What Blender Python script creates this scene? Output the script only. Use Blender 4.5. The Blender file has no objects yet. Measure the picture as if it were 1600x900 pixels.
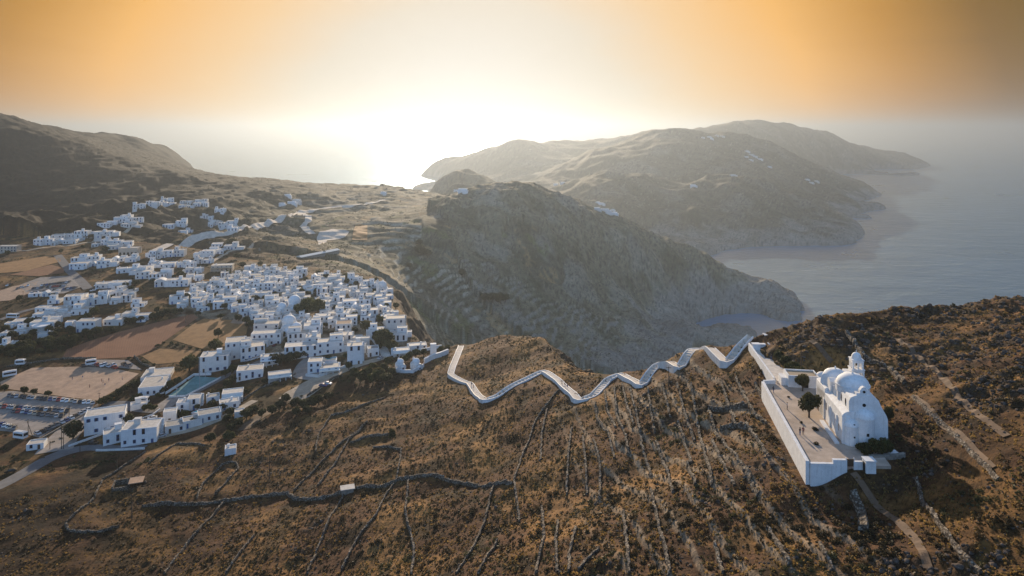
import bpy, bmesh, math, random, time
import numpy as np
from mathutils import Vector, Matrix
T0 = time.time()
random.seed(7)
RNG = np.random.default_rng(11)
R = math.radians
sc = bpy.context.scene
COL = sc.collection

# ------------------------------------------------------------------ camera
H = 330.0
F = 1067.0
HOR = 205.0                       # photo row of the horizon: a level camera with the lens shifted down
CP, SP = 1.0, 0.0

def rate(py):
    """drop per metre of camera depth of the view ray through photo row py"""
    return (py - HOR) / F

def ray_point(px, py, t):
    return ((px - 800) / F * t, t, H - rate(py) * t)

def ray_alt(px, py, z):
    return ray_point(px, py, (H - z) / rate(py))

def to_px(X, Y, Z):
    return 800 + F * X / Y, HOR + F * (H - Z) / Y

cd = bpy.data.cameras.new('camera')
cam = bpy.data.objects.new('camera', cd)
COL.objects.link(cam)
cam.location = (0, 0, H)
cam.rotation_euler = (math.pi / 2, 0, 0)
cd.shift_y = -(450 - HOR) / 1600
cd.sensor_width = 36.0
cd.lens = F / 1600 * 36.0
cd.clip_start = 1.0
cd.clip_end = 90000
sc.camera = cam

# ------------------------------------------------------------------ noise
def _hash(ix, iy, seed):
    h = (ix.astype(np.int64) * 374761393 + iy.astype(np.int64) * 668265263 + seed * 974634777) & 0x7fffffff
    h = ((h ^ (h >> 13)) * 1274126177) & 0x7fffffff
    return (h ^ (h >> 16)) & 0x7fffffff

def perlin(x, y, seed=0):
    x0 = np.floor(x); y0 = np.floor(y)
    fx = x - x0; fy = y - y0
    u = fx * fx * fx * (fx * (fx * 6 - 15) + 10)
    v = fy * fy * fy * (fy * (fy * 6 - 15) + 10)
    def g(ix, iy, dx, dy):
        a = _hash(ix, iy, seed) * (2 * math.pi / 0x7fffffff)
        return np.cos(a) * dx + np.sin(a) * dy
    n00 = g(x0, y0, fx, fy); n10 = g(x0 + 1, y0, fx - 1, fy)
    n01 = g(x0, y0 + 1, fx, fy - 1); n11 = g(x0 + 1, y0 + 1, fx - 1, fy - 1)
    a = n00 + u * (n10 - n00); b = n01 + u * (n11 - n01)
    return (a + v * (b - a)) * 1.5

def sstep(a, b, x):
    t = np.clip((x - a) / (b - a), 0, 1)
    return t * t * (3 - 2 * t)

# ------------------------------------------------------------------ control surfaces
class Surf:
    """multiquadric height surface over (X/Y, ln Y)"""
    def __init__(self, pts, c=0.04, ky=0.8, zfix=0.0):
        P = []
        for p in pts:
            px, py, a = p[0], p[1], p[2]
            if a == 'w':                      # world point (X, Y, Z) given
                P.append(p[3]); continue
            if len(p) > 3 and p[3] == 'z':
                P.append(ray_alt(px, py, a))
            else:
                P.append(ray_point(px, py, a))
        P = np.array(P, float)
        self.c, self.ky = c, ky
        self.q = np.stack([P[:, 0] / P[:, 1], np.log(P[:, 1]) * ky], 1)
        self.z0 = P[:, 2].mean()
        d = self.q[:, None] - self.q[None]
        A = np.sqrt((d ** 2).sum(-1) + c * c)
        n = len(P)
        M = np.zeros((n + 1, n + 1)); M[:n, :n] = A - np.eye(n) * 0.002; M[:n, n] = 1; M[n, :n] = 1
        self.w = np.linalg.solve(M, np.append(P[:, 2], 0))
    def __call__(self, s, L):
        out = np.full(s.shape, self.w[-1], np.float32)
        a = s.astype(np.float32); b = (L * self.ky).astype(np.float32)
        for (qx, qy), w in zip(self.q, self.w[:-1]):
            out += np.float32(w) * np.sqrt((a - np.float32(qx)) ** 2 + (b - np.float32(qy)) ** 2 + np.float32(self.c ** 2))
        return out

NEAR = [  # px, py, altitude  (near hillside, town plateau)
 (1600,900,267),(1600,750,271),(1600,600,276),(1600,460,278),(1500,478,274),(1400,487,272),(1300,500,270),(1250,515,267),
 (1180,530,264),(1110,545,257),(1060,553,251),(1000,572,244),(950,582,237),(880,575,230),(830,527,226),(770,527,218),(720,537,209),
 (1400,900,262),(1400,760,261),(1400,650,264.5),(1440,560,270),(1500,600,271.5),(1360,540,267.5),(1330,700,261),(1240,620,262),(1210,560,263),
 (1200,900,257),(1200,780,256),(1150,650,255),(1130,575,256),(1003,603,243),(908,628,235),(848,588,229),(757,634,222),(733,603,217),(705,590,214),
 (1000,900,248),(1000,750,243),(800,900,236),(800,760,228),(600,900,222),(600,750,213),(650,660,211),(580,620,207),
 (400,900,210),(400,780,204),(430,690,202),(520,590,204),(200,900,203),(200,790,199),(260,700,197),(0,900,201),(0,790,196),
 (50,640,193),(140,690,194),(0,560,195),(250,570,195),(350,620,198),(420,560,201),(500,520,204),(560,470,206),(600,440,207),(620,530,206),(690,550,208),
 (400,430,206),(300,480,202),(150,470,203),(0,430,204),(100,380,210),(280,380,212),(420,380,208),(500,400,206),(600,400,204),(600,350,200),
 (0,0,'w',(-140,90,214)),(0,0,'w',(-300,300,190)),(0,0,'w',(-200,200,194)),(0,0,'w',(150,110,282)),(0,0,'w',(200,180,283)),(0,0,'w',(60,60,264)),(0,0,'w',(-60,60,232)),(0,0,'w',(0,60,246)),
 (0,0,'w',(-450,420,192)),(0,0,'w',(-700,700,208)),(0,0,'w',(250,240,280)),
]
NEAR = [p if p[2] == 'w' else (p[0], p[1], p[2], 'z') for p in NEAR]
VALLEY = [  # px, py, depth
 (600,300,1700),(650,305,1600),(700,322,1350),(480,290,1500),(400,280,1460),(310,276,1400),(200,247,1380),(100,216,1330),(50,202,1310),(0,188,1300),(-150,150,1250),(90,208,1800),(150,208,1820),(200,217,1800),(230,222,1800),(262,243,1760),(310,272,1720),(0,190,1700),
 (0,250,1150),(0,330,960),(100,300,1040),(200,300,1060),(300,300,1100),(450,340,1010),(560,330,1190),(650,350,1095),(500,380,830),
 (700,400,900),(750,450,890),(850,400,985),(900,470,1000),(800,520,850),(900,560,880),(1000,560,990),(1100,545,1010),
 (650,480,690),(640,520,600),(700,520,700),
]
VALLEY += [(p, q, a, 'z') for (p, q, a) in ((0,430,204),(100,380,210),(280,380,212),(420,380,208),(0,560,195),(250,570,195),(400,430,206),(500,420,203),(560,425,200),(300,480,202),
   (0,640,190),(400,560,190),(150,470,203))]
VALLEY += [(0,0,'w',q) for q in ((-33,300,120),(100,300,60),(250,300,20),(400,350,-25),(250,500,-5),(400,500,-30),(600,700,-40),(100,500,70),(20,560,105),(200,700,20),
   (300,900,-15),(420,1000,-40),(260,1150,-30),(400,1250,-60),(180,1200,0),(800,1000,-40),(900,600,-40),(600,400,-40),(60,420,90),
   (-100,2000,110),(-400,1900,110),(-900,2200,250),(-1500,1500,370),(-1300,1200,350),(-1600,2200,330),(0,2500,0),(-500,2600,0),(200,1900,120),(500,1500,60),(700,1400,-30),(-900,2700,40),(-1500,3000,60))]
HEAD = [  # the blunt headland in the middle
 (760,312,1090),(800,307,1110),(840,307,1120),(900,340,1140),(1000,381,1210),(1100,405,1310),(1200,445,1340),(1243,468,1340),
 (1250,492,-1,'z'),(1238,505,-1,'z'),(1215,517,-1,'z'),(1165,516,-1,'z'),(1135,510,3,'z'),(1165,508,-8,'z'),(1190,520,-8,'z'),(1222,520,-9,'z'),(1060,520,16,'z'),(1100,535,9,'z'),(1125,530,4,'z'),(1020,540,22,'z'),(700,335,1080),(680,360,1010),
 (700,400,905),(780,420,930),(850,440,960),(920,470,985),(1000,490,1090),(1060,500,1160),(800,360,1010),(900,400,1040),(1000,440,1130),(1100,460,1230),(1170,480,1260),(1110,500,1215),
]
HEAD += [(0,0,'w',q) for q in ((20,1300,195),(110,1350,150),(240,1450,60),(420,1470,-25),(350,1560,-45),(180,1650,0),(450,1650,-70),(520,1480,-60),(600,1400,-30),(640,1250,-40),(560,1150,-35),(450,1130,-12),
   (-80,1250,172),(-150,1150,160),(0,1600,80),(300,1700,-60),(-250,1000,120),(0,700,40),(300,900,-20),(500,1000,-40),(700,1600,-40),(-200,1500,120),(800,1000,-60),(-300,700,50))]
MIDH = [   # nearer part of the far peninsula
 (970,275,2450),(920,292,2380),(880,305,2300),(1050,288,2480),(1120,283,2500),(1150,277,2520),(1200,292,2560),(1260,318,2480),(1310,338,2420),
 (740,282,2250),(690,294,2150),(780,294,2250),(830,300,2250),(860,310,2150),
 (1345,368,0,'z'),(1330,381,0,'z'),(1300,383,0,'z'),(1315,362,2150),(1250,385,0,'z'),(1170,387,0,'z'),(1120,394,0,'z'),(1090,402,0,'z'),(1040,372,2000),(950,340,2000),(1100,350,2100),(1200,350,2130),(1280,360,2120),
 (880,335,1900),(800,320,1900),(700,310,1850),
]
MIDH += [(0,0,'w',q) for q in ((200,3000,90),(700,3000,90),(1000,3000,40),(1250,2700,-40),(1150,2100,-50),(900,1850,-45),(650,1800,-80),(500,1700,-70),(400,1750,-40),(800,1900,-60),(0,2900,60),(-300,2500,-10),(-350,2200,0),(1400,3000,-60),
   (1300,2300,-60),(0,1700,40),(-200,1900,60),(400,3600,60))]
FARB = [
 (1050,208,3600),(1000,214,3560),(950,232,3500),(900,255,3350),(860,275,3250),(1110,211,3650),(1170,216,3700),(1210,232,3700),(1240,250,3640),(1300,273,3560),(1350,295,3560),(1395,318,0,'z'),
 (1345,343,0,'z'),(1375,330,0,'z'),(1300,330,2640),(1330,326,2760),(1360,317,2900),(1200,270,3000),(1100,262,3000),(1000,262,2950),(1150,240,3300),(1250,300,3000),(930,285,2800),(820,298,2700),(1280,350,2300),
]
FARB += [(0,0,'w',q) for q in ((850,4200,150),(1300,4200,80),(1700,4200,-20),(2100,3800,-60),(2100,3200,-70),(1500,2800,-50),(1700,3100,-60),(300,4200,120),(100,3300,60),(-100,3000,20),(1200,2500,-60),(600,2500,60),(1000,5000,50),(1900,4600,-60),(-300,3800,20))]
FARA = [
 (655,275,5000),(665,268,5000),(700,255,4950),(730,246,4850),(760,238,4700),(820,222,4500),(850,231,4550),(885,225,4700),(920,221,4800),(950,222,4900),(1000,212,4900),(1040,208,4900),(1110,203,5000),(1150,195,5000),(1190,201,5050),(1245,216,5200),
 (1262,215,5350),(1300,226,5500),(1330,229,5700),(1380,240,6200),(1400,240,6400),(1430,245,6500),(1443,255,6600),
 (1444,264,0,'z'),(1436,272,0,'z'),(1380,273,0,'z'),(1355,272,0,'z'),(656,293,0,'z'),(690,300,0,'z'),(700,285,4400),(780,262,4200),(900,250,4300),(1100,232,4600),(1250,240,5000),
]
FARA += [(0,0,'w',q) for q in ((-700,4900,-120),(-680,5400,-120),(-500,4300,-60),(-300,6000,-60),(200,6000,60),(1000,6300,150),(1700,6200,200),(2500,6800,120),(3000,7600,60),(4300,7200,-150),(4200,6300,-150),(3700,6000,-120),(3100,5800,-80),(2500,5200,-40),
   (2000,4500,0),(900,3800,60),(0,3800,60),(4000,8300,-120),(2000,8300,-60),(0,7500,-100),(3400,6900,150))]
HARD = dict(near=Surf(NEAR), valley=Surf(VALLEY), head=Surf(HEAD), midh=Surf(MIDH), farb=Surf(FARB), fara=Surf(FARA, c=0.03))

# outline of the plateau and near hill: beyond it the ground breaks away
EDGE_PX = [(1600,460,278),(1550,468,276),(1500,478,274),(1400,487,272),(1300,500,270),(1250,515,267),(1180,531,264),(1110,546,257),(1060,554,251),(1000,573,244),(950,583,237),(905,580,233),(880,573,230),(850,535,227),(830,524,226),(770,527,218),
   (722,538,209),(700,543,208),(668,540,207),(645,528,206),(634,512,206),(625,490,206),(612,466,206),(606,445,206),(596,434,206),(570,428,206),(520,420,206),(400,405,208),(250,380,212)]
EDGE = [ray_alt(*e)[:2] for e in EDGE_PX]
EDGE = [(330, 260), (245, 232)] + EDGE + [(-900, 900), (-900, 20), (330, 20)]

def seg_dist(px, py, ax, ay, bx, by):
    vx, vy = bx - ax, by - ay
    L2 = vx * vx + vy * vy + 1e-9
    t = np.clip(((px - ax) * vx + (py - ay) * vy) / L2, 0, 1)
    return np.hypot(px - ax - t * vx, py - ay - t * vy), t

def poly_sdf(X, Y, poly):
    """signed distance, negative inside"""
    d = np.full(X.shape, 1e9); ins = np.zeros(X.shape, bool)
    n = len(poly)
    for i in range(n):
        ax, ay = poly[i]; bx, by = poly[(i + 1) % n]
        d = np.minimum(d, seg_dist(X, Y, ax, ay, bx, by)[0])
        c = ((ay > Y) != (by > Y)) & (X < (bx - ax) * (Y - ay) / (by - ay + 1e-12) + ax)
        ins ^= c
    return np.where(ins, -d, d)

def base_height(s, Yd):
    L = np.log(Yd)
    X = s * Yd
    shp = s.shape
    near = HARD['near'](s, L); val = HARD['valley'](s, L)
    sd = np.full(shp, 1e4); m = Yd < 1500
    wob = 6 * perlin(X[m] / 25, Yd[m] / 25, 3) + 3 * perlin(X[m] / 9, Yd[m] / 9, 4)
    raw = poly_sdf(X[m], Yd[m], EDGE)
    sd[m] = raw + wob * sstep(0, 8, np.abs(raw))
    cl = np.maximum(sd, 0)
    nr = near - 1.45 * cl + 0.35 * np.minimum(cl, 6)
    val = val - 0.45 * np.maximum(Yd - 1720, 0) * sstep(-1120, -860, X) - 0.3 * np.maximum(Yd - 2200, 0)
    val = val - 0.5 * np.maximum(X - 200, 0) * sstep(950, 1200, Yd)
    zone = np.zeros(shp, np.int8)
    h = val.copy()
    k = nr > h; h[k] = nr[k]; zone[k] = 1
    lw = sstep(-150, -230, X) * (sd < 200)          # left of the cliff the plateau passes smoothly into the slopes
    bl = sstep(90, -50, sd)
    h = h * (1 - lw) + (near * bl + val * (1 - bl)) * lw
    zone[(lw > 0.5) & (sd < 0)] = 1; zone[(lw > 0.5) & (sd >= 0)] = 0
    for i, nm in enumerate(('head', 'midh', 'farb', 'fara')):
        q = HARD[nm](s, L)
        if nm in ('farb', 'midh'):
            q = q - 0.35 * np.maximum(-X - 260, 0)
        if nm == 'head':
            q = q - 0.05 * np.maximum(0, 120 - np.abs(X + 130)) * 0
        k = q > h
        k &= (Yd > (650, 1500, 2300, 3300)[i])
        if nm == 'head':      # the headland flows softly out of the valley side
            sm = (np.sqrt((q - h) ** 2 + 55.0 ** 2) - np.abs(q - h)) / 2 * (zone == 0) * (Yd > 700) * sstep(-20, 30, np.maximum(q, h))
            h = np.where(k, q, h) + sm
            zone[k] = i + 2; continue
        h = np.where(k, q, h); zone[k] = i + 2
    return h, zone, sd

# grid
s_in = np.arange(-0.88, 0.8801, 0.00165)
s_out = np.arange(0.885, 1.2, 0.006)
SV = np.concatenate([-s_out[::-1], s_in, s_out])
NR = 1230
YV = np.exp(np.linspace(math.log(50), math.log(9000), NR))
S, YG = np.meshgrid(SV, YV)
XG = S * YG
Z, ZONE, SD = base_height(S, YG)
print('base', time.time() - T0)
# ------------------------------------------------------------------ surface detail
CELL = 0.0042 * YG
def lod(wl):
    return sstep(1.6, 3.2, wl / CELL)

def fb(x, y, lst, seed, ridge=False):
    out = np.zeros_like(x)
    for i, (wl, amp) in enumerate(lst):
        n = perlin(x / wl + 13.7 * i, y / wl - 7.3 * i, seed + i)
        if ridge:
            n = 0.5 - np.abs(n) * 1.6
        out += amp * lod(wl)[MSK] * n
    return out

def s2l(c):
    return tuple((v / 12.92 if v <= 0.04045 else ((v + 0.055) / 1.055) ** 2.4) for v in c)

def hexc(h):
    return s2l(tuple(int(h[i:i + 2], 16) / 255 for i in (0, 2, 4)))

PXG, PYG = to_px(XG, YG, Z)     # photo position of each ground vertex before detail
FZ = 263.3                      # height of the church courtyard
COURT = [(59.6, 136.8), (75.5, 136.0), (84.9, 184.5), (66.6, 180.0)]
# flat town and field ground (photo outline on the plateau)
FLATP = [(-60, 760), (60, 740), (240, 700), (330, 665), (440, 632), (560, 610), (660, 560), (640, 500), (600, 430), (400, 400), (250, 395), (60, 400), (-60, 420)]
FLATW = [ray_alt(p[0], p[1], 203)[:2] for p in FLATP]
DET = np.zeros_like(Z)
# near hillside and plateau
MSK = ZONE == 1
x, y = XG[MSK], YG[MSK]
flat = 1 - sstep(-14, 10, poly_sdf(x, y, FLATW))
rough = 1 - flat
rock = sstep(-0.15, 0.45, perlin(x / 26, y / 26, 61) + 0.55 * perlin(x / 9, y / 9, 62) + 1.1 * sstep(20, 120, x + 0.25 * (y - 200)) - 0.55)
d = fb(x, y, [(60, 2.2), (26, 1.2), (11, 0.7)], 20) * rough
d += fb(x, y, [(5.5, 0.5), (2.6, 0.34), (1.3, 0.22), (0.7, 0.1)], 30) * (rough * (0.35 + 0.65 * rock) + 0.05)
d += fb(x, y, [(7, 0.9), (3, 0.5)], 40, True) * rock * rough
# dry terraces running down the middle of the hillside, the uphill side is on the right
tc = x + 0.10 * (y - 200) + 4.0 * perlin(x / 40, y / 60, 50) + 0.8 * perlin(x / 8, y / 12, 51)
tm = sstep(8, 30, x) * (1 - sstep(58, 66, x - 0.05 * (y - 150))) * sstep(95, 120, y) * (1 - sstep(225, 260, y))
ph = tc / 6.2
fr = ph - np.floor(ph)
d += tm * 0.9 * (sstep(0.0, 0.14, fr) - fr)
TERR_W = tm * sstep(0.0, 0.03, fr) * (1 - sstep(0.16, 0.22, fr))
DET[MSK] = d
ROCK = np.zeros_like(Z); ROCK[MSK] = rock * rough
FLAT = np.zeros_like(Z); FLAT[MSK] = flat
STONE = np.zeros_like(Z); STONE[MSK] = TERR_W
# broken edge
e = sstep(0, 10, SD) * (1 - sstep(120, 260, SD)) * (ZONE == 1)
MSK = e > 0
x, y = XG[MSK], YG[MSK]
DET[MSK] += e[MSK] * fb(x, y, [(24, 5.0), (10, 3.0), (4, 1.5)], 70, True)
# slopes farther off
for zi, lst, rl in ((0, [(220, 14), (90, 8), (38, 5), (17, 2.6), (8, 1.2)], [(130, 11), (50, 6), (22, 2.5)]),
                    (2, [(150, 5), (70, 3.5), (30, 2.4), (14, 1.5), (7, 0.9)], [(90, 7), (36, 4.5), (16, 2.2)]),
                    (3, [(400, 16), (180, 10), (80, 6), (40, 3.5), (20, 1.8)], [(260, 22), (110, 10), (50, 4)]),
                    (4, [(500, 20), (220, 12), (100, 7), (50, 4)], [(400, 36), (170, 18), (80, 7)]),
                    (5, [(700, 26), (300, 14), (140, 8), (70, 5)], [(500, 30), (220, 16), (100, 8)])):
    MSK = ZONE == zi
    if not MSK.any():
        continue
    x, y = XG[MSK], YG[MSK]
    d = fb(x, y, lst, 100 + 20 * zi) + fb(x, y, rl, 110 + 20 * zi, True)
    if zi == 0:
        k = 1 - 0.8 * sstep(-12, -60, poly_sdf(x, y, FLATW))
        k *= 1 - 0.75 * sstep(-350, -150, x) * (1 - sstep(1050, 1500, y)) * 0.8
        d *= k
    if zi in (4, 5):
        d *= 0.75
    if zi == 0:
        d *= 1 - 0.5 * sstep(1150, 1400, y) * (x < -300)
    DET[MSK] = d
# terraced fields below the town and on the saddle
tz = (ZONE == 0) | (ZONE == 2)
tw = np.zeros_like(Z)
xx, yy = XG, YG
a_ = sstep(-420, -120, xx) * (1 - sstep(330, 520, xx - 0.1 * (yy - 900))) * sstep(420, 520, yy) * (1 - sstep(1500, 1800, yy))
qb = PYG - (382 + (PXG - 650) * 0.42) - 14 * perlin(xx / 90, yy / 90, 95)
a_ *= np.where((ZONE == 2) | (PXG > 660), sstep(-4, 10, qb), 1.0) * sstep(4, 14, Z) * (1 - sstep(900, 1060, PXG))
a_ = np.maximum(a_, 0.8 * (ZONE == 0) * sstep(900, 1000, yy) * (1 - sstep(290, 340, Z)) * (1 - sstep(1500, 1900, yy)) * (1 - sstep(-120, 0, xx)))
tw = np.where(tz, a_, 0)
Z = Z + DET * (1 - 0.6 * tw) * np.where(ZONE >= 2, 0.12 + 0.88 * sstep(-20, 25, Z), 1.0)
k_ = ZONE >= 2      # low sea cliffs all along the shore
Z[k_] += 9 * sstep(-2.5, 2.5, Z[k_] + 2.5 * perlin(XG[k_] / 30, YG[k_] / 30, 97)) - 9 * sstep(2.5, -2.5, Z[k_])
m = tw > 0
stp = 5.5
q = Z[m] + 5.5 * perlin(xx[m] / 110, yy[m] / 110, 91) + 2.6 * perlin(xx[m] / 34, yy[m] / 34, 92) + 1.0 * perlin(xx[m] / 13, yy[m] / 13, 94)
ph = q / stp; fr = ph - np.floor(ph)
brk = 0.55 + 0.45 * sstep(-0.35, 0.1, perlin(xx[m] / 90, yy[m] / 90, 93))
Z[m] += tw[m] * brk * stp * 0.6 * (sstep(0.30, 0.55, fr) - fr)
STONE[m] = np.maximum(STONE[m], tw[m] * brk * sstep(-0.45, 0.2, perlin(xx[m] / 26, yy[m] / 26, 96)) * sstep(0.30, 0.36, fr) * (1 - sstep(0.55, 0.63, fr)))
# bed of the church and its courtyard
m = (YG > 105) & (YG < 200) & (XG > 40) & (XG < 115)
sdc = poly_sdf(XG[m], YG[m], COURT)
ux, uy = (66.6 - 59.6) / 43.76, (180.0 - 136.8) / 43.76
bb = (XG[m] - 59.6) * uy - (YG[m] - 136.8) * ux
tgt = 259.3 + 3.4 * sstep(0.5, 9, bb)
w = 1 - sstep(0.5, 11, sdc)
Z[m] = Z[m] * (1 - w) + tgt * w
Z = np.maximum(Z, -60)
print('detail', time.time() - T0)

lnY = np.log(YV)
def zat(X, Y):
    """ground height at world X, Y (scalars or arrays)"""
    X = np.asarray(X, float); Y = np.asarray(Y, float)
    s = X / Y
    ci = np.interp(s, SV, np.arange(len(SV))); ri = np.interp(np.log(Y), lnY, np.arange(NR))
    c0 = np.clip(ci.astype(int), 0, len(SV) - 2); r0 = np.clip(ri.astype(int), 0, NR - 2)
    fc = ci - c0; fr = ri - r0
    return (Z[r0, c0] * (1 - fc) * (1 - fr) + Z[r0, c0 + 1] * fc * (1 - fr) + Z[r0 + 1, c0] * (1 - fc) * fr + Z[r0 + 1, c0 + 1] * fc * fr)

def ground(px, py):
    """world point where the view ray through a photo pixel meets the ground"""
    s = (px - 800) / F
    ci = float(np.interp(s, SV, np.arange(len(SV)))); c0 = min(int(ci), len(SV) - 2); fc = ci - c0
    col = Z[:, c0] * (1 - fc) + Z[:, c0 + 1] * fc
    ray = H - YV * rate(py)
    k = np.nonzero(ray < np.maximum(col, 0))[0]
    if len(k) == 0:
        raise ValueError('sky at %s %s' % (px, py))
    i = k[0]
    if i == 0:
        yv = YV[0]
    else:
        a = ray[i - 1] - col[i - 1]; b = ray[i] - col[i]
        f = a / (a - b) if a > b else 0.5
        yv = YV[i - 1] + (YV[i] - YV[i - 1]) * min(max(f, 0), 1)
    return Vector((s * yv, yv, float(zat(s * yv, yv))))

# ------------------------------------------------------------------ ground colour (soil, rock, dry grass, with vignette darkening put in)
def col3(c): return np.array(c, float)
SOIL = col3((0.100, 0.055, 0.032)); GRASS = col3((0.250, 0.155, 0.066)); SCRUB = col3((0.026, 0.022, 0.013)); STN = col3((0.22, 0.20, 0.175)); DROCK = col3((0.075, 0.060, 0.050))
ALB = np.zeros(Z.shape + (3,), np.float32)
def mix(a, b, t):
    return a + (b - a) * t[..., None]
def field(sc_, seed, x, y, dx=0.0):
    return perlin(x / sc_, y / sc_, seed) + 0.5 * perlin(x / sc_ * 2.1, y / sc_ * 2.1, seed + 1) + 0.35 * perlin(x / sc_ * 4.3, y / sc_ * 4.3, seed + 2)
MSK = ZONE == 1
x, y = XG[MSK], YG[MSK]
c = mix(np.broadcast_to(SOIL, (len(x), 3)), GRASS, sstep(-0.2, 0.6, field(22, 201, x, y)))
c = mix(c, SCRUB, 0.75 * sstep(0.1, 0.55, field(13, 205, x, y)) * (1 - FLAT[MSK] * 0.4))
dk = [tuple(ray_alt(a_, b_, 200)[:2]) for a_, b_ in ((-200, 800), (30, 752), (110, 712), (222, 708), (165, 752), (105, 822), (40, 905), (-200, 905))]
c = mix(c, col3((0.030, 0.021, 0.014)), sstep(3, -6, poly_sdf(x, y, dk)) * (0.6 + 0.4 * sstep(-0.3, 0.3, perlin(x / 6, y / 6, 213))))  # dark scrub, deepened by corner vignette put into its colour
c = mix(c, col3((0.040, 0.036, 0.020)), FLAT[MSK] * 0.75 * sstep(-0.25, 0.3, field(16, 215, x, y)))
c = mix(c, DROCK, ROCK[MSK] * sstep(0.0, 0.4, perlin(x / 3.1, y / 3.1, 209) + 0.2))
c = mix(c, STN * 1.55, STONE[MSK] * 0.8)
c = mix(c, DROCK * 1.15, sstep(0, 6, SD[MSK]) * 0.9)
tp = [tuple(ray_alt(a, b, 205)[:2]) for a, b in ((262,482),(300,452),(370,424),(390,412),(500,428),(600,444),(614,470),(636,512),(640,545),(560,570),(500,560),(440,548),(395,535),(392,505),(340,496))]
c = mix(c, col3((0.34, 0.31, 0.27)), sstep(2, -4, poly_sdf(x, y, tp)) * sstep(-0.5, 0.1, perlin(x / 9, y / 9, 211)) * 0.75)
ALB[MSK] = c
for zi in (0, 2, 3, 4, 5):
    MSK = ZONE == zi
    x, y = XG[MSK], YG[MSK]
    k = (1, 1, 1, 2.2, 3, 4)[zi]
    base = np.broadcast_to(col3((0.105, 0.090, 0.058)), (len(x), 3))
    c = mix(base, col3((0.060, 0.058, 0.034)), sstep(-0.15, 0.5, field(45 * k, 230 + zi, x, y)))
    c = mix(c, col3((0.150, 0.135, 0.105)), sstep(0.15, 0.6, field(70 * k, 240 + zi, x, y)) * 0.8)
    c = mix(c, col3((0.035, 0.036, 0.022)), 0.8 * sstep(0.42, 0.62, perlin(x / (7 * k), y / (7 * k), 250 + zi)))
    if zi in (2, 3, 4, 5):   # bare rock towards the water
        c = mix(c, col3((0.26, 0.235, 0.205)), (1 - sstep(14, (0, 0, 85, 60, 50, 50)[zi], Z[MSK] + 26 * field(60, 260, x, y))) * 0.85)
    c = mix(c, col3((0.31, 0.28, 0.22)), STONE[MSK] * 0.9)
    if zi == 0:
        pl = sstep(160, -20, SD[MSK]) * sstep(-140, -220, x)
        c1 = mix(np.broadcast_to(SOIL, (len(x), 3)), GRASS, sstep(-0.2, 0.6, field(22, 201, x, y)))
        c1 = mix(c1, SCRUB, 0.75 * sstep(0.1, 0.55, field(13, 205, x, y)))
        c = mix(c, c1, pl)
    if zi == 0:              # greener and golden plots among the terraces
        g = field(38, 270, x, y)
        c = mix(c, col3((0.085, 0.095, 0.030)), 0.7 * sstep(0.45, 0.7, g) * (x > -250))
        c = mix(c, col3((0.26, 0.17, 0.08)), 0.7 * sstep(0.45, 0.7, -g) * (x > -250))
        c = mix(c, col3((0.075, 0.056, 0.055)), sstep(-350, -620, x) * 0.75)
    ALB[MSK] = c
ALB[ZONE == 1] *= np.array((0.88, 0.75, 0.60), np.float32)
ALB[ZONE == 2] = np.minimum(ALB[ZONE == 2] * np.float32(1.6), np.array((0.235, 0.215, 0.185), np.float32))
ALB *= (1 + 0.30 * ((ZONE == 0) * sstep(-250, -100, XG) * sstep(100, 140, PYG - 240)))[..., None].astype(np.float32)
ALB *= (1 - 0.42 * (ZONE == 1) * np.maximum(sstep(1330, 1480, PXG) * sstep(560, 700, PYG), sstep(430, 250, PXG) * sstep(730, 800, PYG)))[..., None].astype(np.float32)  # lower corners: denser scrub plus vignette darkening painted into the ground
ALB *= (1 - 0.84 * ((ZONE == 0) * sstep(-150, -520, XG + 0.15 * (YG - 900))))[..., None].astype(np.float32)  # left mountain colour darkened to offset haze and imitate vignette
# low scrub growing in dots over all the slopes
sp = RNG.random(Z.shape); dens = 0.10 + 0.10 * np.clip(perlin(XG / (0.06 * YG + 12), YG / (0.06 * YG + 12), 280), -1, 1)
dot = (sp < dens * np.where(ZONE == 1, 1 - 0.7 * FLAT, 1.0)) & (STONE < 0.3)
ALB[dot] *= 0.45
lig = (sp > 0.975) & (ZONE != 1) & (XG > -330)
ALB[lig] = ALB[lig] * 0.5 + np.array((0.13, 0.12, 0.10), np.float32)
print('colour', time.time() - T0)

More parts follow.
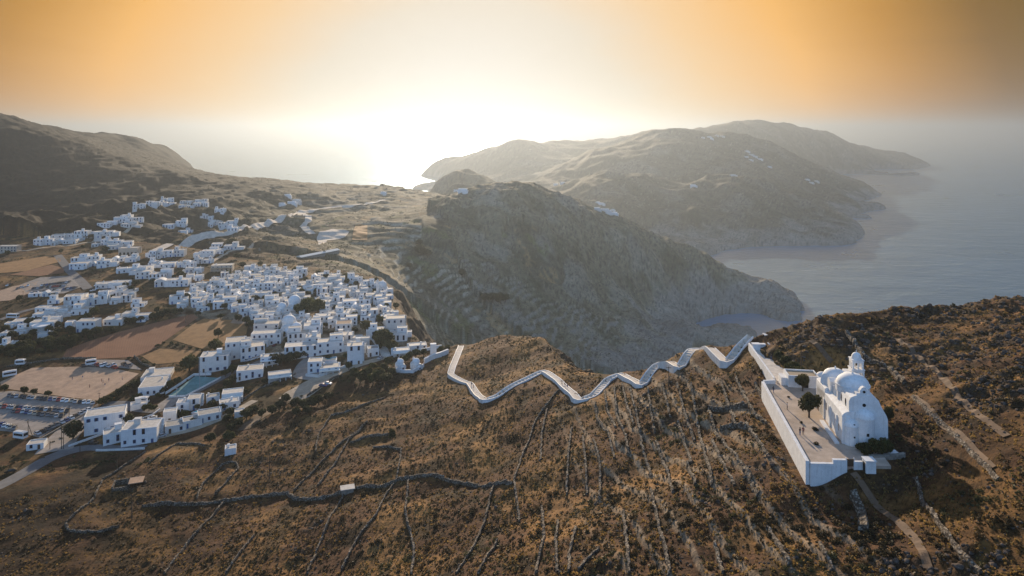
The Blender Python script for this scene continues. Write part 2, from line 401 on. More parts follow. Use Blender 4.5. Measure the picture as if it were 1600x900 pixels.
# ------------------------------------------------------------------ materials
MATS = {}
class NT:
    """small helper to wire a node material"""
    def __init__(self, name):
        m = bpy.data.materials.new(name); m.use_nodes = True
        self.m = m; self.t = m.node_tree; self.n = self.t.nodes; self.l = self.t.links
        self.b = self.n['Principled BSDF']; self.out = self.n['Material Output']
        self.b.inputs['Roughness'].default_value = 0.85
        self.b.inputs['Specular IOR Level'].default_value = 0.25
        MATS[name] = m
    def new(self, t, **kw):
        n = self.n.new(t)
        for k, v in kw.items():
            setattr(n, k, v)
        return n
    def link(self, a, b): self.l.new(a, b)
    def coord(self, kind='Object'):
        return self.new('ShaderNodeTexCoord').outputs[kind]
    def noise(self, vec, scale, detail=4, rough=0.55, dist=0.0):
        n = self.new('ShaderNodeTexNoise')
        n.inputs['Scale'].default_value = scale; n.inputs['Detail'].default_value = detail
        n.inputs['Roughness'].default_value = rough; n.inputs['Distortion'].default_value = dist
        if vec is not None: self.link(vec, n.inputs['Vector'])
        return n.outputs['Fac']
    def voro(self, vec, scale, feature='F1', out='Distance'):
        n = self.new('ShaderNodeTexVoronoi', feature=feature)
        n.inputs['Scale'].default_value = scale
        if vec is not None: self.link(vec, n.inputs['Vector'])
        return n.outputs[out]
    def ramp(self, fac, stops):
        n = self.new('ShaderNodeValToRGB')
        el = n.color_ramp.elements
        while len(el) < len(stops): el.new(0.5)
        for e, (p, c) in zip(el, stops):
            e.position = p; e.color = tuple(c) + (1,) if len(c) == 3 else c
        self.link(fac, n.inputs['Fac'])
        return n.outputs['Color']
    def mixc(self, a, b, fac, mode='MIX'):
        n = self.new('ShaderNodeMix', data_type='RGBA', blend_type=mode)
        for sock, v in ((n.inputs[0], fac), (n.inputs[6], a), (n.inputs[7], b)):
            if isinstance(v, (int, float)): sock.default_value = v
            elif isinstance(v, tuple): sock.default_value = v + (1,) if len(v) == 3 else v
            else: self.link(v, sock)
        return n.outputs[2]
    def math(self, op, a, b=0.0, c=None):
        n = self.new('ShaderNodeMath', operation=op)
        for sock, v in zip(n.inputs, (a, b, c)):
            if v is None: continue
            if isinstance(v, (int, float)): sock.default_value = v
            else: self.link(v, sock)
        return n.outputs[0]
    def bump(self, h, strength=0.5, dist=0.1):
        n = self.new('ShaderNodeBump')
        n.inputs['Strength'].default_value = strength; n.inputs['Distance'].default_value = dist
        self.link(h, n.inputs['Height']); self.link(n.outputs['Normal'], self.b.inputs['Normal'])
    def base(self, c):
        if isinstance(c, tuple): self.b.inputs['Base Color'].default_value = c + (1,)
        else: self.link(c, self.b.inputs['Base Color'])

def mottled(name, c, var=0.25, scale=1.0, rough=0.85, bump=0.0, dark=None, info=False):
    t = NT(name)
    v = t.coord()
    f = t.noise(v, scale, 5, 0.6)
    lo = tuple(max(0, a * (1 - var)) for a in (dark or c)); hi = tuple(a * (1 + var * 0.6) for a in c)
    colr = t.ramp(f, [(0.3, lo), (0.7, hi)])
    if info:
        oi = t.new('ShaderNodeObjectInfo').outputs['Random']
        colr = t.mixc(colr, t.ramp(oi, [(0, (0.62, 0.62, 0.62)), (1, (1.25, 1.2, 1.1))]), 1.0, 'MULTIPLY')
    t.base(colr); t.b.inputs['Roughness'].default_value = rough
    if bump: t.bump(t.noise(v, scale * 3, 4), 0.6, bump)
    return t.m

def ground_mat():
    t = NT('ground')
    at = t.new('ShaderNodeAttribute', attribute_name='alb').outputs['Color']
    v = t.coord()
    f1 = t.noise(v, 0.9, 6, 0.7); f2 = t.noise(v, 0.12, 5, 0.65); f3 = t.noise(v, 0.018, 4, 0.6)
    c = t.mixc(at, t.ramp(f1, [(0.28, (0.34, 0.30, 0.28)), (0.5, (0.95, 0.95, 0.95)), (0.72, (1.75, 1.65, 1.5))]), 0.85, 'MULTIPLY')
    c = t.mixc(c, t.ramp(f2, [(0.3, (0.55, 0.52, 0.5)), (0.7, (1.4, 1.38, 1.32))]), 0.8, 'MULTIPLY')
    c = t.mixc(c, t.ramp(f3, [(0.3, (0.72, 0.72, 0.74)), (0.7, (1.22, 1.2, 1.15))]), 0.8, 'MULTIPLY')
    t.base(c); t.b.inputs['Roughness'].default_value = 0.95; t.b.inputs['Specular IOR Level'].default_value = 0.1
    h = t.math('ADD', t.math('MULTIPLY', t.noise(v, 1.4, 5, 0.7), 0.5), t.math('MULTIPLY', t.noise(v, 0.2, 4, 0.6), 1.6))
    t.bump(h, 0.6, 0.6)
    return t.m
ground_mat()

def prop(o, label=None, cat=None, group=None, kind=None):
    if label: o['label'] = label
    if cat: o['category'] = cat
    if group: o['group'] = group
    if kind: o['kind'] = kind
    return o

def grid_mesh(name, faces_mask, label):
    """one sheet of ground from the quads of faces_mask"""
    idx = np.arange(Z.size).reshape(Z.shape)
    a = idx[:-1, :-1][faces_mask]; b = idx[:-1, 1:][faces_mask]; c = idx[1:, 1:][faces_mask]; d = idx[1:, :-1][faces_mask]
    q = np.stack([a, b, c, d], 1)
    used = np.unique(q); remap = np.full(Z.size, -1, np.int64); remap[used] = np.arange(len(used))
    q = remap[q].astype(np.int32)
    co = np.stack([XG.ravel()[used], YG.ravel()[used], Z.ravel()[used]], 1).astype(np.float32)
    me = bpy.data.meshes.new(name)
    me.vertices.add(len(co)); me.vertices.foreach_set('co', co.ravel())
    me.loops.add(q.size); me.loops.foreach_set('vertex_index', q.ravel())
    me.polygons.add(len(q)); me.polygons.foreach_set('loop_start', np.arange(0, q.size, 4, dtype=np.int32))
    me.update(calc_edges=True)
    at = me.attributes.new('alb', 'FLOAT_COLOR', 'POINT')
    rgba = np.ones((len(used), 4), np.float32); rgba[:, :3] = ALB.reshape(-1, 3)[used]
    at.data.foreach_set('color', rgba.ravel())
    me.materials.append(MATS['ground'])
    o = bpy.data.objects.new(name, me); COL.objects.link(o)
    prop(o, label, None, None, 'structure')
    return o

def build_ground():
    zm = np.maximum.reduce([Z[:-1, :-1], Z[1:, :-1], Z[:-1, 1:], Z[1:, 1:]])
    ok = zm > -4
    zn = ZONE[:-1, :-1]
    yq = YG[:-1, :-1]; xq = XG[:-1, :-1]
    near = (zn == 1) & ((FLAT[:-1, :-1] < 0.5))
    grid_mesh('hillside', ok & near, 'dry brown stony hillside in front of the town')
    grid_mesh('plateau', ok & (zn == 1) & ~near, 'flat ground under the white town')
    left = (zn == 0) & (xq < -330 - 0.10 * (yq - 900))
    grid_mesh('mountain', ok & left, 'dark bare mountain slope behind the left of the town')
    grid_mesh('terraced_valley', ok & (zn == 0) & ~left, 'terraced valley beyond the cliff edge')
    grid_mesh('headland', ok & (zn == 2), 'blunt rocky headland beside the bay')
    grid_mesh('hills', ok & (zn == 3), 'low hills between the headland and far peninsula')
    grid_mesh('peninsula_hills', ok & (zn == 4), 'round hazy hill of the far peninsula')
    grid_mesh('distant_hills', ok & (zn == 5), 'farthest hazy ridge of the peninsula')

def build_sea():
    t = NT('sea')
    v = t.coord()
    mp = t.new('ShaderNodeMapping'); mp.inputs['Scale'].default_value = (0.6, 1.0, 1.0); mp.inputs['Rotation'].default_value = (0, 0, 0.35)
    t.link(v, mp.inputs['Vector'])
    n1 = t.noise(mp.outputs[0], 0.06, 5, 0.6, 0.3); n2 = t.noise(mp.outputs[0], 0.012, 4, 0.6, 0.5); n3 = t.noise(mp.outputs[0], 0.0016, 3, 0.6, 0.6)
    n4 = t.noise(mp.outputs[0], 0.0045, 4, 0.65, 0.8)
    h = t.math('ADD', t.math('MULTIPLY', n1, 1.5), t.math('MULTIPLY', n2, 5.0))
    bp = t.new('ShaderNodeBump'); bp.inputs['Strength'].default_value = 1.0; bp.inputs['Distance'].default_value = 1.0; t.link(h, bp.inputs['Height'])
    df = t.new('ShaderNodeBsdfDiffuse'); t.link(t.ramp(n3, [(0.3, (0.060, 0.150, 0.245)), (0.7, (0.090, 0.190, 0.300))]), df.inputs['Color'])
    gl = t.new('ShaderNodeBsdfGlossy'); gl.inputs['Color'].default_value = (0.68, 0.86, 1.0, 1)
    t.link(t.math('MULTIPLY_ADD', n4, 0.22, 0.20), gl.inputs['Roughness'])
    fr = t.new('ShaderNodeFresnel'); fr.inputs['IOR'].default_value = 3.4
    for q in (df, gl, fr): t.link(bp.outputs[0], q.inputs['Normal'])
    mx = t.new('ShaderNodeMixShader'); t.link(fr.outputs[0], mx.inputs[0]); t.link(df.outputs[0], mx.inputs[1]); t.link(gl.outputs[0], mx.inputs[2]); t.link(mx.outputs[0], t.out.inputs['Surface'])
    t.n.remove(t.b)
    bm = bmesh.new()
    rr = [0, 400, 1500, 4000, 10000, 22000, 30000]
    prev = None
    for r in rr:
        if r == 0:
            ring = [bm.verts.new((0, 1500, 0))]
        else:
            ring = [bm.verts.new((r * math.cos(k * math.tau / 96), 1500 + r * math.sin(k * math.tau / 96), 0)) for k in range(96)]
        if prev is not None:
            for k in range(96):
                k2 = (k + 1) % 96
                if len(prev) == 1: bm.faces.new((prev[0], ring[k], ring[k2]))
                else: bm.faces.new((prev[k], ring[k], ring[k2], prev[k2]))
        prev = ring
    me = bpy.data.meshes.new('sea'); bm.to_mesh(me); bm.free(); me.materials.append(t.m)
    o = bpy.data.objects.new('sea', me); COL.objects.link(o); prop(o, 'calm blue grey sea', None, None, 'structure')

# ------------------------------------------------------------------ light, sky, air
SUN_EL = R(13.0); SUN_AZ = R(-3.6)          # azimuth measured from +Y towards +X
def build_light():
    sd = bpy.data.lights.new('sun', 'SUN'); sd.energy = 4.6; sd.angle = R(0.53); sd.color = (1.0, 0.82, 0.60)
    so = bpy.data.objects.new('sun', sd); COL.objects.link(so)
    dirv = Vector((math.sin(SUN_AZ) * math.cos(SUN_EL), math.cos(SUN_AZ) * math.cos(SUN_EL), math.sin(SUN_EL)))
    so.rotation_euler = dirv.to_track_quat('Z', 'Y').to_euler()
    w = bpy.data.worlds.new('World'); sc.world = w; w.use_nodes = True
    nt = w.node_tree; n = nt.nodes; l = nt.links
    bg = n['Background']
    sky = n.new('ShaderNodeTexSky'); sky.sky_type = 'NISHITA'; sky.sun_disc = False
    sky.sun_elevation = SUN_EL; sky.sun_rotation = SUN_AZ
    sky.altitude = 100; sky.air_density = 1.0; sky.dust_density = 1.6; sky.ozone_density = 1.0
    bg.inputs['Strength'].default_value = 0.13
    # tint ramp by angle: warm glow, vignette darkening, added blue fill behind the camera
    tc = n.new('ShaderNodeTexCoord')
    dt = n.new('ShaderNodeVectorMath'); dt.operation = 'DOT_PRODUCT'; dt.inputs[1].default_value = (math.sin(SUN_AZ) * math.cos(R(-4)), math.cos(SUN_AZ) * math.cos(R(-4)), math.sin(R(-4)))     # tint centre, set low so the upper corners darken
    l.new(tc.outputs['Generated'], dt.inputs[0])
    ac = n.new('ShaderNodeMath'); ac.operation = 'ARCCOSINE'; l.new(dt.outputs['Value'], ac.inputs[0])
    nz = n.new('ShaderNodeTexNoise'); nz.inputs['Scale'].default_value = 3.0; nz.inputs['Detail'].default_value = 5; nz.inputs['Roughness'].default_value = 0.55; nz.inputs['Distortion'].default_value = 0.6
    mp = n.new('ShaderNodeMapping'); mp.inputs['Scale'].default_value = (1.0, 1.0, 5.0); l.new(tc.outputs['Generated'], mp.inputs['Vector']); l.new(mp.outputs[0], nz.inputs['Vector'])
    ad = n.new('ShaderNodeMath'); ad.operation = 'MULTIPLY_ADD'; ad.inputs[1].default_value = SKY_WOB; l.new(nz.outputs['Fac'], ad.inputs[0]); l.new(ac.outputs[0], ad.inputs[2])
    dv = n.new('ShaderNodeMath'); dv.operation = 'MULTIPLY_ADD'; dv.inputs[1].default_value = 1 / math.pi; dv.inputs[2].default_value = -0.5 * SKY_WOB / math.pi; l.new(ad.outputs[0], dv.inputs[0])
    cr = n.new('ShaderNodeValToRGB'); el = cr.color_ramp.elements
    while len(el) < len(SKY_TINT): el.new(0.5)
    for e, (deg, c) in zip(el, SKY_TINT): e.position = deg / 180; e.color = (*c, 1)
    l.new(dv.outputs[0], cr.inputs['Fac'])
    # soft shoulder  c / (1 + c / K)
    k1 = n.new('ShaderNodeVectorMath'); k1.operation = 'MULTIPLY_ADD'; k1.inputs[1].default_value = (1 / SKY_K,) * 3; k1.inputs[2].default_value = (1, 1, 1); l.new(sky.outputs[0], k1.inputs[0])
    k2 = n.new('ShaderNodeVectorMath'); k2.operation = 'DIVIDE'; l.new(sky.outputs[0], k2.inputs[0]); l.new(k1.outputs[0], k2.inputs[1])
    k3 = n.new('ShaderNodeVectorMath'); k3.operation = 'MULTIPLY'; l.new(k2.outputs[0], k3.inputs[0]); l.new(cr.outputs['Color'], k3.inputs[1])
    k4 = n.new('ShaderNodeVectorMath'); k4.operation = 'SCALE'; k4.inputs['Scale'].default_value = 2.2; l.new(k3.outputs[0], k4.inputs[0])
    l.new(k4.outputs[0], bg.inputs['Color'])
    # air
    bpy.ops.mesh.primitive_cube_add(size=1)
    hz = bpy.context.object; hz.name = 'haze'; hz.data.name = 'haze'
    top = 530.0; bot = -62.0
    hz.dimensions = (61000, 61000, top - bot); hz.location = (0, 1500, (top + bot) / 2)
    m = bpy.data.materials.new('haze'); m.use_nodes = True
    t = m.node_tree; t.nodes.remove(t.nodes['Principled BSDF'])
    pv = t.nodes.new('ShaderNodeVolumePrincipled')
    pv.inputs['Color'].default_value = (0.25, 0.285, 0.33, 1); pv.inputs['Density'].default_value = HAZE; pv.inputs['Anisotropy'].default_value = 0.62
    t.links.new(pv.outputs[0], t.nodes['Material Output'].inputs['Volume'])
    hz.data.materials.append(m)
    prop(hz, None, None, None, 'stuff')
HAZE = 1.5e-4
SKY_K = 2.2; SKY_WOB = 0.05
SKY_TINT = [(0, (0.62, 0.64, 0.66)), (8, (0.61, 0.59, 0.57)), (15, (0.62, 0.55, 0.46)), (21, (0.80, 0.52, 0.25)), (28, (0.92, 0.47, 0.095)), (34, (0.60, 0.27, 0.012)), (40, (0.26, 0.12, 0.0)), (46, (0.18, 0.10, 0.0)), (55, (0.28, 0.22, 0.12)), (68, (0.50, 0.58, 0.70)), (90, (0.64, 0.90, 1.30)), (180, (0.76, 1.10, 1.72))]

sc.view_settings.view_transform = 'Standard'; sc.view_settings.look = 'None'
sc.view_settings.gamma = 1.0; sc.view_settings.exposure = 0.95
sc.cycles.use_denoising = True
sc.cycles.max_bounces = 6; sc.cycles.diffuse_bounces = 3; sc.cycles.glossy_bounces = 3; sc.cycles.volume_bounces = 1
sc.cycles.sample_clamp_indirect = 8.0
build_ground(); build_sea(); build_light()
print('built', time.time() - T0)
# ------------------------------------------------------------------ mesh helpers
class MB:
    def __init__(self):
        self.v = []; self.f = []; self.m = []; self.mi = 0
    def quadstrip(self, ringA, ringB, closed=True):
        n = len(ringA)
        for i in range(n if closed else n - 1):
            j = (i + 1) % n
            self.f.append((ringA[i], ringA[j], ringB[j], ringB[i])); self.m.append(self.mi)
    def add(self, pts):
        k = len(self.v); self.v.extend(tuple(p) for p in pts); return list(range(k, k + len(pts)))
    def face(self, idx):
        self.f.append(tuple(idx)); self.m.append(self.mi)
    def box(self, x0, x1, y0, y1, z0, z1, M=None, taper=0.0):
        t = taper
        pts = [(x0, y0, z0), (x1, y0, z0), (x1, y1, z0), (x0, y1, z0), (x0 + t, y0 + t, z1), (x1 - t, y0 + t, z1), (x1 - t, y1 - t, z1), (x0 + t, y1 - t, z1)]
        if M is not None: pts = [tuple(M @ Vector(p)) for p in pts]
        k = self.add(pts)
        for q in ((3, 2, 1, 0), (4, 5, 6, 7), (0, 1, 5, 4), (1, 2, 6, 5), (2, 3, 7, 6), (3, 0, 4, 7)):
            self.face([k[i] for i in q])
    def parapet(self, x0, x1, y0, y1, z0, z1, w=0.3, h=0.5, M=None):
        """walls of a flat-roofed block: closed outside, sunk roof well on top"""
        T = (lambda p: tuple(M @ Vector(p))) if M is not None else (lambda p: p)
        def ring(a, z): return self.add([T((x0 + a, y0 + a, z)), T((x1 - a, y0 + a, z)), T((x1 - a, y1 - a, z)), T((x0 + a, y1 - a, z))])
        b = ring(0, z0); t = ring(0, z1); ti = ring(w, z1); bi = ring(w, z1 - h)
        self.quadstrip(b, t); self.quadstrip(t, ti); self.quadstrip(ti, bi); self.face(bi); self.face(b[::-1])
    def cyl(self, c, r, z0, z1, n=16, r2=None, a0=0.0, a1=math.tau, cap=True):
        r2 = r if r2 is None else r2
        full = abs(a1 - a0 - math.tau) < 1e-6
        k = n if full else n + 1
        A = self.add([(c[0] + r * math.cos(a0 + (a1 - a0) * i / n), c[1] + r * math.sin(a0 + (a1 - a0) * i / n), z0) for i in range(k)])
        B = self.add([(c[0] + r2 * math.cos(a0 + (a1 - a0) * i / n), c[1] + r2 * math.sin(a0 + (a1 - a0) * i / n), z1) for i in range(k)])
        self.quadstrip(A, B, full)
        if cap: self.face(B); self.face(A[::-1])
    def dome(self, c, r, z0, hgt, n=20, k=6, sq=1.0):
        prev = None
        for j in range(k + 1):
            a = math.pi / 2 * j / k
            rr = r * math.cos(a) ** sq; z = z0 + hgt * math.sin(a)
            if j == k:
                t = self.add([(c[0], c[1], z0 + hgt)])[0]
                for i in range(n): self.face((prev[i], prev[(i + 1) % n], t))
            else:
                ring = self.add([(c[0] + rr * math.cos(math.tau * i / n), c[1] + rr * math.sin(math.tau * i / n), z) for i in range(n)])
                if prev: self.quadstrip(prev, ring)
                prev = ring
    def prism_y(self, prof, y0, y1):
        """profile in x, z swept along y"""
        A = self.add([(p[0], y0, p[1]) for p in prof]); B = self.add([(p[0], y1, p[1]) for p in prof])
        self.quadstrip(A, B); self.face(A[::-1]); self.face(B)
    def prism_x(self, prof, x0, x1):
        A = self.add([(x0, p[0], p[1]) for p in prof]); B = self.add([(x1, p[0], p[1]) for p in prof])
        self.quadstrip(A, B); self.face(A[::-1]); self.face(B)
    def prism_z(self, poly, z0, z1):
        A = self.add([(p[0], p[1], z0) for p in poly]); B = self.add([(p[0], p[1], z1) for p in poly])
        self.quadstrip(A, B); self.face(A[::-1]); self.face(B)
    def tube(self, pts, rad, n=6):
        prev = None
        pts = [Vector(p) for p in pts]
        for i, p in enumerate(pts):
            d = (pts[min(i + 1, len(pts) - 1)] - pts[max(i - 1, 0)]).normalized()
            u = d.orthogonal().normalized(); w = d.cross(u)
            r = rad[i] if isinstance(rad, (list, tuple)) else rad
            ring = self.add([tuple(p + (u * math.cos(math.tau * j / n) + w * math.sin(math.tau * j / n)) * r) for j in range(n)])
            if prev: self.quadstrip(prev, ring)
            else: self.face(ring[::-1])
            prev = ring
        self.face(prev)
    def mesh(self, name, mats, smooth=False):
        me = bpy.data.meshes.new(name)
        me.from_pydata(self.v, [], self.f)
        for m in (mats if isinstance(mats, (list, tuple)) else [mats]): me.materials.append(MATS[m])
        if len(me.materials) > 1: me.polygons.foreach_set('material_index', self.m)
        bm = bmesh.new(); bm.from_mesh(me); bmesh.ops.recalc_face_normals(bm, faces=bm.faces); bm.to_mesh(me); bm.free()
        if smooth:
            me.polygons.foreach_set('use_smooth', [True] * len(me.polygons))
            try: me.set_sharp_from_angle(angle=R(38))
            except Exception: pass
        return me
    def obj(self, name, mats, parent=None, smooth=False, loc=None, rz=0.0):
        return link(name, self.mesh(name, mats, smooth), parent, loc, rz)

def link(name, me, parent=None, loc=None, rz=0.0, scale=None):
    o = bpy.data.objects.new(name, me); COL.objects.link(o)
    if parent is not None: o.parent = parent
    if loc is not None: o.location = loc
    if rz: o.rotation_euler = (0, 0, rz)
    if scale is not None: o.scale = scale
    return o

def empty(name, loc, rz=0.0):
    o = bpy.data.objects.new(name, None); COL.objects.link(o)
    o.location = loc; o.rotation_euler = (0, 0, rz); o.empty_display_size = 0.5
    return o

def copy_tree(o, loc=None, rz=None, scale=None):
    c = o.copy(); COL.objects.link(c)
    if loc is not None: c.location = loc
    if rz is not None: c.rotation_euler = (0, 0, rz)
    if scale is not None: c.scale = scale if hasattr(scale, '__len__') else (scale,) * 3
    for ch in KIDS.get(o.name, list(o.children)):
        d = ch.copy(); COL.objects.link(d); d.parent = c
    return c
KIDS = {}

# ------------------------------------------------------------------ materials of the built things
def plaster(name, c, var=0.10, info=True):
    t = NT(name); v = t.coord()
    f = t.noise(v, 0.55, 6, 0.65); g = t.noise(v, 3.5, 4, 0.6)
    mp = t.new('ShaderNodeMapping'); mp.inputs['Scale'].default_value = (2.2, 2.2, 0.18); t.link(v, mp.inputs['Vector'])
    st = t.noise(mp.outputs[0], 1.0, 4, 0.6)
    k = t.ramp(f, [(0.3, tuple(a * (1 - var * 1.6) for a in c)), (0.62, c)])
    k = t.mixc(k, (0.42, 0.37, 0.30), t.math('MULTIPLY', t.ramp(st, [(0.54, (0, 0, 0)), (0.78, (1, 1, 1))]), 0.5))
    k = t.mixc(k, t.ramp(g, [(0.3, (0.90, 0.90, 0.90)), (0.7, (1.04, 1.04, 1.04))]), 1.0, 'MULTIPLY')
    if info:
        oi = t.new('ShaderNodeObjectInfo').outputs['Random']
        k = t.mixc(k, t.ramp(oi, [(0, (0.84, 0.80, 0.75)), (0.5, (0.98, 0.97, 0.95)), (1, (1.0, 1.0, 1.0))]), 1.0, 'MULTIPLY')
    t.base(k); t.b.inputs['Roughness'].default_value = 0.8
    t.bump(t.noise(v, 4.0, 4), 0.35, 0.05)
plaster('plaster', (0.80, 0.79, 0.77))
plaster('church_plaster', (0.80, 0.78, 0.75), 0.12, False)
plaster('beige_plaster', (0.58, 0.47, 0.36))
plaster('flat_roof', (0.60, 0.54, 0.47), 0.22)
plaster('sand_roof', (0.42, 0.32, 0.22), 0.25)
plaster('grey_roof', (0.36, 0.34, 0.31), 0.25)
mottled('blue_paint', (0.030, 0.110, 0.300), 0.25, 2.0, 0.5, info=True)
mottled('door_wood', (0.10, 0.055, 0.03), 0.3, 3.0, 0.6)
mottled('stone', (0.27, 0.235, 0.19), 0.5, 1.2, 0.95, 0.15)
mottled('bark', (0.085, 0.060, 0.042), 0.4, 4.0, 0.95)
mottled('paving', (0.44, 0.34, 0.26), 0.28, 0.35, 0.9, 0.02)
mottled('path_paving', (0.62, 0.54, 0.45), 0.25, 0.6, 0.9, 0.02)
mottled('pole_wood', (0.07, 0.052, 0.038), 0.3, 3.0, 0.9)
mottled('metal_grey', (0.30, 0.31, 0.32), 0.15, 3.0, 0.45)
mottled('tile', (0.21, 0.125, 0.09), 0.35, 2.0, 0.85)
mottled('canvas', (0.72, 0.68, 0.60), 0.12, 1.0, 0.8)
mottled('maroon', (0.17, 0.02, 0.05), 0.4, 2.0, 0.8)
t = NT('glass'); t.base((0.012, 0.014, 0.018)); t.b.inputs['Roughness'].default_value = 0.12; t.b.inputs['Specular IOR Level'].default_value = 0.5
t = NT('dark_opening'); t.base((0.012, 0.011, 0.010))
t = NT('pool_water'); t.base((0.06, 0.30, 0.36)); t.b.inputs['Roughness'].default_value = 0.08; t.b.inputs['Specular IOR Level'].default_value = 0.5

def dry_stone():
    t = NT('dry_stone'); v = t.coord()
    d = t.voro(v, 2.3); cc = t.voro(v, 2.3, 'F1', 'Color')
    sep = t.new('ShaderNodeSeparateColor'); t.link(cc, sep.inputs[0])
    k = t.ramp(sep.outputs[0], [(0.0, (0.11, 0.088, 0.068)), (0.5, (0.20, 0.165, 0.13)), (1.0, (0.33, 0.285, 0.225))])
    k = t.mixc(k, t.ramp(d, [(0.30, (1, 1, 1)), (0.62, (0.30, 0.28, 0.26))]), 1.0, 'MULTIPLY')
    t.base(k); t.b.inputs['Roughness'].default_value = 0.95; t.b.inputs['Specular IOR Level'].default_value = 0.1
    t.bump(t.math('SUBTRACT', 1.0, d), 0.8, 0.12)
dry_stone()

def leaves(name, c, c2):
    t = NT(name); v = t.coord()
    f = t.noise(v, 0.9, 3, 0.6); oi = t.new('ShaderNodeObjectInfo').outputs['Random']
    k = t.ramp(f, [(0.32, c), (0.68, c2)])
    k = t.mixc(k, t.ramp(oi, [(0, (0.65, 0.68, 0.6)), (1, (1.3, 1.2, 1.0))]), 1.0, 'MULTIPLY')
    t.base(k); t.b.inputs['Roughness'].default_value = 0.7; t.b.inputs['Specular IOR Level'].default_value = 0.2
    tr = t.new('ShaderNodeBsdfTranslucent'); t.link(k, tr.inputs['Color'])
    ms = t.new('ShaderNodeMixShader'); ms.inputs[0].default_value = 0.55 if name == 'dry_grass' else 0.32
    t.link(t.b.outputs[0], ms.inputs[1]); t.link(tr.outputs[0], ms.inputs[2]); t.link(ms.outputs[0], t.out.inputs['Surface'])
leaves('leaf_green', (0.030, 0.038, 0.014), (0.082, 0.085, 0.026))
leaves('leaf_olive', (0.045, 0.048, 0.022), (0.12, 0.105, 0.045))
leaves('leaf_dark', (0.022, 0.029, 0.013), (0.060, 0.064, 0.024))
leaves('scrub_brown', (0.045, 0.030, 0.016), (0.115, 0.075, 0.035))
leaves('scrub_dark', (0.020, 0.017, 0.010), (0.058, 0.046, 0.022))
leaves('dry_grass', (0.20, 0.125, 0.045), (0.34, 0.225, 0.09))

LABELLED = []      # things whose labels are written at the end from where they stand

# ------------------------------------------------------------------ shared small parts: windows, doors
def window_mesh(kind):
    m = MB()
    w, h = {'plain': (0.9, 1.3), 'small': (0.6, 0.7), 'tall': (1.0, 2.1)}[kind]
    m.mi = 0; m.box(-w / 2 - 0.12, w / 2 + 0.12, -0.06, 0.04, -0.12, h + 0.12)
    m.mi = 1; m.box(-w / 2, w / 2, -0.085, 0.02, 0, h)
    return m.mesh('window', ['blue_paint', 'glass'])
WIN = {k: window_mesh(k) for k in ('plain', 'small', 'tall')}
def frame_mesh():
    m = MB()
    for x0, x1, z0, z1 in ((-0.57, -0.45, -0.12, 1.42), (0.45, 0.57, -0.12, 1.42), (-0.45, 0.45, -0.12, 0), (-0.45, 0.45, 1.3, 1.42), (-0.04, 0.04, 0, 1.3)):
        m.box(x0, x1, -0.09, 0.03, z0, z1)
    return m.mesh('frame', 'blue_paint')
WFRAME = frame_mesh()
m = MB(); m.box(-0.45, 0.45, -0.05, 0.02, 0, 1.3); WPANE = m.mesh('window', 'glass')
m = MB(); m.box(-0.1, 0.1, -0.07, 0.02, -0.05, 1.35); WSHUT = m.mesh('shutter', 'blue_paint')
m = MB(); m.box(-0.5, 0.5, -0.06, 0.03, 0, 2.1); DOORM = m.mesh('door', 'blue_paint')
m = MB(); m.box(-0.5, 0.5, -0.06, 0.03, 0, 2.1); DOORW = m.mesh('door', 'door_wood')
m = MB(); m.box(-0.35, 0.35, -0.35, 0.35, -0.2, 1.1); m.box(-0.45, 0.45, -0.45, 0.45, 1.1, 1.22); CHIM = m.mesh('chimney', 'plaster')
m = MB(); m.box(-1.3, 1.3, -1.1, 1.1, -0.1, 2.2); m.box(-1.42, 1.42, -1.22, 1.22, 2.2, 2.34); HUT = m.mesh('roof_hut', 'plaster')

def wall_place(par, me, name, side, u, z, W, D, off=0.0):
    """put a window or door on a wall of a W x D block standing on its front edge (y 0 is the front)"""
    if side == 'f': loc, rz = (u, -off, z), 0
    elif side == 'r': loc, rz = (W / 2 + off, u, z), math.pi / 2
    elif side == 'l': loc, rz = (-W / 2 - off, u, z), -math.pi / 2
    return link(name, me, par, loc, rz)

# ------------------------------------------------------------------ the church and its courtyard
TH = -math.atan2(2.6, 17.7)
CH = Vector((70.7, 146.0, FZ))
def ch_world(x, y, z=0.0):
    return Vector((CH.x + x * math.cos(TH) - y * math.sin(TH), CH.y + x * math.sin(TH) + y * math.cos(TH), CH.z + z))

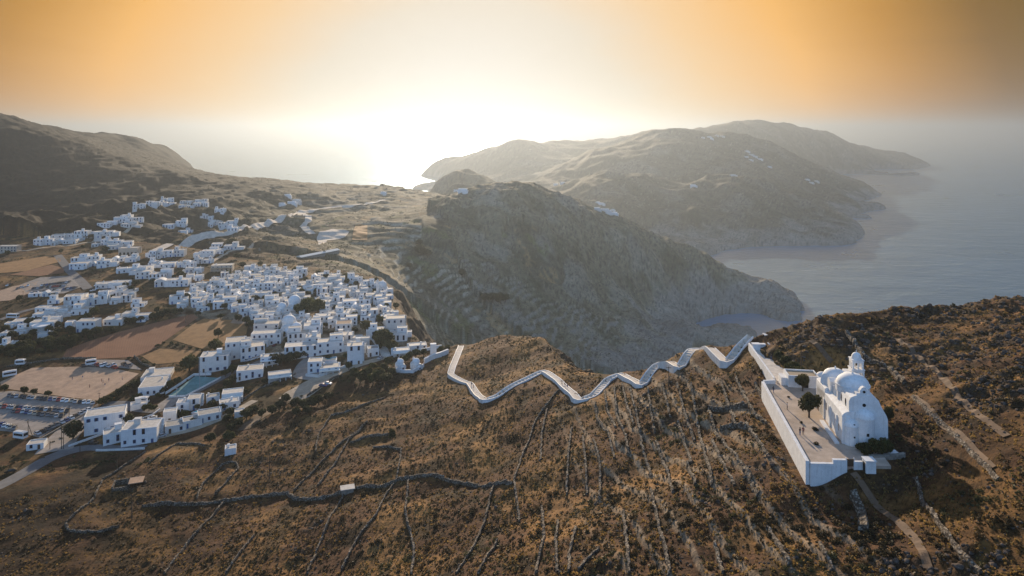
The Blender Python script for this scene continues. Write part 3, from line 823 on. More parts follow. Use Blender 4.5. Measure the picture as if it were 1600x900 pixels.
def build_church():
    ch = empty('church', CH, TH)
    prop(ch, 'large white domed hilltop church with bell tower beside the walled courtyard', 'church')
    m = MB()
    # low south aisle, with a sloping coping
    m.prism_y([(0, -2), (2.4, -2), (2.4, 6.9), (0.9, 6.75), (0.35, 6.45), (0, 6.1)], 0.0, 18.6)
    for y in (3.6, 8.2, 12.6): m.box(-0.22, 0.3, y, y + 0.8, -1.5, 4.6)
    m.box(-0.16, 0.2, -0.16, 0.6, -2, 6.0)
    m.obj('aisle', 'church_plaster', ch, True)
    m = MB()
    # tall nave: east gable with rounded shoulders, the north side leans out
    m.prism_y([(1.35, -2), (1.35, 9.0), (1.7, 9.75), (2.5, 10.15), (3.6, 10.35), (5.4, 10.35), (6.5, 10.05), (7.3, 9.4), (7.9, 8.0), (8.9, 6.2), (9.15, 5.4), (9.2, -2)], 0.25, 6.4)
    m.prism_y([(1.55, -2), (1.55, 8.3), (2.1, 8.9), (6.9, 8.9), (7.5, 8.3), (8.6, 5.9), (8.8, -2)], 6.4, 12.4)
    m.box(1.1, 2.0, 6.9, 7.6, 6.0, 8.7); m.box(1.1, 2.0, 9.6, 10.3, 6.0, 8.7)
    m.obj('nave', 'church_plaster', ch, True)
    # stepped pediment with an oculus on the gable
    m = MB(); m.box(2.9, 6.0, 0.35, 1.6, 10.2, 10.75); m.box(3.6, 5.3, 0.4, 1.5, 10.75, 11.35); m.prism_y([(3.7, 11.35), (5.2, 11.35), (4.9, 11.85), (4.45, 12.05), (4.0, 11.85)], 0.45, 1.4)
    pd = m.obj('pediment', 'church_plaster', ch, True)
    m = MB(); m.cyl((0, 0), 0.28, 0, 0.05, 14); o = m.obj('oculus', 'dark_opening', pd, loc=(4.45, 0.39, 11.05)); o.rotation_euler = (math.pi / 2, 0, 0)
    # big dome
    m = MB(); m.cyl((4.4, 7.4), 3.45, 8.7, 10.1, 32); m.cyl((4.4, 7.4), 3.62, 10.1, 10.28, 32)
    dr = m.obj('drum', 'church_plaster', ch, True)
    m = MB(); m.dome((4.4, 7.4), 3.4, 10.28, 2.3, 32, 8); m.cyl((4.4, 7.4), 0.22, 12.5, 12.85, 8); m.box(4.36, 4.44, 7.36, 7.44, 12.85, 13.5); m.box(4.18, 4.62, 7.37, 7.43, 13.15, 13.24)
    m.obj('dome', 'church_plaster', ch, True)
    # west block with a cloister vault
    m = MB(); m.prism_y([(0.0, -2), (0.0, 7.0), (0.4, 7.3), (8.3, 7.3), (8.5, -2)], 12.4, 19.0)
    m.prism_x([(10.9, 6.0), (13.0, 6.0), (13.0, 9.1), (12.6, 9.6), (11.95, 9.8), (11.3, 9.6), (10.9, 9.1)], 0.75, 3.6)
    m.obj('narthex', 'church_plaster', ch, True)
    m = MB(); m.dome((3.3, 15.7), 3.35, 7.25, 3.5, 8, 6, 0.8); m.cyl((3.3, 15.7), 0.16, 10.7, 11.3, 8)
    m.obj('vault', 'church_plaster', ch, True)
    m = MB(); m.cyl((5.6, 13.6), 1.35, 7.0, 9.6, 16); m.dome((5.6, 13.6), 1.5, 9.6, 1.25, 16, 5)
    m.obj('lantern', 'church_plaster', ch, True)
    # apses
    m = MB(); m.cyl((4.45, 0.5), 2.05, -2, 5.7, 24); m.cyl((4.45, 0.5), 2.2, 5.7, 5.9, 24); m.dome((4.45, 0.5), 2.1, 5.9, 1.5, 24, 6)
    ap = m.obj('apse', 'church_plaster', ch, True)
    m = MB(); m.box(-0.26, 0.26, -0.05, 0.05, 0, 0.62); m.obj('window', 'dark_opening', ap, loc=(4.55, -1.53, 2.35))
    m = MB(); m.cyl((1.75, 0.25), 1.6, -2, 3.9, 20); m.cyl((1.75, 0.25), 1.74, 3.9, 4.06, 20); m.dome((1.75, 0.25), 1.62, 4.06, 1.25, 20, 6)
    m.cyl((1.15, 0.3), 0.7, 4.3, 5.6, 10, 0.55); m.cyl((1.15, 0.3), 0.6, 5.6, 6.3, 10, 0.05)
    sa = m.obj('apse', 'church_plaster', ch, True)
    for z in (1.75, 4.3):
        m = MB(); m.box(-0.17, 0.17, -0.05, 0.06, 0, 0.34); m.obj('window', 'dark_opening', sa, loc=(1.95, -1.33 if z < 4 else -1.2, z))
    # windows of the gable and the long south wall
    m = MB(); m.cyl((0, 0), 0.36, 0, 0.06, 18); o = m.obj('window', 'dark_opening', ch, loc=(4.4, 0.25, 8.25)); o.rotation_euler = (math.pi / 2, 0, 0)
    for y, z, hh in ((2.6, 1.6, 1.5), (4.9, 2.0, 1.3), (9.6, 2.6, 1.7), (11.3, 2.6, 1.7), (14.4, 2.6, 1.6)):
        m = MB(); m.prism_x([(y - 0.22, z), (y + 0.22, z), (y + 0.22, z + hh - 0.2), (y, z + hh), (y - 0.22, z + hh - 0.2)], -0.03, 0.08)
        m.obj('window', 'glass', ch)
    for y in (2.4, 5.2):
        m = MB(); m.prism_x([(y - 0.3, 7.2), (y + 0.3, 7.2), (y + 0.3, 8.5), (y, 8.85), (y - 0.3, 8.5)], 1.30, 1.42)
        m.obj('window', 'glass', ch)
    m = MB(); m.prism_x([(17.0, -0.2), (18.2, -0.2), (18.2, 2.3), (17.6, 2.8), (17.0, 2.3)], -0.04, 0.1); m.obj('door', 'door_wood', ch)
    # bell tower, two tiers of arches, square with a small dome
    bx, by, hw = 8.3, 16.7, 1.35
    m = MB(); m.box(bx - hw, bx + hw, by - hw, by + hw, -2, 8.3); m.box(bx - hw - 1.5, bx - hw + 0.1, by - 0.9, by + 0.9, -2, 10.2)
    def tier(z0, z1, w):
        p = 0.34
        for sx in (-1, 1):
            for sy in (-1, 1):
                m.box(bx + sx * w - (p if sx > 0 else 0), bx + sx * w + (p if sx < 0 else 0), by + sy * w - (p if sy > 0 else 0), by + sy * w + (p if sy < 0 else 0), z0, z1)
        for sx in (-1, 1):     # a pier on the middle of each side gives paired arches
            m.box(bx - 0.14, bx + 0.14, by + sx * w - (0.28 if sx > 0 else 0), by + sx * w + (0.28 if sx < 0 else 0), z0, z1)
            m.box(bx + sx * w - (0.28 if sx > 0 else 0), bx + sx * w + (0.28 if sx < 0 else 0), by - 0.14, by + 0.14, z0, z1)
        m.box(bx - w - 0.02, bx + w + 0.02, by - w - 0.02, by + w + 0.02, z1, z1 + 0.55)
        m.box(bx - w - 0.14, bx + w + 0.14, by - w - 0.14, by + w + 0.14, z1 + 0.55, z1 + 0.72)
    tier(8.3, 10.1, hw); tier(10.82, 12.3, hw - 0.12)
    m.cyl((bx, by), 1.12, 13.02, 13.35, 16); m.dome((bx, by), 1.08, 13.35, 1.15, 16, 6)
    m.box(bx - 0.03, bx + 0.03, by - 0.03, by + 0.03, 14.4, 15.1); m.box(bx - 0.2, bx + 0.2, by - 0.025, by + 0.025, 14.75, 14.82)
    bt = m.obj('bell_tower', 'church_plaster', ch, True)
    for dx in (-0.62, 0.62):
        m = MB(); m.cyl((bx + dx, by - 0.9), 0.24, 9.2, 9.7, 10, 0.12); m.obj('bell', 'metal_grey', bt)
    m = MB(); m.box(8.4, 11.2, 13.0, 16.0, -2, 3.2); m.obj('north_annex', 'church_plaster', ch)
    return ch

def wall_along(name, pts, h, w, mat='plaster', base=3.0, top=None, jit=0.0, parent=None):
    """a plastered wall whose foot follows the ground; pts world xy (z of the top given by top or ground + h)"""
    P = []
    for (a, b) in zip(pts[:-1], pts[1:]):
        a = Vector(a[:2]); b = Vector(b[:2]); n = max(1, int((b - a).length / 1.5))
        for i in range(n): P.append(a.lerp(b, i / n))
    P.append(Vector(pts[-1][:2]))
    m = MB(); prev = None; o0 = P[0]
    for i, p in enumerate(P):
        d = (P[min(i + 1, len(P) - 1)] - P[max(i - 1, 0)]).normalized(); n = Vector((-d.y, d.x)) * (w / 2)
        g = float(zat(p.x, p.y)); zt = (g + h if top is None else top) + random.uniform(-jit, jit)
        q = [(p.x - n.x, p.y - n.y, min(g, zt) - base), (p.x + n.x, p.y + n.y, min(g, zt) - base), (p.x + n.x, p.y + n.y, zt), (p.x - n.x, p.y - n.y, zt)]
        r = m.add(q)
        if prev: m.quadstrip(prev, r)
        else: m.face(r[::-1])
        prev = r
    m.face(prev)
    return m.obj(name, mat, parent)

def drape(name, poly_or_line, mat, width=None, lift=0.08, label=None, kind='structure', widths=None):
    """a thin sheet lying on the ground: a ribbon along a line"""
    pts = poly_or_line; P = []; W = []
    for i, (a, b) in enumerate(zip(pts[:-1], pts[1:])):
        a = Vector(a[:2]); b = Vector(b[:2]); n = max(1, int((b - a).length / (0.8 if (width or 9) < 2 else 2.0)))
        for k in range(n):
            P.append(a.lerp(b, k / n)); W.append(width if widths is None else widths[i] + (widths[i + 1] - widths[i]) * k / n)
    P.append(Vector(pts[-1][:2])); W.append(width if widths is None else widths[-1])
    for _ in range(3):      # round the bends
        P = [P[0]] + [(P[i - 1] + P[i] * 2 + P[i + 1]) / 4 for i in range(1, len(P) - 1)] + [P[-1]]
    m = MB(); prev = None
    for i, p in enumerate(P):
        d = (P[min(i + 1, len(P) - 1)] - P[max(i - 1, 0)]).normalized(); n = Vector((-d.y, d.x))
        w = W[i]; zc = float(zat(p.x, p.y)); row = []
        for k in range(5):
            q = p + n * w * (k / 4 - 0.5); z = float(zat(q.x, q.y))
            row.append((q.x, q.y, max(z, zc - 0.25 * w) + lift))
        r = m.add(row)
        if prev: m.quadstrip(prev, r, False)
        prev = r
    o = m.obj(name, mat)
    prop(o, label, None, None, kind)
    return o

SHEETS = []
def sheet(name, outline, mat, lift=0.06, label=None, step=2.5, smooth_edge=0.0):
    """a patch of ground (field, yard) with its own surface, outline in world xy; border vertices sit on the outline"""
    P = [Vector(p[:2]) for p in outline]
    SHEETS.append([tuple(q) for q in P])
    bm = bmesh.new()
    vs = []
    for a, b in zip(P, P[1:] + P[:1]):
        n = max(1, int((b - a).length / step))
        for k in range(n): vs.append(bm.verts.new((*a.lerp(b, k / n), 0)))
    f = bm.faces.new(vs)
    bmesh.ops.triangulate(bm, faces=[f])
    x0, x1 = min(p.x for p in P), max(p.x for p in P); y0, y1 = min(p.y for p in P), max(p.y for p in P)
    for ax, lo, hi in (((1, 0, 0), x0, x1), ((0, 1, 0), y0, y1)):
        c = lo + step
        while c < hi:
            co = (c, 0, 0) if ax[0] else (0, c, 0)
            bmesh.ops.bisect_plane(bm, geom=bm.verts[:] + bm.edges[:] + bm.faces[:], plane_co=co, plane_no=ax)
            c += step * 1.6
    X = np.array([v.co.x for v in bm.verts]); Y = np.array([v.co.y for v in bm.verts])
    zz = zat(X, Y) + lift
    for v, z in zip(bm.verts, zz): v.co.z = z
    bmesh.ops.recalc_face_normals(bm, faces=bm.faces)
    if sum(f.normal.z for f in bm.faces) < 0: bmesh.ops.reverse_faces(bm, faces=bm.faces)
    me = bpy.data.meshes.new(name); bm.to_mesh(me); bm.free(); me.materials.append(MATS[mat])
    o = bpy.data.objects.new(name, me); COL.objects.link(o)
    prop(o, label, None, None, 'structure')
    return o

def build_courtyard():
    A, D, C, B = COURT
    # paved floor on its retaining base
    m = MB(); m.prism_z([A, D, C, B], FZ - 6.5, FZ - 0.02); f = m.obj('courtyard', ['paving']); prop(f, 'paved terrace of the church', None, None, 'structure')
    def run(name, a, b, top, base, w, label, cat, mat='church_plaster', steps=None):
        a = Vector(a); b = Vector(b); d = (b - a).normalized(); n = Vector((-d.y, d.x)) * w / 2
        m = MB(); L = (b - a).length
        M = Matrix.Translation((a.x, a.y, 0)) @ Matrix.Rotation(math.atan2(d.y, d.x), 4, 'Z')
        for (u0, u1, zt) in (steps or [(0, 1, top)]): m.box(u0 * L, u1 * L, -w / 2, w / 2, base, zt, M)
        m.box(-0.1, L + 0.1, -w / 2 - 0.06, w / 2 + 0.06, base, base + 0.4, M)
        o = m.obj(name, mat); prop(o, label, cat); return o
    off = 0.5
    wl = run('retaining_wall', (A[0] - off, A[1] - 0.2), (B[0] - off, B[1]), FZ + 0.75, FZ - 7, 0.7, 'long white retaining wall along the left side of the church courtyard', 'wall')
    fr = run('retaining_wall', (A[0] - 0.1, A[1] - off), (66.6, 136.0), FZ + 0.7, FZ - 7.5, 0.7, 'white front wall of the church courtyard facing the camera, stepped up at its right end', 'wall', steps=[(0, 0.62, FZ + 0.55), (0.62, 1.0, FZ + 1.35)])
    run('gate_wall', (68.0, 136.0), (69.7, 135.95), FZ + 1.0, FZ - 5, 0.6, 'short white wall between the brown courtyard gate and the small hut', 'wall')
    # brown gate between the walls
    g = empty('gate', (67.3, 136.0, FZ - 0.1)); prop(g, 'small brown wooden gate in the front wall of the church courtyard', 'gate')
    m = MB(); m.box(-0.72, 0.72, -0.05, 0.05, 0.05, 1.5); m.obj('leaf', 'door_wood', g)
    m = MB(); m.box(-0.86, -0.74, -0.15, 0.15, -4, 1.75); m.box(0.74, 0.86, -0.15, 0.15, -4, 1.75); m.obj('post', 'church_plaster', g)
    # little hut with a flat roof and dark doorway
    h = empty('hut', (70.7, 135.2, FZ - 0.9), R(-4)); prop(h, 'tiny white flat-roofed hut with dark doorway below the church apse', 'hut')
    m = MB(); m.box(-0.95, 0.95, -0.9, 0.9, -3, 2.6); m.obj('wall', 'church_plaster', h)
    m = MB(); m.box(-1.08, 1.08, -1.03, 1.03, 2.6, 2.74); m.obj('roof', 'church_plaster', h)
    m = MB(); m.box(-1.0, -0.9, -0.5, 0.5, 0.3, 2.1); m.obj('door', 'dark_opening', h)
    # white cistern apron right of the hut
    q = [ray_alt(px, py, z)[:2] for px, py, z in ((1367, 715, 261), (1387, 706, 261.5), (1409, 739, 259.5), (1376, 741, 259.5))]
    m = MB(); A_ = m.add([(p[0], p[1], float(zat(*p)) + 0.35) for p in q]); B_ = m.add([(p[0], p[1], float(zat(*p)) - 2.5) for p in q]); m.quadstrip(A_, B_); m.face(A_)
    o = m.obj('cistern_roof', 'church_plaster'); prop(o, 'sloping white plastered cistern roof on the ground right of the hut', 'cistern')
    q = [ray_alt(px, py, z)[:2] for px, py, z in ((1358, 743, 259.5), (1413, 742, 259.3))]
    o = wall_along('cistern_wall', q, 0.9, 0.8, 'stone'); prop(o, 'low pale stone wall edging the white cistern roof', 'wall')
    # kerb and bench along the church
    p0, p1 = ch_world(-1.3, -0.5), ch_world(-1.1, 11.0)
    o = run('step', p0.xy, p1.xy, FZ + 0.32, FZ - 1, 0.9, 'low white step running along the foot of the church south wall', 'step')
    # far wall of the courtyard with steps up to the lane
    run('far_wall', (B[0] - 0.2, B[1] + 0.4), (69.6, 180.7), FZ + 0.9, FZ - 6, 0.6, 'white far wall of the courtyard beside the entrance from the lane', 'wall')
    # arched annex left of the church
    an = empty('annex', ch_world(1.2, 32.0), TH); prop(an, 'low white annex with dark arched doorway at the far end of the courtyard', 'building')
    m = MB(); m.parapet(-4.5, 3.2, 0, 5.2, -4, 3.0, 0.3, 0.35); m.box(-6.0, -4.5, 1.0, 4.4, -4, 2.0); m.obj('wall', 'church_plaster', an)
    m = MB(); m.box(-4.2, 2.9, 0.3, 4.9, 2.6, 2.72); m.obj('roof', 'sand_roof', an)
    m = MB(); m.prism_y([(-0.9, 0.0), (0.5, 0.0), (0.5, 1.5), (0.15, 2.05), (-0.2, 2.2), (-0.55, 2.05), (-0.9, 1.5)], -0.04, 0.1); m.obj('door', 'dark_opening', an)
    m = MB(); m.dome((4.6, 2.6), 1.5, 2.3, 1.2, 12, 5); m.cyl((4.6, 2.6), 1.5, -4, 2.3, 12); m.obj('dome', 'church_plaster', an, True)
# ------------------------------------------------------------------ path, lane, roads, fields
ORD = ['zeroth', 'first', 'second', 'third', 'fourth', 'fifth', 'sixth', 'seventh', 'eighth', 'ninth', 'tenth', 'eleventh', 'twelfth', 'thirteenth', 'fourteenth', 'fifteenth', 'sixteenth', 'seventeenth', 'eighteenth', 'nineteenth', 'twentieth']
TENS = {2: 'twenty', 3: 'thirty', 4: 'forty', 5: 'fifty', 6: 'sixty', 7: 'seventy', 8: 'eighty', 9: 'ninety'}
def ordinal(n):
    if n <= 20: return ORD[n]
    a, b = divmod(n, 10)
    if a > 9: return 'hundred-and-' + ordinal(n - 100) if n > 100 else 'hundredth'
    return TENS[a] + '-' + ORD[b] if b else TENS[a][:-1] + 'ieth'

ZIG = [(720.6,540.6,209.5),(717,555,211),(704,586,214),(733.6,599,217),(756,631.6,222),(777.5,625,223.5),(849,586,229),(875,602,232),(904,628,235),(927,617,237),(950,589,239),(969,583,240),(1002,604,243),
       (1018,583,245),(1029,568,247),(1046,573,248),(1062,589,249),(1083,555,252.3),(1097.6,550,253.5),(1112,563,254.5),(1135,579.6,256),(1158,550,260),(1172,537,262.3)]
ZIGW = [Vector(ray_alt(*p)[:2]) for p in ZIG]
CORN = [0, 2, 4, 6, 8, 11, 12, 14, 16, 18, 20, 22]
WID = 2.5
def build_zigzag():
    # centre line with its own level: raised on the downhill side
    P = []
    for a, b in zip(ZIGW[:-1], ZIGW[1:]):
        n = max(2, int((b - a).length / 1.5))
        for k in range(n): P.append(a.lerp(b, k / n))
    P.append(ZIGW[-1])
    key = [min(range(len(P)), key=lambda i, c=c: (P[i] - ZIGW[c]).length) for c in CORN]
    for _ in range(1): P = [P[0]] + [(P[i - 1] + P[i] * 2 + P[i + 1]) / 4 for i in range(1, len(P) - 1)] + [P[-1]]
    N = []
    for i in range(len(P)):
        d = (P[min(i + 1, len(P) - 1)] - P[max(i - 1, 0)]).normalized(); N.append(Vector((-d.y, d.x)))
    lev = [max(float(zat(*(p + n * WID / 2))), float(zat(*(p - n * WID / 2))), float(zat(*p))) + 0.25 for p, n in zip(P, N)]
    for _ in range(6): lev = [lev[0]] + [(lev[i - 1] + lev[i] * 2 + lev[i + 1]) / 4 for i in range(1, len(lev) - 1)] + [lev[-1]]
    m = MB(); prev = None
    for p, n, z in zip(P, N, lev):
        e = [(p.x + n.x * WID / 2, p.y + n.y * WID / 2), (p.x, p.y), (p.x - n.x * WID / 2, p.y - n.y * WID / 2)]
        if prev:      # a riser to the new level, broad treads between
            pr, pe, pz = prev
            r0 = m.add([(q[0], q[1], pz) for q in e]); m.quadstrip(pr, r0, False)
            r1 = m.add([(q[0], q[1], z) for q in e]); m.quadstrip(r0, r1, False); prev = (r1, e, z)
        else: prev = (m.add([(q[0], q[1], z) for q in e]), e, z)
    o = m.obj('path', 'path_paving'); prop(o, 'pale stepped path zigzagging up to the church', None, None, 'structure')
    def wall(i0, i1, side, up, w, lab):
        m = MB(); prev = None
        for i in range(i0, i1 + 1):
            n = N[i] * side; p = P[i] + n * (WID / 2); q = p + n * w
            g = min(float(zat(q.x, q.y)), lev[i])
            r = m.add([(p.x, p.y, g - 2.5), (q.x, q.y, g - 2.5), (q.x, q.y, lev[i] + up), (p.x, p.y, lev[i] + up)])
            if prev: m.quadstrip(prev, r)
            else: m.face(r[::-1])
            prev = r
        m.face(prev)
        o = m.obj('path_wall', 'plaster'); prop(o, lab, 'wall', 'white walls of the zigzag path')
    legs = len(CORN) - 1
    for k in range(legs):
        i0, i1 = key[k], key[k + 1]
        mid = (i0 + i1) // 2
        front = 1 if N[mid].y < 0 else -1
        if abs(N[mid].y) < 0.25: front = 1 if N[mid].x < 0 else -1
        nm = ordinal(k + 1)
        wall(i0, i1, front, 0.35, 0.4, 'white downhill wall along the %s leg of the zigzag path counted from the town' % nm)
        wall(i0, i1, -front, 0.12, 0.3, 'low white uphill kerb wall along the %s leg of the zigzag path counted from town' % nm)

def build_lane():
    a = Vector(ray_alt(1189, 541, 263.2)[:2]); b = Vector(ray_alt(1231, 596, 263.2)[:2])
    d = (b - a).normalized(); n = Vector((-d.y, d.x))          # n points to the right as seen
    if n.x < 0: n = -n
    m = MB(); w = 3.3
    q = [a - n * w, a + n * w, b + n * w, b - n * w]
    m.prism_z([tuple(v) for v in q], FZ - 6, FZ - 0.05); o = m.obj('lane', 'path_paving'); prop(o, 'paved lane from the path to the church courtyard', None, None, 'structure')
    ang = math.atan2(d.y, d.x); L = (b - a).length
    def wl(off, h, w, lab, u0=0, u1=1, base=-6):
        m = MB(); M = Matrix.Translation((a.x + n.x * off, a.y + n.y * off, FZ)) @ Matrix.Rotation(ang, 4, 'Z')
        m.box(u0 * L, u1 * L, -w / 2, w / 2, base, h, M); o = m.obj('lane_wall', 'church_plaster'); prop(o, lab, 'wall')
    wl(-3.55, 0.75, 0.5, 'white wall along the left side of the lane leading to the church')
    wl(3.55, 1.0, 0.5, 'white wall along the right side of the lane leading to the church', 0, 0.62)
    # gate pillars and block at the top of the path
    for k, (px, py, s, h) in enumerate(((1181, 546, 1.1, 1.6), (1200, 536, 1.3, 2.6), (1191, 545, 0.8, 1.3), (1206, 545, 1.0, 1.4))):
        p = ray_alt(px, py, 263.2)
        m = MB(); m.box(p[0] - s, p[0] + s, p[1] - s * 0.7, p[1] + s * 0.7, FZ - 4, FZ + h); m.box(p[0] - s - 0.12, p[0] + s + 0.12, p[1] - s * 0.7 - 0.12, p[1] + s * 0.7 + 0.12, FZ + h, FZ + h + 0.18)
        o = m.obj('gate_block', 'church_plaster')
        prop(o, ('low white gate block at the left end of the lane, where the path arrives', 'tallest white gate block at the far end of the church lane', 'smallest white gate block in the middle of the lane head', 'low white gate block at the right end of the lane head')[k], 'gate block')

def asphalt(name, c):
    t = NT(name); v = t.coord()
    k = t.ramp(t.noise(v, 0.25, 6, 0.65), [(0.3, tuple(a * 0.72 for a in c)), (0.7, tuple(a * 1.25 for a in c))])
    k = t.mixc(k, t.ramp(t.noise(v, 2.5, 4, 0.6), [(0.3, (0.85, 0.85, 0.85)), (0.7, (1.12, 1.12, 1.12))]), 1.0, 'MULTIPLY')
    t.base(k); t.b.inputs['Roughness'].default_value = 0.9; t.bump(t.noise(v, 3.0, 4), 0.3, 0.03)
asphalt('asphalt', (0.145, 0.135, 0.130)); asphalt('dirt_road', (0.40, 0.31, 0.22)); asphalt('trail', (0.135, 0.085, 0.052)); asphalt('sand_ground', (0.40, 0.255, 0.165)); asphalt('lot_gravel', (0.27, 0.225, 0.19))
asphalt('ploughed', (0.22, 0.090, 0.040)); asphalt('stubble', (0.30, 0.145, 0.050)); asphalt('court_green', (0.13, 0.25, 0.235)); asphalt('pale_rubble', (0.55, 0.46, 0.37))
def furrow():
    t = NT('ploughed_rows'); v = t.coord()
    mp = t.new('ShaderNodeMapping'); mp.inputs['Rotation'].default_value = (0, 0, R(-32)); t.link(v, mp.inputs['Vector'])
    wv = t.new('ShaderNodeTexWave'); wv.inputs['Scale'].default_value = 0.35; wv.inputs['Distortion'].default_value = 2.5; wv.inputs['Detail'].default_value = 3
    t.link(mp.outputs[0], wv.inputs['Vector'])
    k = t.ramp(t.noise(v, 0.05, 6, 0.65), [(0.3, (0.21, 0.082, 0.040)), (0.7, (0.31, 0.135, 0.066))])
    k = t.mixc(k, t.ramp(wv.outputs['Fac'], [(0.2, (0.86, 0.86, 0.86)), (0.8, (1.08, 1.08, 1.08))]), 1.0, 'MULTIPLY')
    t.base(k); t.b.inputs['Roughness'].default_value = 0.95
furrow()

def GP(*pts): return [ground(px, py) for px, py in pts]

def build_roads():
    drape('road', GP((-30,772),(5,757),(40,738),(75,717),(105,705),(140,699),(185,701),(226,700)), 'asphalt', None, 0.12, 'asphalt road curving past the lower left houses', widths=[7,7,7,7.5,8,6,5,4.5])
    drape('road', GP((84,706),(97,686),(112,670),(140,649),(158,636)), 'lot_gravel', None, 0.16, 'wide dusty street between the car park and white building', widths=[14,13,12,13,15])
    drape('road', GP((158,636),(190,632),(222,640),(250,643),(287,622),(350,589),(375,578),(412,563),(440,552)), 'asphalt', None, 0.14, 'lane past the school and the sports court', widths=[13,9,6,5,5,5,5,5,4])
    drape('road', GP((440,552),(470,543),(478,528),(492,520)), 'path_paving', 4, 0.14, 'paved alley into the town')
    drape('road', GP((228,688),(262,680),(300,672),(340,657),(372,640),(398,626)), 'dirt_road', 4.5, 0.14, 'track behind the bungalows')
    drape('road', GP((448,626),(465,616),(490,601),(520,583),(560,570),(590,562),(604,558)), 'dirt_road', None, 0.16, 'pale road climbing to the edge of town', widths=[11,16,15,11,7,6,5])
    drape('road', GP((604,558),(599,546),(588,532),(578,520)), 'path_paving', 5, 0.16, 'street up into the town')
    drape('road', GP((525,578),(500,588),(470,585),(472,570),(480,560)), 'lot_gravel', None, 0.13, 'gravel yard below the pool bar', widths=[8,12,10,6,4])
    drape('road', GP((448,626),(425,640),(400,655),(380,672)), 'trail', 6, 0.14, 'brown earth track along the slope')
    drape('road', GP((90,399),(100,412),(110,425),(125,438),(138,452)), 'asphalt', 7, 0.3, 'street beside the far car park')
    drape('road', GP((-20,398),(40,392),(100,385),(150,372),(175,365),(205,354)), 'dirt_road', 4.5, 0.3, 'lane up to the upper houses')
    drape('road', GP((240,395),(265,383),(300,375),(325,370),(365,361),(400,354),(440,342),(472,331),(510,326),(562,320),(600,313)), 'pale_rubble', 11, 1.3, 'long pale road climbing to the saddle')
    drape('road', GP((472,332),(482,340),(482,347),(473,354),(480,361),(488,367)), 'pale_rubble', 9, 1.2, 'winding pale track branching from the road')
    drape('road', GP((330,410),(350,398),(380,388),(395,380)), 'dirt_road', 4, 0.3, 'track behind the beige columned house')
    drape('road', GP((0,500),(35,487),(55,482),(85,478)), 'asphalt', 5, 0.2, 'lane between the left houses')
    for pts, lab in ((((1400,530),(1432,556),(1460,577),(1493,617),(1533,653),(1573,683)), 'trail across the slope right of the church'),
                     (((1333,740),(1360,777),(1400,813),(1433,847),(1450,890)), 'footpath running down from the courtyard gate'),
                     (((1257,533),(1283,547),(1300,567)), 'short footpath behind the annex'),
                     (((1427,620),(1460,650),(1500,680),(1550,733)), 'faint trail on the shaded slope')):
        drape('footpath', GP(*pts), 'trail', 1.3, 0.22, lab)

def build_fields():
    def S(name, mat, lab, pts, lift=0.1): return sheet(name, GP(*pts), mat, lift, lab)
    S('ploughed_field', 'ploughed_rows', 'large ploughed reddish field in front of the town', ((97,560),(104,546),(140,533),(185,519),(240,505),(300,491),(310,496),(290,510),(262,530),(240,546),(210,558),(150,561)))
    S('stubble_field', 'stubble', 'golden dry field beside the ploughed one', ((270,531),(300,508),(318,498),(360,500),(388,505),(385,522),(350,541),(316,545)))
    S('stubble_field', 'stubble', 'small golden field behind the school', ((222,557),(250,545),(290,547),(316,549),(298,564),(240,569)))
    S('football_ground', 'sand_ground', 'bare sandy football ground', ((0,597),(50,575),(120,573),(175,575),(217,584),(187,606),(152,626),(100,620),(20,609),(2,606)))
    S('vehicle_yard', 'lot_gravel', 'dusty yard behind the football ground', ((125,572),(140,562),(200,563),(222,578),(175,574)), 0.13)
    S('car_park', 'lot_gravel', 'large dusty car park', ((-20,614),(20,611),(100,621),(150,629),(141,641),(95,664),(62,684),(30,676),(-20,672)))
    S('car_park', 'lot_gravel', 'smaller car park farther back', ((30,446),(62,434),(112,431),(127,449),(100,459),(45,462)), 0.3)
    S('sand_lot', 'sand_ground', 'bare earth lot beside the far car park', ((-10,458),(20,448),(60,440),(48,458),(15,470),(-10,472)), 0.3)
    S('sports_court', 'court_green', 'turquoise green sports court', ((262,619),(305,588),(343,591),(290,618)), 0.16)
    S('stubble_field', 'stubble', 'golden field in the upper left', ((0,412),(70,401),(95,404),(95,409),(40,424),(-10,428)), 0.3)
    S('stubble_field', 'ploughed', 'brown field in the upper left', ((15,430),(80,414),(100,420),(100,427),(60,432)), 0.3)
    S('quarry', 'pale_rubble', 'pale quarried patch on the saddle', ((495,372),(500,362),(520,358),(546,362),(540,370),(512,376),(498,384)), 0.5)
    S('bare_ground', 'stubble', 'orange bare earth near the quarry', ((550,375),(555,352),(574,352),(574,376)), 0.5)
    S('bare_ground', 'sand_ground', 'bare yard at the field edge', ((360,505),(372,489),(398,494),(400,505),(390,507)), 0.14)
    S('bare_ground', 'lot_gravel', 'dusty yard in front of the school', ((238,638),(262,622),(288,620),(262,640)), 0.15)

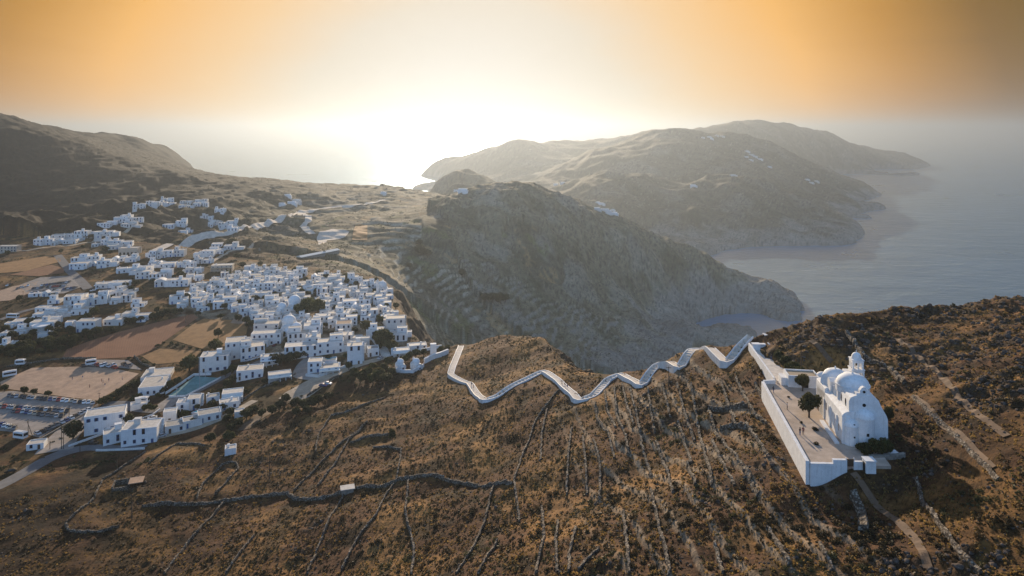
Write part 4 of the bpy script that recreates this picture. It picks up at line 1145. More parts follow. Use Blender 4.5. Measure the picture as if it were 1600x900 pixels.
# ------------------------------------------------------------------ dry stone walls on the hillside
def stone_wall(pts, h=0.8, w=0.6, label=None, lift=0.0):
    W = GP(*pts) if not isinstance(pts[0], Vector) else pts
    P = []
    for a, b in zip(W[:-1], W[1:]):
        n = max(1, int((b.xy - a.xy).length / 0.9))
        for k in range(n): P.append(a.xy.lerp(b.xy, k / n))
    P.append(W[-1].xy)
    for _ in range(3): P = [P[0]] + [(P[i - 1] + P[i] * 2 + P[i + 1]) / 4 for i in range(1, len(P) - 1)] + [P[-1]]
    m = MB(); prev = None; rr = random.Random(int(W[0].x * 100))
    hh = h
    for i, p in enumerate(P):
        d = (P[min(i + 1, len(P) - 1)] - P[max(i - 1, 0)]).normalized(); n = Vector((-d.y, d.x))
        p = p + n * rr.uniform(-0.15, 0.15)
        hh += (h - hh) * 0.4 + rr.uniform(-0.22, 0.2) * h
        hh = max(0.18 * h, min(1.35 * h, hh))
        a = w / 2 * rr.uniform(0.85, 1.2); b = a * rr.uniform(0.55, 0.8)
        row = []
        for off, up in ((-a, -0.7), (-a * 0.95, hh * 0.5), (-b, hh * rr.uniform(0.85, 1.05)), (b, hh * rr.uniform(0.85, 1.05)), (a * 0.95, hh * 0.5), (a, -0.7)):
            q = p + n * off; g = float(zat(q.x, q.y)); row.append((q.x + rr.uniform(-.06, .06), q.y + rr.uniform(-.06, .06), g + up))
        r = m.add(row)
        if prev: m.quadstrip(prev, r, False)
        else: m.face(r[::-1])
        prev = r
    m.face(prev)
    o = m.obj('dry_stone_wall', 'dry_stone'); prop(o, label, 'stone wall', 'dry stone walls on the hillside'); return o
WALL_PTS = []
def build_stone_walls():
    down = [  # walls running down the slope below the zigzag, left to right
        ((873,610),(837,657),(817,710),(803,750),(812,815)), ((893,670),(888,710),(885,773)), ((910,683),(915,727),(917,773)), ((927,687),(938,727),(937,780)),
        ((930,630),(933,657),(950,677),(960,717)), ((960,607),(963,650),(977,680),(982,713)), ((985,607),(993,640),(1003,693)), ((1012,606),(1017,640),(1023,677)), ((1035,600),(1047,653)),
        ((1080,600),(1090,660),(1103,717),(1113,760)), ((1107,643),(1117,677),(1133,697),(1153,717),(1170,743),(1183,777)), ((1113,690),(1133,733),(1147,760)), ((1150,590),(1177,647),(1197,663)), ((1165,663),(1200,713)),
        ((945,612),(948,640),(962,668)), ((972,600),(978,628),(990,665)), ((1058,600),(1068,640),(1085,690)), ((1000,690),(1010,720),(1018,745)), ((1060,660),(1072,700),(1080,725)), ((1128,600),(1140,640),(1150,655)), ((855,640),(846,680),(845,720)), ((1025,690),(1040,730),(1052,770)), ((1180,600),(1192,625),(1200,640))]
    down.sort(key=lambda w: w[0][0])
    for k, w in enumerate(down):
        stone_wall(w, 0.7, 0.62, 'rough stone terrace wall running downhill below the zigzag path, %s from the left' % ordinal(k + 1))
    low = [((847,793),(850,840),(837,897)), ((872,815),(868,850),(871,896)), ((900,825),(890,865),(888,896)), ((935,858),(905,893)), ((973,800),(980,853),(983,897)), ((1017,767),(1030,827),(1043,877),(1047,897)),
           ((1073,723),(1087,760)), ((1117,850),(1130,897)), ((1200,827),(1218,855),(1233,883)), ((1280,850),(1300,893))]
    for k, w in enumerate(low):
        stone_wall(w, 0.75, 0.65, 'crumbling stone wall at the bottom edge of the hillside, %s from the left' % ordinal(k + 1))
    L = lambda pts, lab, h=0.85, w=0.62: stone_wall(pts, h, w, lab)
    L(((222,792),(283,790),(333,787),(400,777),(450,772),(461,782),(483,783),(533,772),(560,763),(607,760),(620,750),(683,745),(713,755),(753,762),(800,757)), 'long dark stone wall crossing the lower hillside from left to right', 1.15, 0.7)
    L(((537,773),(517,807),(497,857),(480,897)), 'stone wall running down to the bottom edge from the pale flat shelter roof')
    L(((620,750),(603,773),(587,807),(557,843),(533,893)), 'thin stone wall snaking down from the peak of the long dark wall')
    L(((627,703),(624,725),(620,749)), 'short stone wall rising above the peak of the long dark wall')
    L(((638,753),(633,800),(647,857),(643,897)), 'stone wall dropping straight down through the dark scrub below the long wall')
    L(((770,762),(757,817),(737,860),(713,897)), 'curved pale stone wall descending from the right end of the long dark wall')
    L(((777,847),(762,870),(747,897)), 'short stone wall beside the bottom edge, right of the curved pale wall')
    L(((460,767),(497,728),(533,693),(573,660)), 'straight stone wall forming the left side of the narrow strip field')
    L(((497,760),(527,720),(543,690),(567,667)), 'straight stone wall forming the right side of the narrow strip field')
    L(((547,693),(575,682),(607,680)), 'dark stone wall stub running right from the top of the strip field')
    L(((493,707),(497,680),(517,650)), 'curved stone wall around the lone round bush')
    L(((517,650),(560,637),(600,623)), 'stone wall along the foot of the gardens above the strip field')
    L(((583,700),(605,699),(627,703)), 'low stone wall joining the top of the short rising wall')
    L(((103,820),(107,830),(130,833),(160,832),(187,823)), 'low stone wall hooking right in the dark lower left corner')
    L(((103,818),(147,780),(160,752)), 'stone wall climbing the dark slope toward the tan roofed ruin')
    L(((160,750),(195,728),(227,707)), 'stone wall running from the tan roofed ruin up to the white villa')
    L(((233,723),(255,707),(277,693),(320,697)), 'stone wall climbing past the rubble below the bungalows')
    L(((307,780),(317,757),(347,727)), 'left stone wall of the hooked enclosure below the small white box')
    L(((347,727),(358,722),(370,723),(373,733)), 'top stone wall of the hooked enclosure below the small white box')
    L(((373,733),(355,753),(337,773)), 'right stone wall of the hooked enclosure below the small white box')
    L(((257,897),(293,850),(325,815),(353,783)), 'long stone wall slanting up from the bottom edge, left of all others there')
    L(((353,897),(375,865),(397,837)), 'short slanting stone wall on the bottom edge under the long dark wall')
    L(((1107,642),(1137,640),(1167,637)), 'dark upper wall of the ruined stone pens left of the courtyard', 1.3)
    L(((1145,655),(1148,668)), 'tiny cross wall in the ruined stone pens', 1.2)
    L(((1125,673),(1150,668),(1175,672)), 'dark lower wall of the ruined stone pens left of the courtyard', 1.3)
    L(((1323,520),(1338,543),(1350,560),(1387,577),(1413,600)), 'broad pale terrace wall behind the bell tower', 1.1, 1.0)
    L(((1433,750),(1440,787),(1467,820),(1487,847),(1510,877),(1533,897)), 'stone wall running down the shaded slope right of the footpath', 0.8)
    L(((1333,777),(1347,800),(1350,830)), 'short pale stone wall below the courtyard corner', 1.2, 1.5)
    L(((1425,620),(1445,640),(1470,665)), 'half buried stone wall on the slope right of the church', 0.5, 0.7)
    L(((1470,660),(1510,700),(1560,750)), 'half buried stone wall on the far right slope', 0.5, 0.7)
    L(((150,560),(97,561),(60,566),(10,574)), 'stone wall between the ploughed field and the football ground', 1.0, 0.7)
    L(((210,558),(222,569),(235,575)), 'pale curved stone wall at the corner of the ploughed field', 1.2, 0.6)
    L(((302,663),(330,650),(360,634)), 'stone wall along the bungalow track', 1.0, 0.6)
    L(((370,632),(407,607),(440,595),(462,585)), 'stone wall above the brown earth track', 1.0, 0.6)
    L(((480,620),(500,607),(520,592),(535,588)), 'pale stone wall beside the two parked cars', 1.2, 0.5)
# ------------------------------------------------------------------ houses
HOUSES = []
def house(g, w, d, h, rz=0.0, mat='plaster', roof='flat_roof', rng=None, detail=1, annex=True, name='house', feats=None, wins=True, label=None, cat='house', group=None, porch=False, arches=0, shut=None):
    """flat-roofed island house: walls with parapet (the thing itself), roofs, windows, doors, chimney, roof hut as parts"""
    rng = rng or random.Random(int(g.x * 31 + g.y * 17))
    ft = []
    m = MB(); blocks = [(-w / 2, w / 2, 0.0, d, h)]
    m.parapet(-w / 2, w / 2, 0, d, -4.0, h, 0.25, 0.3)
    picks = []
    if annex and w > 5:
        picks = rng.sample(('up', 'side', 'front', 'back'), 2 if (annex == 2 or rng.random() < 0.5) else 1) if rng.random() < 0.92 else []
    for k in picks:
        if k == 'back':    # a taller or lower block behind, out of line
            ww = w * rng.uniform(0.45, 0.8); dd = rng.uniform(3, 4.5); hh = h * rng.choice((0.7, 0.8, 1.2, 1.35)); xo = rng.choice((-1, 1)) * w * rng.uniform(0.25, 0.45)
            m.parapet(xo - ww / 2, xo + ww / 2, d - 0.6, d + dd, -4, hh, 0.22, 0.25); blocks.append((xo - ww / 2, xo + ww / 2, d - 0.6, d + dd, hh)); ft.append('rear block')
        if k == 'up':       # upper room set back on the roof
            ww = w * rng.uniform(0.35, 0.6); dd = d * rng.uniform(0.45, 0.7); xo = rng.choice((-1, 1)) * (w - ww) / 2 * 0.92
            m.parapet(xo - ww / 2, xo + ww / 2, d - dd - 0.15, d - 0.15, h - 0.6, h + 2.7, 0.22, 0.25); blocks.append((xo - ww / 2, xo + ww / 2, d - dd - 0.15, d - 0.15, h + 2.7)); ft.append('upper room')
        if k == 'side':    # low wing at the side
            ww = w * rng.uniform(0.4, 0.7); dd = d * rng.uniform(0.6, 0.9); sgn = rng.choice((-1, 1)); hh = max(2.4, h * rng.uniform(0.55, 0.75))
            x0 = w / 2 - 0.3 if sgn > 0 else -w / 2 - ww + 0.3
            m.parapet(x0, x0 + ww, 0.5, 0.5 + dd, -4, hh, 0.22, 0.25); blocks.append((x0, x0 + ww, 0.5, 0.5 + dd, hh)); ft.append('side wing')
        if k == 'front':   # low room in front
            ww = w * rng.uniform(0.4, 0.75); dd = rng.uniform(2.2, 3.6); hh = max(2.3, h * 0.6); xo = rng.uniform(-1, 1) * (w - ww) / 2 * 0.9
            m.parapet(xo - ww / 2, xo + ww / 2, -dd, 0.2, -4, hh, 0.2, 0.3); blocks.append((xo - ww / 2, xo + ww / 2, -dd, 0.2, hh)); ft.append('front room')
    if annex and w > 5 and 'up' not in picks:
        if rng.random() < 0.18 and h < 5:
            m.prism_y([(-w / 2 + 0.3, h - 0.35)] + [(-w / 2 + 0.3 + (w * 0.55) * i / 8, h - 0.2 + 1.5 * math.sin(math.pi * i / 8)) for i in range(9)] + [(-w / 2 + 0.3 + w * 0.55, h - 0.35)], 0.35, d - 0.35); ft.append('vaulted roof')
    if rng.random() < 0.5 and detail:      # outside stair along a side wall
        sx = rng.choice((-1, 1)); n = 6
        for i in range(n): m.box(sx * w / 2 - (0 if sx > 0 else 0.9), sx * w / 2 + (0.9 if sx > 0 else 0), d - 0.3 - (i + 1) * 0.5, d - 0.3 - i * 0.5, -4, h * (n - i) / n - 0.1 - 0.01 * i)
        ft.append('outside stair')
    o = m.obj(name, mat, None, False, g, rz)
    m = MB()
    for i, (x0, x1, y0, y1, z) in enumerate(blocks): m.box(x0 + 0.27, x1 - 0.27, y0 + 0.27, y1 - 0.27, z - 0.29, z - 0.2 - 0.004 * i)
    m.obj('roof', roof, o)
    if wins:
        door = DOORM if rng.random() < 0.6 else DOORW
        two = h > 4.6
        nf = max(1, int(w / 3.0))
        us = [(-w / 2) + w * (i + 0.5) / nf + rng.uniform(-0.3, 0.3) for i in range(nf)]
        front = [b for b in blocks if b[2] < -1]
        blk = lambda u: any(b[0] - 0.7 < u < b[1] + 0.7 for b in front)
        kd = rng.randrange(nf)
        wk = 'plain' if rng.random() < 0.75 else 'tall'
        for i, u in enumerate(us):
            if not blk(u):
                if i == kd: wall_place(o, door, 'door', 'f', u, 0.0, w, d)
                elif rng.random() < 0.8: win(o, rng, detail, 'f', u, 0.95, w, d, 'plain', shut)
            if two and rng.random() < 0.8: win(o, rng, detail, 'f', u, h - 2.5, w, d, wk, shut)
        for b in front:
            u = (b[0] + b[1]) / 2; l = link('door' if blk(us[kd]) else 'window', door if blk(us[kd]) else WIN['plain'], o, (u, b[2], 0.0 if blk(us[kd]) else 0.9))
        side = 'r' if g.x < 60 else 'l'
        ns = max(1, int(d / 3.8))
        if 'side wing' not in ft and 'outside stair' not in ft:
            for i in range(ns):
                if rng.random() < 0.65: win(o, rng, 0, side, d * (i + 0.5) / ns, 1.0 if not two else h - 2.5, w, d, 'plain' if rng.random() < 0.6 else 'small', None)
        if 'upper room' in ft:
            b = blocks[1 + [q for q in picks].index('up')]; link('window', WIN['small'], o, ((b[0] + b[1]) / 2, b[2], h + 1.0))
    if rng.random() < 0.55 and w > 4:
        link('chimney', CHIM, o, (rng.uniform(-0.35, 0.35) * w, d * rng.uniform(0.55, 0.8), h - 0.3)); ft.append('chimney')
    if detail and rng.random() < 0.22 and 'upper room' not in ft and w > 7 and 'vaulted roof' not in ft:
        link('roof_hut', HUT, o, (rng.uniform(-0.25, 0.25) * w, d * 0.65, h - 0.25)); ft.append('roof hut')
    if porch:      # shaded verandah with posts
        m = MB(); m.box(-w / 2, w / 2, -2.6, -0.05, h * 0.62, h * 0.62 + 0.25); m.obj('verandah_roof', 'canvas' if porch == 2 else mat, o)
        for i in range(max(3, int(w / 2.6)) + 1):
            u = -w / 2 + 0.2 + (w - 0.4) * i / max(3, int(w / 2.6)); m = MB(); m.box(u - 0.17, u + 0.17, -2.5, -2.2, -3, h * 0.62); m.obj('post', mat, o)
        ft.append('columned verandah')
    for i in range(arches):
        u = -w / 2 + w * (i + 0.5) / arches; m = MB(); a = min(0.9, w / arches * 0.33)
        m.prism_y([(u - a, 0.0), (u + a, 0.0), (u + a, 1.7), (u + a * 0.7, 2.2), (u, 2.45), (u - a * 0.7, 2.2), (u - a, 1.7)], -0.03, 0.05); m.obj('archway', 'dark_opening', o)
    prop(o, label, cat, group)
    HOUSES.append(dict(o=o, g=g, w=w, d=d, h=h, rz=rz, ft=ft, two=h > 4.6, mat=mat, label=label))
    return o

def win(o, rng, detail, side, u, z, w, d, kind, shut):
    if detail >= 2 and kind == 'plain':
        p = wall_place(o, WPANE, 'window', side, u, z, w, d)
        link('frame', WFRAME, p)
        if shut:
            for x in (-0.7, 0.7): link('shutter', WSHUT, p, (x, 0, 0))
    else:
        wall_place(o, WIN[kind], 'window', side, u, z, w, d)

def hpx(x0, x1, yb, ht, rz=0.0, d=None, **kw):
    g = ground((x0 + x1) / 2, yb); t = g.y * CP - (g.z - H) * SP
    w = (x1 - x0) * t / F / math.cos(rz * 0.7); h = max(2.6, ht * t / F * 1.06)
    if d is None: d = min(max(5.5, 0.85 * w), 9.5)
    if not kw.get('label') and h <= 9.5: h = min(h, 6.2)
    if h > 9.5 and not kw.get('label'):      # a cluster stepping up the slope: a lower house in front, another behind
        k2 = dict(kw); hpx(x0 + 0.1 * (x1 - x0), x1 - 0.05 * (x1 - x0), yb - 0.42 * ht, min(ht * 0.6, 5.6 * F / t), rz, None, **k2); h = random.Random(int(x0 + yb)).uniform(3.4, 5.6); ht = h * F / t / 1.06
    if w > 14.5 and not kw.get('label'):      # a long row is several houses side by side
        n = 2; out = []
        for i in range(n):
            rr = random.Random(int(x0 * 3 + yb * 7 + i)); u = (x1 - x0) / n; a = x0 + i * u + rr.uniform(0.0, 0.12) * u; b = x0 + (i + 1) * u - rr.uniform(0.0, 0.15) * u
            out.append(hpx(a, b, yb - rr.uniform(0, 2.2), ht * rr.uniform(0.62, 1.0), rz + R(rr.uniform(-8, 8)), None, **kw))
        return out[0]
    return house(g, w, d, h, rz, **kw)

def build_houses():
    rz = R
    # lower left: the large nearest buildings
    hpx(137, 190, 676, 27, rz(24), 9.5, detail=2, annex=False, shut=1, label='big white two-storey building with small dark windows beside the dark tree and car park', group='white houses of the town')
    hpx(166, 202, 692, 16, rz(32), 7, detail=2, annex=False, label='long low white villa wing below the big two-storey building')
    hpx(192, 242, 695, 24, rz(14), 10, detail=2, annex=False, label='white villa with terrace and blue windows nearest the curving road')
    hpx(203, 232, 683, 15, rz(30), 6, detail=1, annex=False, label='small white block joining the two wings of the roadside villa')
    hpx(43, 66, 703, 8, rz(18), 5, detail=1, annex=False, label='tiny white kiosk with pale flat roof beside the road and car park')
    hpx(276, 294, 646, 16, rz(15), 6, annex=False, label='white cubic house left of its twin above the bungalow pool', detail=2)
    hpx(293, 311, 641, 17, rz(15), 7, annex=False, label='white cubic house right of its twin above the bungalow pool', detail=2)
    hpx(256, 274, 661, 17, rz(20), 5, annex=False, label='narrow white house left of the pool, beside the palms', detail=2)
    hpx(260, 289, 676, 11, rz(24), 7, annex=False, label='grey white bungalow nearest the bungalow track, left of the others', detail=2, roof='grey_roof')
    hpx(288, 314, 668, 11, rz(28), 6, annex=False, label='middle grey white bungalow beside the track', detail=2, roof='grey_roof')
    hpx(312, 343, 659, 12, rz(28), 7, annex=False, label='grey white bungalow at the right end of the pool', detail=2, roof='grey_roof')
    hpx(324, 342, 628, 7, rz(26), 5, annex=False, label='low pale bungalow behind the bushes above the pool', roof='grey_roof')
    hpx(348, 378, 628, 13, rz(18), 7, annex=False, label='white bungalow with canopy at the upper end of the bungalow row', detail=2, porch=2)
    hpx(345, 372, 640, 11, rz(26), 6, annex=False, label='grey white bungalow in the dark bushes below the upper bungalow', detail=2)
    hpx(367, 381, 652, 7, rz(20), 4, annex=False, wins=False, label='little white shed among dark bushes below the bungalows', cat='shed', name='shed')
    # the school
    hpx(218, 254, 618, 13, rz(16), 17, annex=False, detail=2, arches=0, label='front wing of the white school with a row of tall blue windows', cat='school', name='school')
    hpx(222, 262, 598, 9, rz(16), 14, annex=False, detail=1, label='rear wing of the white school with tan flat roof', cat='school', name='school')
    hpx(206, 228, 640, 8, rz(28), 5, annex=False, label='low white outbuilding between the two-storey building and garden island')
    # middle, right of the fields
    hpx(314, 355, 581, 23, rz(14), 10, annex=False, detail=2, shut=1, label='square white two-storey guesthouse right of the big tree and sports court')
    hpx(353, 380, 562, 26, rz(18), 11, annex=False, detail=2, label='tall left block of the white hotel above the angled parked cars')
    hpx(378, 412, 561, 18, rz(24), 9, detail=2, label='right block of the white hotel above the angled parked cars')
    hpx(371, 409, 593, 14, rz(16), 9, annex=False, detail=2, label='single white bungalow with broad pale roof between bushes below the hotel')
    hpx(408, 434, 571, 13, rz(18), 6, detail=2, label='small white house with verandah by the dark hedge below the hotel', porch=1, annex=False)
    hpx(393, 438, 540, 18, rz(8), 8, detail=2, label='white house with dark red bougainvillea beside the ploughed field')
    hpx(397, 434, 522, 15, rz(10), 8, detail=2, label='white house behind the bougainvillea house')
    hpx(446, 495, 560, 18, rz(14), 9, detail=2, annex=False, label='long white house with pale roof above the dark hedge')
    hpx(478, 500, 548, 20, rz(14), 7, detail=2, annex=False, label='white block with blue door at the right end of the long hedge house')
    hpx(450, 482, 538, 16, rz(12), 8, detail=2, label='white house behind the long hedge house, on its left')
    hpx(475, 500, 528, 18, rz(12), 8, detail=2, label='white house behind the long hedge house, on its right')
    hpx(497, 536, 553, 18, rz(14), 8, detail=2, label='white terraced house above the pool bar')
    hpx(481, 502, 583, 17, rz(10), 7, detail=2, annex=False, label='white pool bar house at the gravel yard')
    hpx(500, 530, 583, 8, rz(18), 8, detail=1, annex=False, label='low white terrace building of the pool bar with flat canopy', porch=2)
    hpx(543, 566, 570, 28, rz(12), 7, detail=2, annex=False, label='tall white tower house beside the road to town')
    hpx(548, 572, 553, 15, rz(12), 7, detail=2, label='white house behind the tower house')
    hpx(522, 550, 541, 16, rz(12), 8, detail=2, label='white house with vaulted look in front of the dark roofed hall')
    hpx(421, 454, 594, 9, rz(22), 6, detail=1, annex=False, label='low white ruin-like house with awning left of the gravel yard', porch=2)
    hpx(525, 548, 522, 15, rz(10), 9, detail=1, annex=False, roof='tile', label='white hall with brown tiled roof in the town centre')
    hpx(578, 601, 530, 14, rz(10), 7, detail=2, label='white house right of the big town trees')
    hpx(603, 632, 521, 22, rz(8), 8, detail=2, label='tall white house on the cliff edge right of the town trees')
    hpx(606, 636, 534, 12, rz(6), 7, detail=1, label='white house with terrace under the tall cliff house')
    hpx(575, 592, 557, 12, rz(16), 6, detail=1, annex=False, label='low grey white house at the street bend', roof='grey_roof')
    hpx(615, 640, 556, 8, rz(14), 6, detail=1, annex=False, label='low white restaurant at the cliff edge by the street end', porch=2)
    hpx(640, 667, 547, 7, rz(14), 6, detail=1, annex=False, label='last low white house on the cliff edge toward the zigzag path')
    # the outer quarters
    L = [(208,228,327,9),(227,250,324,9),(249,273,321,12),(278,302,325,11),(301,326,324,14),(335,352,333,6),(317,334,343,6),(325,344,354,9),(341,360,356,10),(353,372,358,12),(356,370,362,6),
         (187,205,349,12),(203,222,349,11),(189,206,356,6),(152,171,356,7),(52,82,384,10),(79,101,383,17),(99,117,381,15),(114,137,377,17),(148,166,371,9),(161,176,369,7),(156,181,384,9),(175,207,386,12),(170,190,390,6),
         (175,213,410,7),(109,134,421,18),(130,155,417,16),(152,171,418,11),(232,258,404,14),(255,287,403,11),(275,290,353,8),(254,271,357,6),(278,300,365,5),(301,330,403,9),(329,348,397,16),(316,333,402,11),(350,370,390,6),
         (183,215,428,8),(214,235,429,11),(233,256,440,13),(212,233,436,13),(232,258,416,6),(250,272,418,6),(275,303,419,9),(302,330,413,9),(289,316,427,8),(243,270,448,9),(268,293,448,10),(290,317,438,8),(143,153,386,5),(150,172,451,7),(170,196,450,8),
         (102,131,476,16),(110,134,482,12),(137,168,477,14),(173,206,474,11),(158,181,464,7),(180,201,462,7),(50,80,465,7),(55,73,488,7),(52,79,497,6),(68,103,497,10),(80,104,492,9),(112,138,492,8),(48,80,514,10),(62,83,516,12),
         (161,190,509,9),(188,234,501,10),(102,112,514,10),(8,24,511,5),(20,46,508,5),(0,12,529,8),(22,41,522,5),(0,20,545,7),(60,78,528,5),
         (75,92,475,6),(205,224,480,5)]
    for k, (x0, x1, yb, ht) in enumerate(L):
        hpx(x0, x1, yb, ht, rz(random.Random(k).uniform(4, 20)), detail=1)
    hpx(119, 148, 519, 16, rz(4), 8, annex=False, detail=2, label='separate white two-storey house with dark windows in the dark woodland')
    hpx(186, 214, 398, 10, rz(8), 8, mat='beige_plaster', annex=False, arches=5, wins=False, label='beige house with a row of dark arches in the outer quarter')
    hpx(-4, 25, 394, 9, rz(4), 8, mat='beige_plaster', annex=False, label='beige stone house at the far left edge')
    hpx(331, 362, 424, 9, rz(12), 9, mat='beige_plaster', annex=False, porch=1, label='beige house with pale columns behind the town')
    # little shelters on the hillside
    hpx(352, 368, 711, 5, rz(20), 4, annex=False, wins=False, detail=0, label='small white box hut alone on the stony slope', cat='hut', name='hut')
    # dense town, on a slightly turned street grid
    dense = [(262,480),(263,470),(298,455),(326,444),(338,436),(372,432),(388,416),(440,424),(500,431),(556,440),(600,447),(609,468),(612,480),(622,505),(598,512),(588,508),(566,520),(560,532),(520,538),(505,530),(470,526),(440,530),(425,515),(400,508),(385,495),(345,492),(300,489)]
    DW = [ground(*p).xy for p in dense]
    ang = R(14); ca, sa = math.cos(ang), math.sin(ang)
    cx = sum(p[0] for p in DW) / len(DW); cy = sum(p[1] for p in DW) / len(DW)
    busy = [(q['g'], max(q['w'], q['d']) * 0.62) for q in HOUSES]
    trees = [ground(*p) for p in ((470,494),(483,490),(498,487),(432,520),(447,508),(575,520),(345,497),(385,505),(430,462),(473,470),(520,462),(415,475),(560,503))]
    rows = []
    for j in range(-16, 17):
        row = []
        for i in range(-18, 19):
            rr = random.Random(i * 101 + j * 7)
            a = i * 10.7 + rr.uniform(-1.9, 1.9) + (j % 2) * 5; b = j * 10.9 + rr.uniform(-1.8, 1.8)
            X = cx + a * ca - b * sa; Y = cy + a * sa + b * ca
            s = poly_sdf(np.array([X]), np.array([Y]), [tuple(p) for p in DW])[0]
            if s > -1.5: continue
            g = Vector((X, Y, float(zat(X, Y))))
            if any((g.xy - t.xy).length < 7 for t in trees) or any((g.xy - q[0].xy).length < q[1] + 4.5 for q in busy): continue
            if rr.random() < 0.12: continue
            row.append((g, rr))
        if row: rows.append(row)
    nR = len(rows)
    for j, row in enumerate(rows):
        row.sort(key=lambda q: to_px(*q[0])[0])
        for i, (g, rr) in enumerate(row):
            w = rr.uniform(5.8, 9.2); d = rr.uniform(5.5, 8.0); h = rr.choice((2.9, 3.2, 3.5, 3.8, 5.2, 5.8))
            house(g, w, d, h, ang + R(rr.uniform(-9, 9)), rng=rr, detail=1, annex=2, roof=rr.choice(('flat_roof', 'flat_roof', 'flat_roof', 'grey_roof')))
            HOUSES[-1]['row'] = (j + 1, i + 1)
    print('town rows', nR, 'dense', sum(map(len, rows)), 'houses', len(HOUSES))
    # domed chapels among the houses
    def chapel(px, py, r, lab, two=False, rz_=0.2):
        g = ground(px, py); c = empty('chapel', g, rz_); prop(c, lab, 'chapel')
        m = MB(); m.prism_y([(-r, -4), (-r, r * 0.95), (-r * 0.7, r * 1.35), (0, r * 1.55), (r * 0.7, r * 1.35), (r, r * 0.95), (r, -4)], 0, r * 3.2); m.obj('nave', 'plaster', c, True)
        m = MB(); m.cyl((0, r * 1.7), r * 0.92, r * 0.9, r * 1.7, 18); m.dome((0, r * 1.7), r * 0.95, r * 1.7, r * 0.85, 18, 6); m.obj('dome', 'plaster', c, True)
        m = MB(); m.cyl((0, 0.1), r * 0.5, -4, r * 0.8, 14); m.dome((0, 0.1), r * 0.5, r * 0.8, r * 0.4, 14, 4); m.obj('apse', 'plaster', c, True)
        m = MB(); m.box(-r * 0.3, r * 0.3, r * 3.0, r * 3.3, r * 1.3, r * 2.1); m.prism_y([(-r * 0.3, r * 2.1), (r * 0.3, r * 2.1), (0, r * 2.5)], r * 3.02, r * 3.28); m.obj('bell_gable', 'plaster', c)
        link('door', DOORW, c, (r * 1.01, r * 1.2, 0), math.pi / 2); link('window', WIN['small'], c, (-0.0, -r * 0.42, r * 0.3))
        return c
    chapel(449, 527, 4.6, 'large white domed chapel with pointed bell gable below the big green trees')
    chapel(464, 530, 3.4, 'smaller white chapel beside the large domed chapel, on its right', rz_=0.35)
    chapel(458, 492, 4.6, 'white domed chapel directly left of the big green trees')
    chapel(443, 494, 3.2, 'small white chapel with bare arched gable left of the tree side dome', rz_=0.5)
    chapel(596, 462, 3.8, 'white church with slim tower at the far right corner of the town', rz_=0.1)
    g = ground(590, 464); m = MB(); m.box(-0.9, 0.9, -0.9, 0.9, -3, 9.0); m.box(-0.7, 0.7, -0.7, 0.7, 9.0, 11.5); m.prism_y([(-0.9, 11.5), (0.9, 11.5), (0, 13.6)], -0.7, 0.7)
    o = m.obj('bell_tower', 'plaster', None, False, g); prop(o, 'slim white bell tower at the far right corner of the town', 'bell tower')
    chapel(629, 578, 1.9, 'white chapel with pointed roof among the gardens left of the path start', rz_=0.5)
    chapel(655, 578, 2.0, 'white chapel with pointed gable nearest the start of the zigzag path', rz_=0.6)
    g1 = [Vector(ray_alt(px, py, z)[:2]) for px, py, z in ((663, 572, 207), (680, 565, 208), (700, 557, 208.5))]
    o = wall_along('churchyard_wall', g1, 2.6, 1.2); prop(o, 'white churchyard wall climbing from the last chapel toward the path start', 'wall')
    p = ground(677, 557); m = MB(); m.box(-1.6, 1.6, -1.2, 1.2, -3, 7.0); o = m.obj('gate_tower', 'plaster', None, False, p, 0.2); prop(o, 'square white gate tower at the cliff end of the churchyard wall', 'tower')
    # other built things
    g = ground(64, 519); wt = empty('round_pavilion', g); prop(wt, 'round white flat-topped pavilion with slanting pole in the dark woodland', 'pavilion')
    m = MB(); m.cyl((0, 0), 5.2, 4.2, 4.9, 24); m.obj('roof', 'plaster', wt); m = MB(); m.cyl((0, 0), 3.4, -2, 4.2, 20); m.obj('wall', 'plaster', wt)
    m = MB(); m.tube([(5, -1, 4.0), (15, -16, -1.0)], 0.35); m.obj('slanting_pole', 'metal_grey', wt)
    # long shed on the saddle
    a, b = ground(471, 404), ground(530, 397); d = (b - a).xy; L_ = d.length
    sh = empty('shed', (a.x, a.y, min(a.z, b.z)), math.atan2(d.y, d.x)); prop(sh, 'long low shed with pale roof alone on the saddle behind the town', 'shed')
    m = MB(); m.box(0, L_, 0, 7, -3, 4.2); m.obj('wall', 'stone', sh); m = MB(); m.prism_x([(-0.6, 4.2), (7.6, 4.2), (7.6, 4.5), (3.5, 5.6), (-0.6, 4.5)], -0.6, L_ + 0.6); m.obj('roof', 'canvas', sh)
    # sports court walls, roadside garden wall, car park wall
    def W(name, px, h, w, lab, mat='plaster', cat='wall'):
        o = wall_along(name, [ground(*p).xy for p in px], h, w, mat, 2.0); prop(o, lab, cat)
    W('court_wall', ((264, 621), (290, 620), (345, 591)), 0.9, 0.4, 'low white wall along the lane side of the sports court')
    W('court_wall', ((259, 616), (303, 587), (330, 586)), 1.2, 0.4, 'white wall along the school side of the sports court')
    W('garden_wall', ((107, 699), (120, 694), (150, 683), (165, 677)), 0.9, 0.4, 'white roadside wall curving around the dark tree')
    W('garden_wall', ((196, 655), (222, 655), (240, 648), (250, 640)), 0.7, 0.4, 'low white wall around the front of the garden island')
    W('garden_wall', ((150, 705), (190, 704), (226, 702)), 0.8, 0.4, 'low wall between the road and the dark field below the villa')
    W('car_park_wall', ((52, 689), (64, 687), (97, 668), (146, 640), (160, 627)), 0.8, 0.5, 'long low brown wall between the car park and the street', 'stone')
    W('terrace_wall', ((600, 577), (625, 582), (645, 583), (662, 573)), 1.6, 0.6, 'white terrace wall under the two last chapels')
